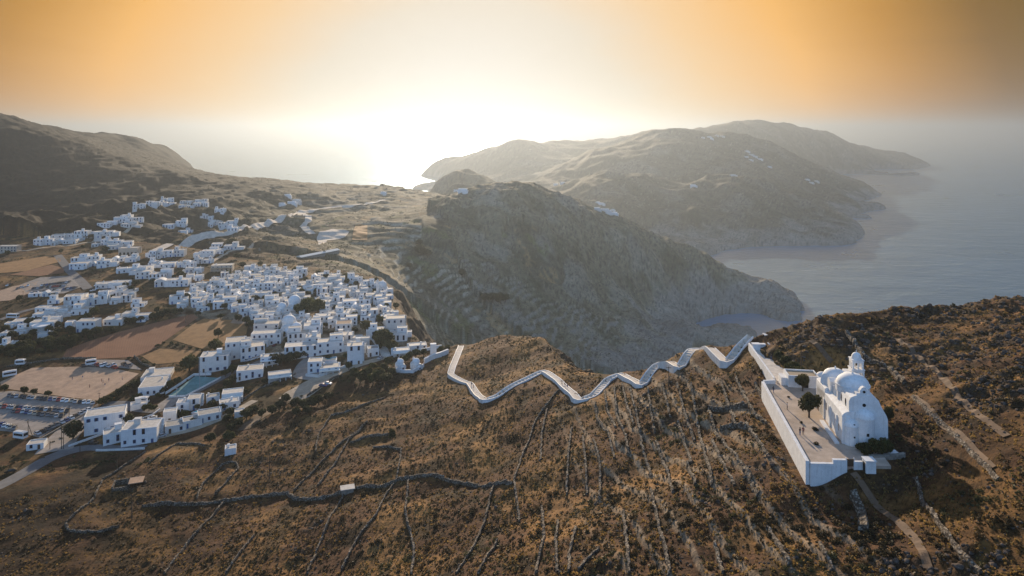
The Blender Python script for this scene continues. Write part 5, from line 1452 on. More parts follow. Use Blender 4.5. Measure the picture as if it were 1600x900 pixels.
    W('terrace_wall', ((478, 588), (497, 590), (525, 580), (545, 572)), 1.4, 0.6, 'white retaining wall around the pool bar terrace')
    W('cliff_wall', ((636, 553), (660, 549), (690, 543)), 1.6, 0.6, 'pale wall along the cliff edge beyond the last houses')
    # pool
    q = [ground(*p) for p in ((299, 648), (312, 642), (325, 640), (312, 648))]
    z = max(p.z for p in q) + 0.5
    pl = empty('swimming_pool', (q[0].x, q[0].y, z)); prop(pl, 'turquoise swimming pool between the bungalows', 'pool')
    m = MB(); m.prism_z([(p.x - q[0].x, p.y - q[0].y) for p in q], -2.5, 0.0); m.obj('basin', 'plaster', pl)
    c = sum(((p.x - q[0].x) for p in q)) / 4, sum(((p.y - q[0].y) for p in q)) / 4
    m = MB(); A_ = m.add([((p.x - q[0].x) * 0.8 + c[0] * 0.2, (p.y - q[0].y) * 0.8 + c[1] * 0.2, 0.03) for p in q]); m.face(A_); m.obj('water', 'pool_water', pl)
    q = ground(513, 570); pl = empty('swimming_pool', q + Vector((0, 0, 3.2)), 0.25); prop(pl, 'small bright blue pool on the terrace of the pool bar', 'pool')
    m = MB(); m.box(-4.5, 4.5, -3, 3, -5, 0); m.obj('basin', 'plaster', pl); m = MB(); m.box(-4, 4, -2.5, 2.5, 0.0, 0.03); m.obj('water', 'pool_water', pl)
    # flat shelters on the slope
    g = ground(543, 769); s = empty('shelter', g, 0.3); prop(s, 'small stone shelter with pale flat roof set in the long dark wall', 'shelter')
    m = MB(); m.box(-1.9, 1.9, -1.2, 1.2, -1.5, 1.5); m.obj('wall', 'stone', s); m = MB(); m.box(-2.3, 2.3, -1.6, 1.6, 1.5, 1.72); m.obj('roof', 'flat_roof', s)
    g = ground(206, 759); s = empty('ruin', g, 0.35); prop(s, 'roofless stone ruin with one tan roof slab on the dark lower left slope', 'ruin')
    m = MB(); m.box(-6.2, -5.6, -2.6, 2.6, -2, 1.9); m.box(-5.6, 3.4, 2.0, 2.6, -2, 2.0); m.box(-5.6, -1.0, -2.6, -2.0, -2, 1.2); m.box(-1.2, -0.6, -2.0, 2.0, -2, 1.8); m.obj('wall', 'dry_stone', s)
    m = MB(); m.box(-0.8, 4.0, -2.8, 1.9, 1.9, 2.15); m.obj('roof', 'sand_ground', s)
    # tiny farmsteads on the far hills
    far = [(1108,215),(1120,213),(1128,214),(1112,218),(1098,216),(1168,238),(1174,243),(1180,246),(1166,246),(1173,251),(1188,250),(1276,285),(1268,287),(1262,282),(1203,262),(945,331),(951,334),(957,330),(960,336),(934,318),(940,320),(933,329),(1146,275),(1083,292),(880,287),(868,290),(713,299),(722,301),(598,304),(462,317),(455,319),(440,322),(449,308)]
    for k, (px, py) in enumerate(far):
        try: g = ground(px, py)
        except ValueError: continue
        rr = random.Random(k)
        sc_ = 1.0 if g.y < 2300 else 1.35
        m = MB(); w = rr.uniform(9, 15) * sc_; d_ = rr.uniform(7, 10) * sc_; h = rr.uniform(4, 6) * sc_
        m.parapet(-w / 2, w / 2, 0, d_, -9, h, 0.5, 0.5); m.parapet(w * 0.1, w * 0.75, -3, d_ * 0.5, -9, h * 0.6, 0.5, 0.5)
        o = m.obj('farmhouse', 'plaster', None, False, g, rr.uniform(-0.3, 0.3)); prop(o, None, 'farmhouse', 'white farmhouses on the far hills'); LABELLED.append((o, 'tiny white farmhouse', 'far', None))
# ------------------------------------------------------------------ plants
def leaf_cloud(seed, blobs, n, size, name, mat, flat=1.0):
    """many small leaf faces spread through a few unequal blobs, dense at their skins, with gaps between"""
    r = np.random.default_rng(seed)
    w = np.array([b[3] ** 2 for b in blobs]); w = w / w.sum()
    pick = r.choice(len(blobs), n, p=w); B = np.array([b[:4] for b in blobs])[pick]
    d = r.normal(size=(n, 3)); d /= np.linalg.norm(d, axis=1)[:, None]
    rad = B[:, 3] * (0.55 + 0.5 * r.random(n) ** 0.6)
    c = B[:, :3] + d * rad[:, None] * np.array([1, 1, flat])
    a = r.normal(size=(n, 3)) * 0.75 + d * 0.6; a /= np.linalg.norm(a, axis=1)[:, None]
    u = np.cross(a, r.normal(size=(n, 3))); u /= np.linalg.norm(u, axis=1)[:, None]; v = np.cross(a, u)
    s = size * (0.6 + 0.8 * r.random(n))[:, None]
    V = np.stack([c - u * s, c - v * s * 0.55, c + u * s, c + v * s * 0.55], 1).reshape(-1, 3)
    me = bpy.data.meshes.new(name)
    me.from_pydata(V.tolist(), [], [(4 * i, 4 * i + 1, 4 * i + 2, 4 * i + 3) for i in range(n)])
    me.materials.append(MATS[mat]); return me

def crown_blobs(rr, R_, h0, k):
    out = [(0, 0, h0 + R_ * 0.75, R_ * 0.62)]
    for i in range(k):
        a = math.tau * i / k + rr.uniform(-0.4, 0.4); q = rr.uniform(0.4, 0.68) * R_
        out.append((q * math.cos(a), q * math.sin(a), h0 + R_ * rr.uniform(0.35, 1.0), R_ * rr.uniform(0.30, 0.48)))
    return out
def trunk_mesh(rr, h0, R_):
    m = MB(); m.tube([(0, 0, -1.0), (0.05, 0, h0 * 0.5), (0.0, 0.08, h0 + R_ * 0.5)], [0.26, 0.18, 0.10], 7)
    for i in range(4):
        a = math.tau * i / 4 + rr.uniform(-.5, .5); q = R_ * 0.5
        m.tube([(0, 0, h0 * 0.75), (q * 0.5 * math.cos(a), q * 0.5 * math.sin(a), h0 + R_ * 0.25), (q * math.cos(a), q * math.sin(a), h0 + R_ * 0.6)], [0.11, 0.08, 0.04], 5)
    return m.mesh('trunk', 'bark')
TREES = []; BUSHES = []
def build_protos():
    for k in range(5):
        rr = random.Random(k + 5)
        h0 = 1.0
        TREES.append((trunk_mesh(rr, h0, 2.0), [leaf_cloud(k, crown_blobs(rr, 2.1, h0, 8), 1500, 0.26, 'crown', mt) for mt in ('leaf_green', 'leaf_olive', 'leaf_dark')]))
        bl = [(0, 0, 0.45, 0.62)] + [(rr.uniform(-.55, .55), rr.uniform(-.55, .55), rr.uniform(.2, .5), rr.uniform(.3, .48)) for _ in range(5)]
        BUSHES.append({mt: leaf_cloud(40 + k, bl, 330, 0.17, 'foliage', mt, 0.85) for mt in ('leaf_green', 'leaf_dark', 'leaf_olive', 'scrub_brown', 'scrub_dark')})
NT_ = [0]
def tree(px, py, r, kind=0, label=None, g=None, tall=1.0, name='tree', cat='tree', zone=None):
    g = ground(px, py) if g is None else g
    rr = random.Random(int(px * 13 + py * 7)); NT_[0] += 1
    t = empty(name, g, rr.uniform(0, 6.28)); s = r / 2.0
    t.scale = (s * rr.uniform(.9, 1.15), s * rr.uniform(.9, 1.15), s * rr.uniform(.85, 1.05) * tall)
    tr, cr = TREES[rr.randrange(5)]
    link('trunk', tr, t); link('crown', cr[kind], t)
    prop(t, label, cat, None if label else 'green trees in and around the town')
    if not label: LABELLED.append((t, ('broad green tree', 'pale olive green tree', 'dark green tree')[kind] if r >= 2.4 else ('small green tree', 'small olive green tree', 'small dark tree')[kind], 'tree', zone))
    return t
def bush(px, py, r, mat='leaf_dark', label=None, g=None, name='bush'):
    g = ground(px, py) if g is None else g
    rr = random.Random(int(px * 17 + py * 5))
    o = link(name, BUSHES[rr.randrange(5)][mat], None, g, rr.uniform(0, 6.28), (r * rr.uniform(.85, 1.2), r * rr.uniform(.85, 1.2), r * rr.uniform(.75, 1.05)))
    prop(o, label, 'bush', None if label else 'bushes around the town')
    if not label: LABELLED.append((o, {'leaf_dark': 'dark green bush', 'leaf_green': 'green bush', 'leaf_olive': 'olive green bush', 'scrub_brown': 'brown dry bush', 'scrub_dark': 'blackish dry bush'}[mat], 'bush', None))
    return o

def build_trees():
    build_protos()
    tree(336, 550, 4.6, 0, 'big dense dark green tree beside the guesthouse, rising over the golden field')
    tree(341, 528, 2.6, 1, 'palm-like smaller tree standing right behind the big tree', tall=1.3)
    tree(296, 580, 4.6, 0, 'big round green tree behind the sports court, right of the school')
    tree(114, 686, 4.3, 2, 'big dark tree at the left corner of the big two-storey building')
    tree(200, 666, 3.0, 2, 'dark round tree at the right end of the big two-storey building')
    for k, (px, py, r) in enumerate(((470, 497, 5.5), (483, 493, 6.5), (497, 490, 5))): tree(px, py, r, 0, ('left', 'middle and tallest', 'right')[k] + ' one of three big green trees in the town centre')
    tree(1254, 607, 1.7, 1, 'small olive tree in the courtyard nearest the annex', g=Vector((*ray_alt(1254, 611, FZ)[:2], FZ)), tall=1.5)
    tree(1262, 650, 2.3, 1, 'larger olive tree in the middle of the church courtyard', g=Vector((*ray_alt(1264, 652, FZ)[:2], FZ)), tall=1.35)
    for k, (x, y, r) in enumerate(((3.3, -3.6, 1.6), (5.3, -3.4, 2.1), (7.3, -3.0, 1.9))):
        p = ch_world(x, y); tree(0, k, r, 0, ('left', 'middle', 'right')[k] + ' bushy green tree in front of the church apse', g=Vector((p.x, p.y, FZ - 0.9)))
    for k, (px, py, r) in enumerate(((1214, 562, 1.6), (1223, 569, 1.8), (1235, 579, 1.8), (1244, 588, 1.6))):
        p = ray_alt(px, py, FZ); tree(px, py, r, 2, '%s of four clipped dark green trees along the church lane, counted from the far end' % ordinal(k + 1), g=Vector((p[0] + 0.6, p[1], FZ - 0.6)))
    for k, (px, py, r) in enumerate(((572, 522, 4.2), (566, 545, 3.0), (594, 545, 4.0), (602, 541, 4.8), (612, 549, 3.8), (590, 535, 3.5))): tree(px, py, r, 0 if k % 2 else 1)
    for px, py, r in ((553, 591, 2.6), (563, 598, 3), (574, 592, 3.6), (583, 600, 3.2), (592, 594, 3.4), (603, 600, 3), (599, 582, 2.5), (612, 588, 2.3), (582, 578, 2.2)): tree(px, py, r, 1 if px > 590 else 0)
    for px, py, r in ((640, 562, 2.2), (650, 558, 2.2), (662, 556, 2), (690, 552, 2.2), (699, 549, 1.8), (633, 566, 2), (606, 570, 2.2)): tree(px, py, r, 0)
    for px, py, r in ((430, 568, 3), (440, 570, 3.2), (452, 567, 3), (464, 563, 2.7), (476, 558, 2.4), (484, 554, 2), (512, 568, 2.2), (545, 578, 2.2)): tree(px, py, r, 2)
    for px, py, r in ((352, 589, 2.3), (362, 585, 2.6), (374, 581, 2.5), (386, 578, 2), (420, 562, 2), (398, 548, 2), (410, 546, 2.2), (445, 545, 2), (440, 530, 2.6), (446, 520, 2.6), (452, 514, 2)): tree(px, py, r, 0 if px < 430 else 1)
    for px, py, r in ((356, 607, 2.5), (364, 598, 2.2), (350, 616, 2.2), (382, 618, 2), (414, 600, 1.8), (430, 604, 1.6)): tree(px, py, r, 2)
    for px, py, r in ((437, 640, 2.4), (447, 631, 2.4), (463, 636, 2.7), (475, 640, 2.7), (487, 637, 2.8), (498, 632, 2.6), (513, 626, 2.4), (463, 651, 2.2), (425, 648, 2.2), (409, 652, 2.2), (480, 648, 2)): tree(px, py, r, 2)
    for px, py, r in ((331, 639, 2.2), (348, 642, 2), (301, 666, 2), (360, 650, 2.3), (385, 655, 2.6), (355, 660, 2.1), (361, 676, 2.2), (358, 689, 2.3), (328, 690, 2), (277, 652, 1.9), (289, 652, 1.9), (244, 667, 1.9), (395, 648, 2.2), (372, 668, 2), (308, 640, 1.4)): tree(px, py, r, 2 if px > 320 else 0)
    for px, py, r in ((159, 634, 2.0), (167, 630, 2.0), (176, 624, 2.0), (186, 618, 1.9), (195, 613, 1.9), (205, 607, 1.9), (213, 603, 1.8)): tree(px, py, r, 2)
    for px, py, r in ((38, 616, 2.4), (53, 617, 1.7), (75, 619, 1.7), (7, 612, 2.2)): tree(px, py, r, 2)
    for px, py, r in ((226, 642, 1.7), (233, 642, 1.8), (241, 642, 1.6), (208, 628, 1.8), (216, 626, 1.8), (255, 614, 2), (266, 607, 2.2), (277, 601, 2.1), (247, 622, 1.6)): tree(px, py, r, 0)
    rr = random.Random(3)
    wood = [ground(*p).xy for p in ((-20, 512), (45, 524), (112, 512), (125, 524), (185, 517), (140, 533), (88, 556), (-20, 566))]
    wood = [tuple(p) for p in wood]; got = []
    x0, x1 = min(p[0] for p in wood), max(p[0] for p in wood); y0, y1 = min(p[1] for p in wood), max(p[1] for p in wood)
    for _ in range(4000):
        X = rr.uniform(x0, x1); Y = rr.uniform(y0, y1)
        if poly_sdf(np.array([X]), np.array([Y]), wood)[0] > -1 or any((X - a) ** 2 + (Y - b) ** 2 < 34 for a, b in got): continue
        if any((q['g'].xy - Vector((X, Y))).length < 8 for q in HOUSES): continue
        got.append((X, Y)); g = Vector((X, Y, float(zat(X, Y)))); px, py = to_px(*g)
        if -10 < px: tree(px, py, rr.uniform(2.0, 3.6), 2, g=g, zone='wood')
        if len(got) > 70: break
    for px, py, r in ((147, 494, 3.5), (135, 501, 3), (128, 507, 2.6), (45, 508, 2.8), (60, 506, 2.5), (90, 512, 2.6), (196, 505, 2.4), (208, 506, 2.6), (220, 503, 2.4), (238, 500, 2.6), (250, 496, 2.8), (262, 493, 2.6), (272, 491, 2.6), (282, 490, 2.4), (215, 494, 2.2), (245, 489, 2.2), (176, 468, 2.2), (205, 457, 2.6), (196, 449, 2.3), (212, 446, 2.6), (238, 443, 2.3),
                      (283, 434, 3), (272, 437, 2.2), (165, 394, 3.5), (172, 397, 2.6), (95, 396, 2.5), (12, 398, 2.6), (82, 465, 2.0), (30, 470, 2.2), (370, 404, 3), (364, 381, 3), (358, 384, 2.5), (130, 389, 2.2)): tree(px, py, r, 2)
    for px, py, r in ((432, 522, 2.2), (447, 510, 2), (345, 499, 2.2), (385, 507, 2.8), (394, 512, 2.6), (430, 463, 2.3), (473, 472, 2.6), (520, 463, 2.6), (415, 476, 2.2), (560, 505, 2.4), (374, 475, 2), (384, 474, 2), (396, 470, 2), (340, 480, 1.8), (437, 449, 1.8), (508, 468, 2.1), (577, 456, 2.2), (583, 462, 2), (535, 474, 1.9), (300, 470, 1.7), (500, 520, 2.4), (552, 530, 2), (540, 560, 1.8), (524, 528, 2)): tree(px, py, r, 0)
    town = [ray_alt(a, b, 205)[:2] for a, b in ((262,482),(300,454),(370,426),(390,414),(500,430),(600,446),(612,470),(632,512),(636,545),(560,566),(500,556),(440,545),(396,533),(392,505),(340,494))]
    n = 0; x0, x1 = min(p[0] for p in town), max(p[0] for p in town); y0, y1 = min(p[1] for p in town), max(p[1] for p in town); put = []
    for _ in range(6000):
        X = rr.uniform(x0, x1); Y = rr.uniform(y0, y1)
        if poly_sdf(np.array([X]), np.array([Y]), [tuple(p) for p in town])[0] > 0 or any((X - a) ** 2 + (Y - b) ** 2 < 36 for a, b in put): continue
        if any((q['g'].xy + Vector((-math.sin(q['rz']), math.cos(q['rz']))) * q['d'] * 0.5 - Vector((X, Y))).length < 0.45 * max(q['w'], q['d']) + 0.5 for q in HOUSES): continue
        put.append((X, Y)); g = Vector((X, Y, float(zat(X, Y)))); px, py = to_px(*g); tree(px, py, rr.uniform(1.5, 3.0), rr.choice((0, 0, 1, 2)), g=g)
        if len(put) > 80: break
    for k, (px, py, r) in enumerate(((758, 472, 6), (770, 473, 7), (782, 474, 7), (790, 471, 5), (657, 398, 7), (668, 402, 6), (655, 385, 5), (640, 420, 4), (722, 432, 5))): tree(px, py, r, 2, zone='valley')
    tree(613, 690, 1.3, 2, 'lone dark tree with tall bare trunk on the hillside', tall=2.1)
    bush(509, 691, 1.6, 'leaf_dark', 'lone round dark bush inside the curved stone wall')
    for px, py, r in ((225, 568, 1.5), (240, 571, 1.4), (246, 541, 1.4), (256, 536, 1.3), (268, 536, 1.5), (276, 539, 1.4), (287, 542, 1.4), (297, 544, 1.4), (308, 546, 1.4), (316, 548, 1.2), (202, 560, 1.3)): bush(px, py, r, 'leaf_dark')
    p = lambda px, py: Vector((*ray_alt(px, py, FZ)[:2], FZ - 0.05))
    for px, py, r, lab in ((1252, 661, .55, 'small dry bush in the courtyard beyond the two standing people'), (1274, 672, .8, 'pale dry bush in the courtyard against the church step'), (1276, 694, .65, 'low dry bush in the near right of the church courtyard'), (1232, 621, .5, 'small dark plant near the left wall in the far courtyard')):
        bush(px, py, r, 'scrub_dark', lab, p(px, py))
    tree(1387, 660, 1.1, 1, 'yellowish slim tree right of the church gable', tall=1.9)
    for px, py, r in ((404, 516, 1.6), (420, 536, 1.2), (433, 538, 1.2)): bush(px, py, r, 'scrub_brown', None, ground(px, py) + Vector((0, -2, 0)))
    m_ = [(412, 537, 1.7), (428, 541, 1.5)]
    for k, (px, py, r) in enumerate(m_):
        o = bush(px, py, r, 'scrub_brown', ('left', 'right')[k] + ' dark red bougainvillea bush at the house beside the ploughed field'); o.data = o.data.copy(); o.data.materials[0] = MATS['maroon']

# ------------------------------------------------------------------ low scrub and stones of the hillside
def scrub_templates(n, leaves_, size, flat):
    out = []
    for k in range(n):
        r = np.random.default_rng(900 + k)
        d = r.normal(size=(leaves_, 3)); d[:, 2] = np.abs(d[:, 2]); d /= np.linalg.norm(d, axis=1)[:, None]
        c = d * (0.45 + 0.5 * r.random(leaves_))[:, None] * np.array([1, 1, flat])
        a = d + r.normal(size=d.shape) * 0.5; a /= np.linalg.norm(a, axis=1)[:, None]
        u = np.cross(a, r.normal(size=d.shape)); u /= np.linalg.norm(u, axis=1)[:, None]; v = np.cross(a, u)
        s = size * (0.6 + 0.8 * r.random(leaves_))[:, None]
        out.append(np.stack([c - u * s, c - v * s * 0.7, c + u * s, c + v * s * 0.7], 1))
    return out
def stuff_mesh(name, tmpl, pos, scl, rot, mats, mi, label):
    V = []; MI = []
    for t in range(len(tmpl)):
        k = np.arange(len(pos)) % len(tmpl) == t
        P = pos[k]; S_ = scl[k]; a = rot[k]; T = tmpl[t].reshape(-1, 3)
        x = T[None, :, 0] * np.cos(a)[:, None] - T[None, :, 1] * np.sin(a)[:, None]
        y = T[None, :, 0] * np.sin(a)[:, None] + T[None, :, 1] * np.cos(a)[:, None]
        q = np.stack([x * S_[:, 0:1], y * S_[:, 0:1], T[None, :, 2] * S_[:, 1:2]], -1) + P[:, None]
        V.append(q.reshape(-1, 3)); MI.append(np.repeat(mi[k], tmpl[t].shape[0]))
    V = np.concatenate(V).astype(np.float32); MI = np.concatenate(MI).astype(np.int32); n = len(V) // 4
    me = bpy.data.meshes.new(name); me.vertices.add(len(V)); me.vertices.foreach_set('co', V.ravel())
    me.loops.add(4 * n); me.loops.foreach_set('vertex_index', np.arange(4 * n, dtype=np.int32)); me.polygons.add(n); me.polygons.foreach_set('loop_start', np.arange(0, 4 * n, 4, dtype=np.int32))
    for m_ in mats: me.materials.append(MATS[m_])
    me.polygons.foreach_set('material_index', MI); me.update(calc_edges=True)
    o = bpy.data.objects.new(name, me); COL.objects.link(o); prop(o, label, None, None, 'stuff'); return o

def stone_templates(n):
    out = []
    for k in range(n):
        r = np.random.default_rng(700 + k)
        bm = bmesh.new(); bmesh.ops.create_cube(bm, size=1.5); bmesh.ops.subdivide_edges(bm, edges=bm.edges[:], cuts=1, use_grid_fill=True)
        for v in bm.verts:
            q = np.array(v.co); q = q / np.linalg.norm(q) * (0.75 + 0.45 * r.random()) + 0.25 * q * r.random(); v.co = q
        bm.verts.ensure_lookup_table()
        out.append(np.array([[tuple(v.co) for v in f.verts] for f in bm.faces])); bm.free()
    return out

def build_ground_cover():
    r = np.random.default_rng(5)
    # candidates thrown over the visible near hillside
    N = 150000
    s = r.uniform(-0.92, 0.92, N); Y = np.exp(r.uniform(math.log(85), math.log(460), N)) ; keep = r.random(N) < (Y / 460) ** 1.0 * 1.0 + 0.25
    s, Y = s[keep], Y[keep]; X = s * Y
    ri = np.clip(np.searchsorted(YV, Y), 0, NR - 1); ci = np.clip(np.searchsorted(SV, s), 0, len(SV) - 1)
    ok = (ZONE[ri, ci] == 1) & (FLAT[ri, ci] < 0.35) & (SD[ri, ci] < 16)
    X, Y = X[ok], Y[ok]; ri, ci = ri[ok], ci[ok]
    dn = 0.45 + 0.75 * perlin(X / 17, Y / 17, 301) + 0.4 * perlin(X / 5, Y / 5, 302) + 0.35 * sstep(-120, -20, -np.abs(X + 30) + 0)
    dn += 0.35 * ((Y < 175) & (X > -70) & (X < 0))
    ok = (r.random(len(X)) < np.clip(dn, 0.05, 1)) & (poly_sdf(X, Y, COURT) > 2.0)
    # keep paths and walls clear
    for o in bpy.data.objects:
        if o.type == 'MESH' and (o.name.startswith(('path', 'footpath', 'road', 'lane'))):
            co = np.empty(len(o.data.vertices) * 3, np.float32); o.data.vertices.foreach_get('co', co); co = co.reshape(-1, 3)[:, :2]
            b0 = co.min(0) - 3; b1 = co.max(0) + 3
            near = np.nonzero(ok & (X > b0[0]) & (X < b1[0]) & (Y > b0[1]) & (Y < b1[1]))[0]
            for i in near:
                if (((co - (X[i], Y[i])) ** 2).sum(1) < (1.3 if o.name.startswith('foot') else 5.0)).any(): ok[i] = False
    X, Y = X[ok], Y[ok]
    Zs = zat(X, Y); pos = np.stack([X, Y, Zs], 1)
    size = 0.26 + 0.5 * r.random(len(X)) ** 2.4 + 0.45 * (r.random(len(X)) < 0.05)
    app = size / np.sqrt(X ** 2 + Y ** 2 + (Zs - H) ** 2)
    px, py = to_px(X, Y, Zs)
    inv = (px > 5) & (px < 1595) & (py < 893)
    # a shrub hidden behind the crest or the church is not one of the individuals
    vis = np.array([(lambda q: abs(q.y - Y[i]) < 6)(ground(px[i], py[i] - 1)) if inv[i] and app[i] > 0.004 else False for i in range(len(X))])
    vis &= ~((px > 1265) & (px < 1400) & (py > 530) & (py < 740))
    big = np.zeros(len(X), bool); big[np.argsort(-app * vis)[:300]] = True
    dark = perlin(X / 12, Y / 12, 305) + 0.5 * r.random(len(X))
    mi = np.where(dark > 0.28, 0, np.where(dark > -0.1, 1, 2)).astype(np.int32)
    mi[(X < -40) & (mi == 2)] = 1
    tm = scrub_templates(6, 15, 0.36, 0.75)
    q = ~big
    rot = r.uniform(0, 6.28, len(X)); scl = np.stack([size, size * r.uniform(.7, 1.1, len(X))], 1)
    stuff_mesh('low_scrub', tm, pos[q], scl[q], rot[q], ['scrub_dark', 'scrub_brown', 'leaf_olive'], mi[q], 'low brown and olive scrub dotted over the hillside')
    meshes = {}
    for k in range(5):
        for mt in ('scrub_dark', 'scrub_brown', 'leaf_olive'): meshes[k, mt] = leaf_cloud(600 + k, [(0, 0, 0.3, 0.6), (0.3, 0.2, 0.25, 0.45), (-0.3, 0.1, 0.25, 0.4), (0, -0.35, 0.22, 0.42)], 170, 0.15, 'shrub', mt, 0.8)
    for i in np.nonzero(big)[0]:
        mt = ('scrub_dark', 'scrub_brown', 'leaf_olive')[mi[i]]
        o = link('shrub', meshes[i % 5, mt], None, tuple(pos[i]), float(rot[i]), (float(size[i]) * 1.15, float(size[i]) * 1.15, float(scl[i, 1]) * 1.15))
        prop(o, None, 'shrub', 'shrubs on the dry hillside')
        LABELLED.append((o, ('dark ' if mi[i] == 0 else 'brown ' if mi[i] == 1 else 'olive ') + 'dry shrub', 'shrub', None))
    # scrub on the flat ground between fields, roads and houses
    N = 60000
    s = r.uniform(-0.9, 0.0, N); Y = np.exp(r.uniform(math.log(270), math.log(950), N)); X = s * Y
    ri = np.clip(np.searchsorted(YV, Y), 0, NR - 1); ci = np.clip(np.searchsorted(SV, s), 0, len(SV) - 1)
    ok = (FLAT[ri, ci] >= 0.3) | ((ZONE[ri, ci] == 0) & (X < -140))
    ok &= r.random(N) < np.clip(-0.15 + 1.3 * perlin(X / 22, Y / 22, 360) + 0.9 * perlin(X / 8, Y / 8, 361) + 0.25, 0.03, 1)
    X, Y = X[ok], Y[ok]; ok = np.ones(len(X), bool)
    for P_ in SHEETS: ok &= poly_sdf(X, Y, P_) > 0.8
    ok &= poly_sdf(X, Y, [tuple(ray_alt(a, b, 205)[:2]) for a, b in ((262,482),(300,454),(370,426),(390,414),(500,430),(600,446),(612,470),(632,512),(636,545),(560,566),(500,556),(440,545),(396,533),(392,505),(340,494))]) > 0
    for q in HOUSES: ok &= (X - q['g'].x) ** 2 + (Y - q['g'].y - q['d'] * 0.4) ** 2 > (0.75 * max(q['w'], q['d'])) ** 2
    for o in bpy.data.objects:
        if o.type == 'MESH' and o.name.startswith('road'):
            co = np.empty(len(o.data.vertices) * 3, np.float32); o.data.vertices.foreach_get('co', co); co = co.reshape(-1, 3)[::3, :2]
            nr = np.nonzero(ok & (X > co[:, 0].min() - 4) & (X < co[:, 0].max() + 4) & (Y > co[:, 1].min() - 4) & (Y < co[:, 1].max() + 4))[0]
            for i in nr:
                if (((co - (X[i], Y[i])) ** 2).sum(1) < 6).any(): ok[i] = False
    X, Y = X[ok], Y[ok]; size = 0.35 + 0.9 * r.random(len(X)) ** 2; mi2 = np.where(r.random(len(X)) < 0.65, 0, np.where(r.random(len(X)) < 0.6, 1, 2)).astype(np.int32)
    stuff_mesh('ground_scrub', tm, np.stack([X, Y, zat(X, Y)], 1), np.stack([size, size * 0.9], 1), r.uniform(0, 6.28, len(X)), ['leaf_dark', 'scrub_brown', 'leaf_olive'], mi2, 'dark green scrub between the fields and houses')
    # bushes dotted over the slopes farther off
    N = 40000
    s = r.uniform(-0.86, 0.5, N); Y = np.exp(r.uniform(math.log(520), math.log(2300), N)); X = s * Y
    ri = np.clip(np.searchsorted(YV, Y), 0, NR - 1); ci = np.clip(np.searchsorted(SV, s), 0, len(SV) - 1)
    ok = np.isin(ZONE[ri, ci], (0, 2, 3)) & (Z[ri, ci] > 14) & (r.random(N) < np.clip(0.28 + 0.7 * perlin(X / 60, Y / 60, 370), 0.05, 1))
    for q in HOUSES: ok &= (X - q['g'].x) ** 2 + (Y - q['g'].y) ** 2 > 90
    X, Y = X[ok], Y[ok]; size = (0.7 + 1.0 * r.random(len(X)) ** 2) * (1 + 0.25 * (Y > 1400)); mi2 = np.where(r.random(len(X)) < 0.6, 0, 1).astype(np.int32)
    stuff_mesh('hill_scrub', tm, np.stack([X, Y, zat(X, Y)], 1), np.stack([size, size * 0.8], 1), r.uniform(0, 6.28, len(X)), ['leaf_dark', 'scrub_dark'], mi2, 'dark bushes dotted over the farther slopes')
    # stones: thick on the rocky crest to the right, thin elsewhere
    N = 60000
    s = r.uniform(-0.92, 0.95, N); Y = np.exp(r.uniform(math.log(88), math.log(430), N)); X = s * Y
    ri = np.clip(np.searchsorted(YV, Y), 0, NR - 1); ci = np.clip(np.searchsorted(SV, s), 0, len(SV) - 1)
    stony = sstep(4, -8, poly_sdf(X, Y, [tuple(ray_alt(a, b, 205)[:2]) for a, b in ((225, 712), (290, 690), (400, 662), (500, 650), (500, 700), (440, 740), (330, 745), (240, 745))]))
    pr = (0.05 + 0.5 * stony + 0.55 * ROCK[ri, ci] ** 1.6 + 0.25 * (perlin(X / 11, Y / 11, 320) > 0.35)) * (ZONE[ri, ci] == 1) * (FLAT[ri, ci] < 0.3) * (SD[ri, ci] < 14)
    ok = (r.random(N) < pr) & (poly_sdf(X, Y, COURT) > 2.5)
    X, Y = X[ok], Y[ok]; rk = ROCK[ri, ci][ok]; Zs = zat(X, Y)
    zd = np.array([min((p - Vector((X[i], Y[i]))).length_squared for p in ZIGW) if False else 99 for i in range(0)])
    size = 0.12 + 0.22 * r.random(len(X)) ** 2 + rk * 0.65 * r.random(len(X)) ** 4.0
    pos = np.stack([X, Y, Zs + size * 0.1], 1)
    app = size / np.sqrt(X ** 2 + Y ** 2 + (Zs - H) ** 2); px, py = to_px(X, Y, Zs)
    inv = (px > 5) & (px < 1595) & (py < 893) & ~((px > 1265) & (px < 1400) & (py > 530) & (py < 740))
    vis = np.array([(lambda q: abs(q.y - Y[i]) < 6)(ground(px[i], py[i] - 1)) if inv[i] and app[i] > 0.0028 else False for i in range(len(X))])
    big = np.zeros(len(X), bool); big[np.argsort(-app * vis)[:220]] = True
    tm = stone_templates(6); rot = r.uniform(0, 6.28, len(X)); scl = np.stack([size, size * r.uniform(.5, .95, len(X))], 1)
    q = ~big
    stuff_mesh('rubble', tm, pos[q], scl[q], rot[q], ['rock'], np.zeros(q.sum(), np.int32), 'loose stones and rubble strewn over the hillside')
    ms = []
    for k in range(6):
        m = MB()
        bm = bmesh.new(); bmesh.ops.create_icosphere(bm, subdivisions=2, radius=1.0); rr = random.Random(k)
        ax = [Vector((rr.uniform(-1, 1), rr.uniform(-1, 1), rr.uniform(-1, 1))).normalized() for _ in range(9)]
        for v in bm.verts:
            f = min([0.72 / max(0.2, v.co.normalized().dot(a)) for a in ax if v.co.normalized().dot(a) > 0.3] + [1.05]); v.co = v.co * f
        me = bpy.data.meshes.new('boulder'); bm.to_mesh(me); bm.free(); me.materials.append(MATS['rock']); ms.append(me)
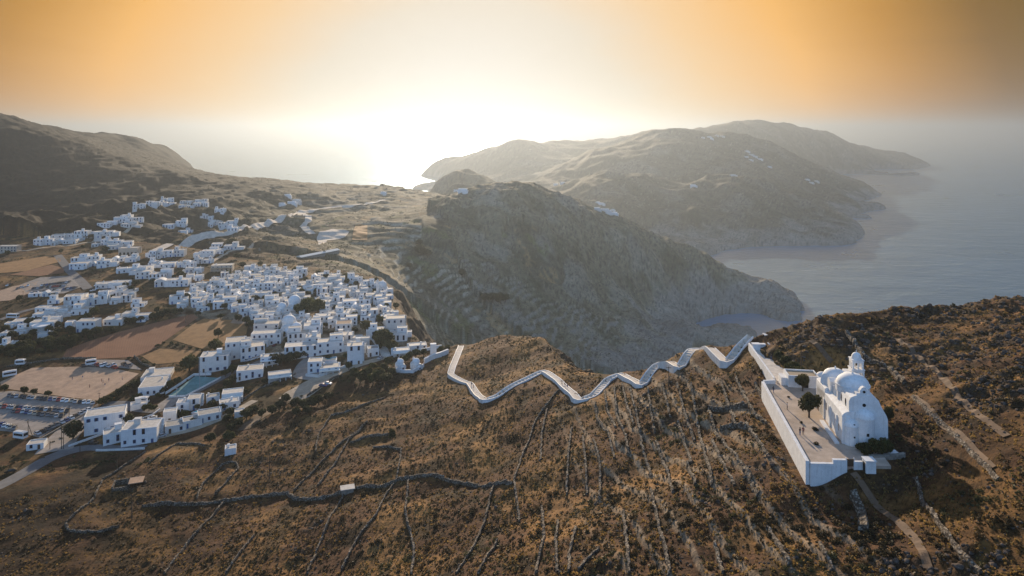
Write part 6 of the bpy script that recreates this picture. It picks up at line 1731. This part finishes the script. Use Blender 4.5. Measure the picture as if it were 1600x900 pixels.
    for i in np.nonzero(big)[0]:
        o = link('boulder', ms[i % 6], None, tuple(pos[i]), float(rot[i]), (float(size[i]) * 1.1, float(size[i]), float(scl[i, 1])))
        prop(o, None, 'boulder', 'boulders on the rocky crest and slope'); LABELLED.append((o, 'rough %s boulder' % ('big' if size[i] > 0.7 else 'small'), 'boulder', None))
    # dry grass tufts
    N = 100000
    s = r.uniform(-0.92, 0.92, N); Y = np.exp(r.uniform(math.log(86), math.log(420), N)); X = s * Y
    ri = np.clip(np.searchsorted(YV, Y), 0, NR - 1); ci = np.clip(np.searchsorted(SV, s), 0, len(SV) - 1)
    ok = (ZONE[ri, ci] == 1) & (FLAT[ri, ci] < 0.3) & (SD[ri, ci] < 12) & (r.random(N) < 0.4 + 0.6 * perlin(X / 10, Y / 10, 340)) & (poly_sdf(X, Y, COURT) > 2)
    X, Y = X[ok], Y[ok]; size = 0.22 + 0.32 * r.random(len(X)); pos = np.stack([X, Y, zat(X, Y) - 0.03], 1)
    tm = scrub_templates(4, 9, 0.42, 0.9)
    stuff_mesh('dry_grass', tm, pos, np.stack([size, size], 1), r.uniform(0, 6.28, len(X)), ['dry_grass'], np.zeros(len(X), np.int32), 'tufts of golden dry grass on the hillside')
    print('cover', time.time() - T0)
def rock_mat():
    t = NT('rock'); v = t.coord()
    k = t.ramp(t.noise(v, 1.3, 6, 0.65), [(0.3, (0.050, 0.037, 0.030)), (0.55, (0.105, 0.080, 0.064)), (0.75, (0.20, 0.165, 0.135))])
    t.base(k); t.b.inputs['Roughness'].default_value = 0.95; t.b.inputs['Specular IOR Level'].default_value = 0.1; t.bump(t.noise(v, 3.0, 5, 0.7), 0.7, 0.2)
rock_mat()

# ------------------------------------------------------------------ vehicles
def car_mat(name, c):
    t = NT(name); t.base(c); t.b.inputs['Roughness'].default_value = 0.28; t.b.inputs['Coat Weight'].default_value = 0.6; t.b.inputs['Coat Roughness'].default_value = 0.06; t.b.inputs['Specular IOR Level'].default_value = 0.5
PAINT = {'white': (0.72, 0.72, 0.70), 'silver': (0.42, 0.43, 0.44), 'black': (0.018, 0.018, 0.02), 'grey': (0.12, 0.125, 0.13), 'red': (0.30, 0.02, 0.02), 'blue': (0.03, 0.07, 0.20), 'beige': (0.42, 0.36, 0.27)}
for k_, c_ in PAINT.items(): car_mat('paint_' + k_, c_)
mottled('rubber', (0.02, 0.02, 0.02), 0.2, 5, 0.8)
CARM = {}
def car_meshes():
    m = MB()     # side profile along y (length), width x
    prof = [(-2.05, 0.35), (-2.1, 0.62), (-1.98, 0.82), (-1.1, 0.95), (-0.45, 1.42), (0.85, 1.46), (1.7, 0.98), (2.02, 0.9), (2.1, 0.6), (2.02, 0.33)]
    def ring(xs, inset): return [(xs * (0.84 - (inset if p[1] > 1.0 else 0.0)), p[0], p[1]) for p in prof]
    A = m.add(ring(-1, 0.16)); B = m.add(ring(1, 0.16)); m.quadstrip(A, B); m.face(A[::-1]); m.face(B)
    for k in PAINT: CARM['body', k] = m.mesh('body', 'paint_' + k, True)
    g = MB()
    for sx in (-1, 1):
        q = [(sx * 0.825, -0.95, 0.98), (sx * 0.825, 1.5, 0.98), (sx * 0.705, 0.82, 1.39), (sx * 0.705, -0.42, 1.37)]; A = g.add(q); A2 = g.add([(p[0] * 1.012, p[1], p[2]) for p in q]); g.quadstrip(A, A2); g.face(A2); g.face(A[::-1])
    for q in ([(-0.72, -1.08, 1.0), (0.72, -1.08, 1.0), (0.63, -0.5, 1.40), (-0.63, -0.5, 1.40)], [(-0.72, 1.68, 1.02), (0.72, 1.68, 1.02), (0.63, 0.92, 1.44), (-0.63, 0.92, 1.44)]):
        dy = -0.03 if q[0][1] < 0 else 0.03
        A = g.add([(p[0], p[1] + dy, p[2] + 0.01) for p in q]); A2 = g.add([(p[0], p[1] - dy, p[2] - 0.03) for p in q]); g.quadstrip(A, A2); g.face(A); g.face(A2[::-1])
    CARM['glass'] = g.mesh('window', 'glass')
    w = MB(); w.cyl((0, 0), 0.31, -0.1, 0.1, 12); me = w.mesh('wheel', 'rubber'); me.transform(Matrix.Rotation(math.pi / 2, 4, 'Y')); CARM['wheel'] = me
def car(g, rz, colour, label=None, group=None, zone=None, wheels=True, desc=None, scale=1.0):
    c = link('car', CARM['body', colour], None, g, rz, (scale,) * 3)
    link('window', CARM['glass'], c)
    if wheels:
        for x in (-0.74, 0.74):
            for y in (-1.28, 1.3): link('wheel', CARM['wheel'], c, (x, y, 0.31))
    prop(c, label, 'car', group)
    if not label: LABELLED.append((c, desc or colour + ' parked car', 'car', zone))
    return c
def bus(px, py, rz, L_, lab, name='bus', colour='paint_white'):
    g = ground(px, py); b = empty(name, g + Vector((0, 0, 0.12)), rz); prop(b, lab, name.replace('_', ' '))
    m = MB(); m.box(-L_ / 2, L_ / 2, -1.2, 1.2, 0.4, 3.0, None, 0.06); m.box(-L_ / 2 + 1, L_ / 2 - 1, -0.9, 0.9, 3.0, 3.18); m.obj('body', colour, b)
    m = MB(); m.box(-L_ / 2 + 0.5, L_ / 2 - 0.4, -1.19, 1.19, 1.55, 2.45); m.box(-L_ / 2 + 0.5, L_ / 2 - 0.4, -1.23, -1.18, 1.5, 2.45); m.box(-L_ / 2 + 0.5, L_ / 2 - 0.4, 1.18, 1.23, 1.5, 2.45); m.box(L_ / 2 - 0.06, L_ / 2 + 0.02, -1.0, 1.0, 1.4, 2.6); m.obj('window', 'glass', b)
    for x in (-L_ / 2 + 1.6, L_ / 2 - 1.8):
        for y in (-1.05, 1.05): link('wheel', CARM['wheel'], b, (x, y, 0.42), math.pi / 2, (1.4, 1.4, 1.4))
    return b
def build_vehicles():
    car_meshes(); rr = random.Random(21)
    cols = ['white'] * 4 + ['silver'] * 5 + ['black'] * 5 + ['grey'] * 6 + ['red'] + ['blue'] * 2 + ['beige']
    def row(a, b, n, rz, zone, desc, jit=0.08, skip=0.04, wheels=True):
        A, B = ground(*a), ground(*b)
        for i in range(n):
            if rr.random() < skip: continue
            p = A.lerp(B, (i + 0.5) / n); p = Vector((p.x + rr.uniform(-.2, .2), p.y + rr.uniform(-.4, .4), float(zat(p.x, p.y)) + 0.12))
            col = rr.choice(cols); car(p, rz + rr.uniform(-jit, jit) + (math.pi if rr.random() < 0.4 else 0), col, None, 'cars in the car parks', zone, wheels)
    row((11, 619), (149, 631), 21, R(24), 'back row of big car park', 'car')
    row((-8, 636), (108, 644), 18, R(24), 'far middle row of big car park', 'car')
    row((19, 643), (99, 652), 12, R(24), 'near middle row of big car park', 'car')
    row((54, 681), (142, 640), 12, R(55), 'row along the car park wall', 'car', skip=0.0)
    row((-6, 664), (25, 671), 6, R(20), 'short left row of big car park', 'car')
    row((64, 447), (111, 441), 11, R(10), 'farthest row of smaller car park', 'car', wheels=False)
    row((50, 452), (105, 447), 14, R(10), 'middle row of smaller car park', 'car', wheels=False)
    row((48, 459), (121, 450), 19, R(10), 'nearest row of smaller car park', 'car', wheels=False)
    G = lambda px, py: ground(px, py) + Vector((0, 0, 0.14))
    for k in range(4): car(G(386 + k * 5.2, 565 - k * 1.6), R(-55), 'white' if k % 2 else 'silver', '%s car from the left of four parked at an angle before the white hotel' % ordinal(k + 1))
    car(G(505, 604), R(80), 'blue', 'dark blue and white car, left of the pair alone on the pale road'); car(G(512, 601), R(80), 'white', 'white car, right of the pair alone on the pale road')
    car(G(146, 694), R(80), 'black', 'black car parked on the road in front of the white villa'); car(G(17, 738), R(-62), 'black', 'dark car driving on the road at the far lower left')
    car(G(238, 655), R(-60), 'white', 'white car on the lane between the villa and garden island'); car(G(576, 556), R(30), 'white', 'white van-like car parked at the street bend by the tower house')
    car(G(594, 561), R(-20), 'silver', 'silver car in the small yard under the restaurant trees'); car(G(425, 556), R(-50), 'grey', 'grey car beside the hotel, right of the angled white cars')
    car(G(622, 545), R(60), 'black', 'black car parked by the low restaurant at the cliff edge')
    car(G(252, 683), R(-55), 'silver', 'silver car under the bungalows at the start of the track')
    bus(32, 685, R(-14), 5.8, 'white bus with dark windows parked at the near corner of the car park')
    bus(15, 588, R(38), 6.5, 'white bus parked at the left end of the football ground')
    bus(32, 570, R(12), 5, 'small white minibus on the track above the football ground', 'minibus')
    bus(224, 630, R(8), 5, 'white delivery van beside the garden island', 'van')
    bus(142, 570, R(30), 5.5, 'big white truck in the dusty yard behind the football ground', 'truck')
    bus(20, 497, R(-6), 8, 'long white coach on the lane at the left edge', 'coach')
    for px, py, c in ((152, 572, 'red'), (158, 573, 'white'), (164, 571, 'white'), (169, 574, 'silver'), (177, 572, 'white'), (179, 576, 'red'), (194, 571, 'black'), (201, 573, 'grey'), (130, 573, 'black')): car(G(px, py), R(rr.uniform(20, 60)), c, None, 'vehicles in the yard behind the football ground', 'dusty yard behind the football ground', scale=1.15)
    for px, py, c in ((12, 447, 'white'), (17, 446, 'black'), (44, 447, 'white'), (28, 452, 'grey'), (33, 450, 'white'), (150, 447, 'white'), (158, 448, 'silver'), (166, 446, 'black'), (153, 452, 'white'), (145, 455, 'white'), (175, 443, 'grey'), (183, 441, 'white')): car(G(px, py), R(rr.uniform(-30, 30)), c, None, 'cars around the outer houses', 'open ground by smaller car park', False)

# ------------------------------------------------------------------ people
def person_mesh(name, pose):
    lst = {'hip': (0, 0, 0.95), 'waist': (0, 0, 1.12), 'chest': (0, 0.01, 1.36), 'neck': (0, 0, 1.50), 'head': (0, -0.02, 1.64), 'top': (0, -0.01, 1.74)}
    ed = [('hip', 'waist'), ('waist', 'chest'), ('chest', 'neck'), ('neck', 'head'), ('head', 'top')]
    rad = {'hip': 0.15, 'waist': 0.13, 'chest': 0.16, 'neck': 0.06, 'head': 0.10, 'top': 0.07}
    for s, sx in (('l', -1), ('r', 1)):
        st = (0.22 if s == 'l' else -0.22) if pose == 'walk' else 0.0
        lst.update({s + 'sh': (sx * 0.19, 0, 1.42), s + 'el': (sx * 0.25, 0.04 - st * 0.4, 1.15), s + 'wr': (sx * 0.26, -0.06 - st * 0.7, 0.92), s + 'ha': (sx * 0.26, -0.09 - st * 0.8, 0.84), s + 'th': (sx * 0.10, 0, 0.88), s + 'kn': (sx * 0.11, -0.02 + st * 0.5, 0.48), s + 'an': (sx * 0.11, 0.03 + st, 0.08), s + 'to': (sx * 0.12, -0.14 + st, 0.03)})
        ed += [('chest', s + 'sh'), (s + 'sh', s + 'el'), (s + 'el', s + 'wr'), (s + 'wr', s + 'ha'), ('hip', s + 'th'), (s + 'th', s + 'kn'), (s + 'kn', s + 'an'), (s + 'an', s + 'to')]
        rad.update({s + 'sh': 0.075, s + 'el': 0.05, s + 'wr': 0.035, s + 'ha': 0.045, s + 'th': 0.095, s + 'kn': 0.065, s + 'an': 0.045, s + 'to': 0.04})
    keys = list(lst); me = bpy.data.meshes.new('tmp'); me.from_pydata([lst[k] for k in keys], [(keys.index(a), keys.index(b)) for a, b in ed], [])
    o = bpy.data.objects.new('tmp', me); COL.objects.link(o)
    md = o.modifiers.new('skin', 'SKIN'); o.modifiers.new('sub', 'SUBSURF').levels = 1
    for v, k in zip(me.skin_vertices[0].data, keys): v.radius = (rad[k], rad[k] * (0.7 if k in ('chest', 'waist', 'hip') else 1))
    me.skin_vertices[0].data[0].use_root = True
    ev = o.evaluated_get(bpy.context.evaluated_depsgraph_get()); out = bpy.data.meshes.new_from_object(ev); out.name = name
    bpy.data.objects.remove(o); bpy.data.meshes.remove(me)
    return out
for n_, c_ in (('skin', (0.35, 0.20, 0.13)), ('cloth_white', (0.6, 0.58, 0.54)), ('cloth_dark', (0.03, 0.03, 0.04)), ('cloth_blue', (0.05, 0.09, 0.2)), ('cloth_red', (0.25, 0.04, 0.04)), ('hair_dark', (0.02, 0.014, 0.01))): mottled(n_, c_, 0.15, 6, 0.85)
def build_people():
    P = {}
    for pose in ('stand', 'walk'):
        base = person_mesh('body', pose)
        for tp, bt in (('cloth_white', 'cloth_dark'), ('cloth_dark', 'cloth_blue'), ('cloth_red', 'cloth_dark'), ('cloth_blue', 'cloth_white')):
            me = base.copy(); me.materials.clear()
            for q in (tp, bt, 'skin'): me.materials.append(MATS[q])
            for f in me.polygons:
                z = f.center.z; x = abs(f.center.x)
                f.material_index = 2 if z > 1.49 or (x > 0.2 and z < 1.22) else 0 if z > 0.95 else 1
                f.use_smooth = True
            P[pose, tp] = me
    m = MB(); m.dome((0, 0.01), 0.125, 1.66, 0.13, 12, 4); hair = m.mesh('hair', 'hair_dark', True)
    def person(g, rz, pose, tp, lab):
        o = link('person', P[pose, tp], None, g, rz, (1, 1, 1)); link('hair', hair, o); prop(o, lab, 'person')
    F_ = lambda px, py: Vector((*ray_alt(px, py, FZ)[:2], FZ - 0.01))
    person(F_(1250, 680), 0.4, 'stand', 'cloth_dark', 'person in dark clothes standing in the courtyard, left of a close pair')
    person(F_(1255, 679), -0.6, 'stand', 'cloth_red', 'person standing in the courtyard, right of a close pair')
    person(F_(1208.5, 614), 2.0, 'walk', 'cloth_dark', 'person walking along the left courtyard wall near its far end')
    person(F_(1230, 640), 1.0, 'stand', 'cloth_white', 'person in white alone in the middle of the courtyard')
    for k, (px, py) in enumerate(((1226, 600), (1230, 600.5), (1233.5, 600))): person(F_(px, py), k * 1.5, 'stand', ('cloth_dark', 'cloth_blue', 'cloth_red')[k], '%s person from the left of three at the courtyard entrance steps' % ordinal(k + 1))
    person(F_(1205, 562), 0.5, 'walk', 'cloth_dark', 'person walking on the church lane beside the dark trees')
    for k, (px, py, z, c) in enumerate(((735, 603, 217.3, 'cloth_dark'), (739, 607, 218, 'cloth_red'), (879, 607, 232.6, 'cloth_dark'), (884, 610, 233, 'cloth_blue'), (957, 588, 239.6, 'cloth_white'))):
        q = ray_alt(px, py, z + 0.8); q = Vector((q[0], q[1], float(zat(q[0], q[1])) + 0.7))
        n = min(range(len(ZIGW) - 1), key=lambda i: seg_dist(q.x, q.y, *ZIGW[i], *ZIGW[i + 1])[0]); d, t = seg_dist(q.x, q.y, *ZIGW[n], *ZIGW[n + 1]); w = ZIGW[n].lerp(ZIGW[n + 1], float(t))
        best = None
        po = bpy.data.objects['path']; near = sorted(po.data.vertices, key=lambda v: (v.co.xy - w).length_squared)[:3]
        person(Vector((w.x, w.y, sum(v.co.z for v in near) / 3)), k, 'walk', c, ('person in dark clothes, first of two on the lowest part of the zigzag path', 'person in red, second of two on the lowest part of the zigzag path', 'person in dark clothes, left of two on the middle of the path', 'person in blue, right of two on the middle of the path', 'person in white on the path below its third upper bend')[k])
    for k, (px, py) in enumerate(((113, 594), (129, 592), (159, 597), (161, 599), (170, 596), (164, 604), (140, 606), (191, 594))): person(ground(px, py) + Vector((0, 0, 0.12)), k * 0.8, 'walk' if k % 2 else 'stand', ('cloth_dark', 'cloth_blue', 'cloth_red', 'cloth_white')[k % 4], 'football player on the sandy ground, %s from the left' % ordinal(1 + sorted((113, 129, 159, 161, 170, 164, 140, 191)).index(px)))

# ------------------------------------------------------------------ poles and lamps
def build_poles():
    def pole(px, py, top, lab, arm=True, lean=0.0, off=None, lamp=False):
        g = ground(px, py) if off is None else off; t = g.y * CP - (g.z - H) * SP; h = (py - top) * t / F * 1.05
        p = link('lamp_post' if lamp else 'utility_pole', None, None, g) if False else empty('lamp_post' if lamp else 'utility_pole', g)
        prop(p, lab, 'lamp post' if lamp else 'pole')
        m = MB(); m.tube([(0, 0, -1), (lean * h, 0, h)], [0.16, 0.10], 7); m.obj('shaft', 'metal_grey' if lamp else 'pole_wood', p)
        if lamp: m = MB(); m.box(lean * h - 0.5, lean * h + 0.5, -0.16, 0.16, h, h + 0.22); m.obj('lamp_head', 'metal_grey', p)
        elif arm: m = MB(); m.box(lean * h - 0.8, lean * h + 0.8, -0.06, 0.06, h - 0.5, h - 0.36); m.obj('crossarm', 'pole_wood', p)
    pole(206, 812, 774, 'wooden utility pole standing alone on the dark lower left slope')
    pole(421, 748, 710, 'wooden utility pole on the stony slope left of the strip field')
    pole(472, 687, 660, 'wooden utility pole on the slope below the dark bushes')
    pole(96, 702, 666, 'left of two close utility poles at the road junction'); pole(99, 702, 670, 'right of two close utility poles at the road junction')
    pole(44, 680, 656, 'upright pole of the pair beside the parked bus', False); pole(52, 681, 658, 'leaning stay pole of the pair beside the parked bus', False, -0.42)
    pole(108, 652, 634, 'utility pole at the end of the double row of cars'); pole(155, 626, 614, 'short pole at the corner of the football ground')
    pole(312, 608, 582, 'tall floodlight post on the lane side of the sports court', lamp=True); pole(276, 624, 608, 'floodlight post at the near corner of the sports court', lamp=True); pole(321, 593, 583, 'short floodlight post at the far end of the sports court', lamp=True); pole(311, 588, 560, 'floodlight post at the school side of the sports court', lamp=True)
    pole(36, 478, 456, 'utility pole near the far left of the smaller car park')
    pole(78, 702, 690, 'small pole by the white kiosk', False); pole(125, 706, 692, 'utility pole at the roadside under the dark tree')
    pole(183, 735, 712, 'thin pole beside the dark field under the villa', False); pole(290, 505, 492, 'thin pole at the far end of the ploughed field', False)
    for px, py, top, z, lab in ((1045, 601, 571, 249.5, 'wooden pole beside the upper zigzag path'), (911, 624, 604, 235.5, 'pole standing on the middle bend of the path'), (878, 604, 596, 232.5, 'short pole on the upper middle leg of the path'), (1252, 570, 533, 266, 'dark utility pole left of the bell tower above the lane trees')):
        q = ray_alt(px, py, z); pole(px, py, top, lab, off=Vector((q[0], q[1], float(zat(q[0], q[1])))))
# ------------------------------------------------------------------ labels from where things stand
def lm(px, py, z=None):
    p = ground(px, py) if z is None else Vector(ray_alt(px, py, z)); return p.xy
def write_labels():
    M_ = [('beside the football ground', lm(110, 600)), ('around the big car park', lm(60, 650)), ('around the white school', lm(240, 605)), ('around the sports court', lm(305, 605)), ('around the bungalow pool', lm(318, 650)),
          ('around the white hotel and guesthouse', lm(370, 570)), ('around the roadside villa', lm(190, 695)), ('around the gravel yard and pool bar', lm(495, 590)), ('beside the golden fields', lm(330, 520)), ('around the last chapels before the path', lm(640, 575)),
          ('below the tower house', lm(580, 590)), ('in the centre of the town', lm(520, 500)), ('on the left side of the town', lm(330, 470)), ('at the back edge of the town', lm(480, 440)), ('at the cliff edge of the town', lm(605, 510)),
          ('above the ploughed field', lm(215, 500)), ('around the smaller far car park', lm(85, 455)), ('in the outer quarter on the left', lm(60, 495)), ('around the far left hotel', lm(95, 380)), ('around the uppermost white houses', lm(270, 322)),
          ('behind the town beside the columned house', lm(340, 420)), ('in the outer quarter above the town', lm(230, 430)), ('along the long pale road', lm(345, 355)), ('beside the dark hedge of the long house', lm(455, 565)), ('behind the two parked cars', lm(470, 640))]
    far = [('near the top of the far peninsula', lm(1112, 216)), ('along the winding road on the far peninsula', lm(1175, 245)), ('above the distant right shore', lm(1270, 285)), ('behind the middle headland', lm(950, 331)), ('on the saddle behind the town', lm(455, 318)), ('on the small hill below the sun', lm(717, 300)), ('on the faint slope of the hazy ridge', lm(880, 288)), ('on the low hills of the peninsula', lm(1115, 283))]
    valley = [('in the valley of terraces below the cliff', lm(770, 475)), ('high in the terraced valley', lm(655, 395))]
    wood = [('in the dark woodland left of the ploughed field', lm(60, 540))]
    hill = [('left of the long dark wall', lm(200, 800)), ('between the ruin and the villa', lm(230, 740)), ('on the stony slope below the bungalows', lm(330, 730)), ('beside the narrow strip field', lm(520, 730)), ('below the lowest zigzag bend', lm(757, 660)), ('above the long dark wall', lm(680, 700)), ('in the dark scrub below the long wall', lm(590, 850)), ('between the straight and curved walls at the bottom', lm(690, 850)), ('right of the curved pale wall', lm(790, 860)), ('at the bottom under the crumbling walls', lm(920, 860)), ('at the bottom centre right', lm(1080, 860)), ('among the upper terrace walls', lm(980, 680)), ('below the stone pens', lm(1100, 770)), ('beside the ruined stone pens', lm(1140, 670)), ('under the courtyard retaining wall', lm(1220, 780)), ('below the courtyard gate', lm(1340, 800)), ('at the bottom right corner', lm(1520, 860)), ('beside the shaded slope wall', lm(1460, 800)), ('right of the church', lm(1450, 680)), ('far out on the right slope', lm(1550, 650)), ('on the crest behind the bell tower', lm(1320, 525)), ('on the rocky right skyline', lm(1520, 495)), ('on the rocky knoll by the path start', lm(800, 550)), ('on the crest between the upper path bends', lm(1090, 570)), ('in the dark lower left corner', lm(60, 850)), ('at the bottom left of the long dark wall', lm(350, 860)), ('on the slope left of the courtyard top', lm(1170, 590))]
    bags = {}
    bpy.context.view_layer.update()
    for o, desc, kind, zone in LABELLED:
        p = o.location
        if kind == 'car': key = ('in the ' if not zone.startswith('open') else 'on the ') + zone
        else:
            L = {'far': far, 'shrub': hill, 'boulder': hill}.get(kind, M_)
            if zone == 'wood': L = wood
            if zone == 'valley': L = valley
            key = min(L, key=lambda q: (q[1] - p.xy).length / max(60, q[1].length))[0]
        bags.setdefault((kind, desc, key), []).append(o)
    used = {}
    for (kind, desc, key), L in bags.items():
        L.sort(key=lambda o: to_px(*o.location)[0])
        for i, o in enumerate(L):
            lab = '%s %s' % (desc, key)
            if len(L) == 2: lab = '%s, %s' % (lab, ('left one', 'right one')[i])
            elif len(L) > 2: lab = '%s, %s from left' % (lab, ordinal(i + 1))
            o['label'] = lab
    hb = {}
    for q in HOUSES:
        if q['label']: continue
        o = q['o']; o['category'] = o.get('category') or 'house'; o['group'] = 'white houses of the town'
        two = 'two-storey' if q['two'] else 'low'
        ft = q['ft'][0] if q['ft'] else 'plain flat roof'
        if 'row' in q: q['desc'] = ('%s house with %s' % (two, ft), 'in row %s' % q['row'][0]); key = ('row', q['row'][0])
        else:
            lmk = min(M_, key=lambda z: (z[1] - q['g'].xy).length / max(60, z[1].length))[0]; q['desc'] = ('%s house with %s' % (two, ft), lmk); key = ('lm', lmk)
        hb.setdefault(key, []).append(q)
    for key, L in hb.items():
        L.sort(key=lambda q: to_px(*q['g'])[0])
        for i, q in enumerate(L):
            if key[0] == 'row': q['o']['label'] = '%s, %s from left in %s town row' % (q['desc'][0], ordinal(i + 1), ordinal(key[1]))
            else: q['o']['label'] = '%s %s, %s from left' % (q['desc'][0], key[1], ordinal(i + 1))
    cnt = {}
    for o in bpy.data.objects:
        if o.get('label') and o.parent is None: cnt.setdefault(o['label'], []).append(o.name)
    d = {k: v for k, v in cnt.items() if len(v) > 1}
    print('shared labels', len(d), list(d.items())[:5])
    lw = [k for k in cnt if not 4 <= len(k.split()) <= 16]
    print('bad length', len(lw), lw[:30])

build_church(); build_courtyard(); build_zigzag(); build_lane(); build_roads(); build_fields(); build_stone_walls()
print('stone', time.time() - T0)
build_houses(); print('houses', time.time() - T0)
build_trees(); build_vehicles(); build_people(); build_poles(); print('trees', NT_[0], time.time() - T0)
build_ground_cover(); write_labels()
print('all', time.time() - T0)
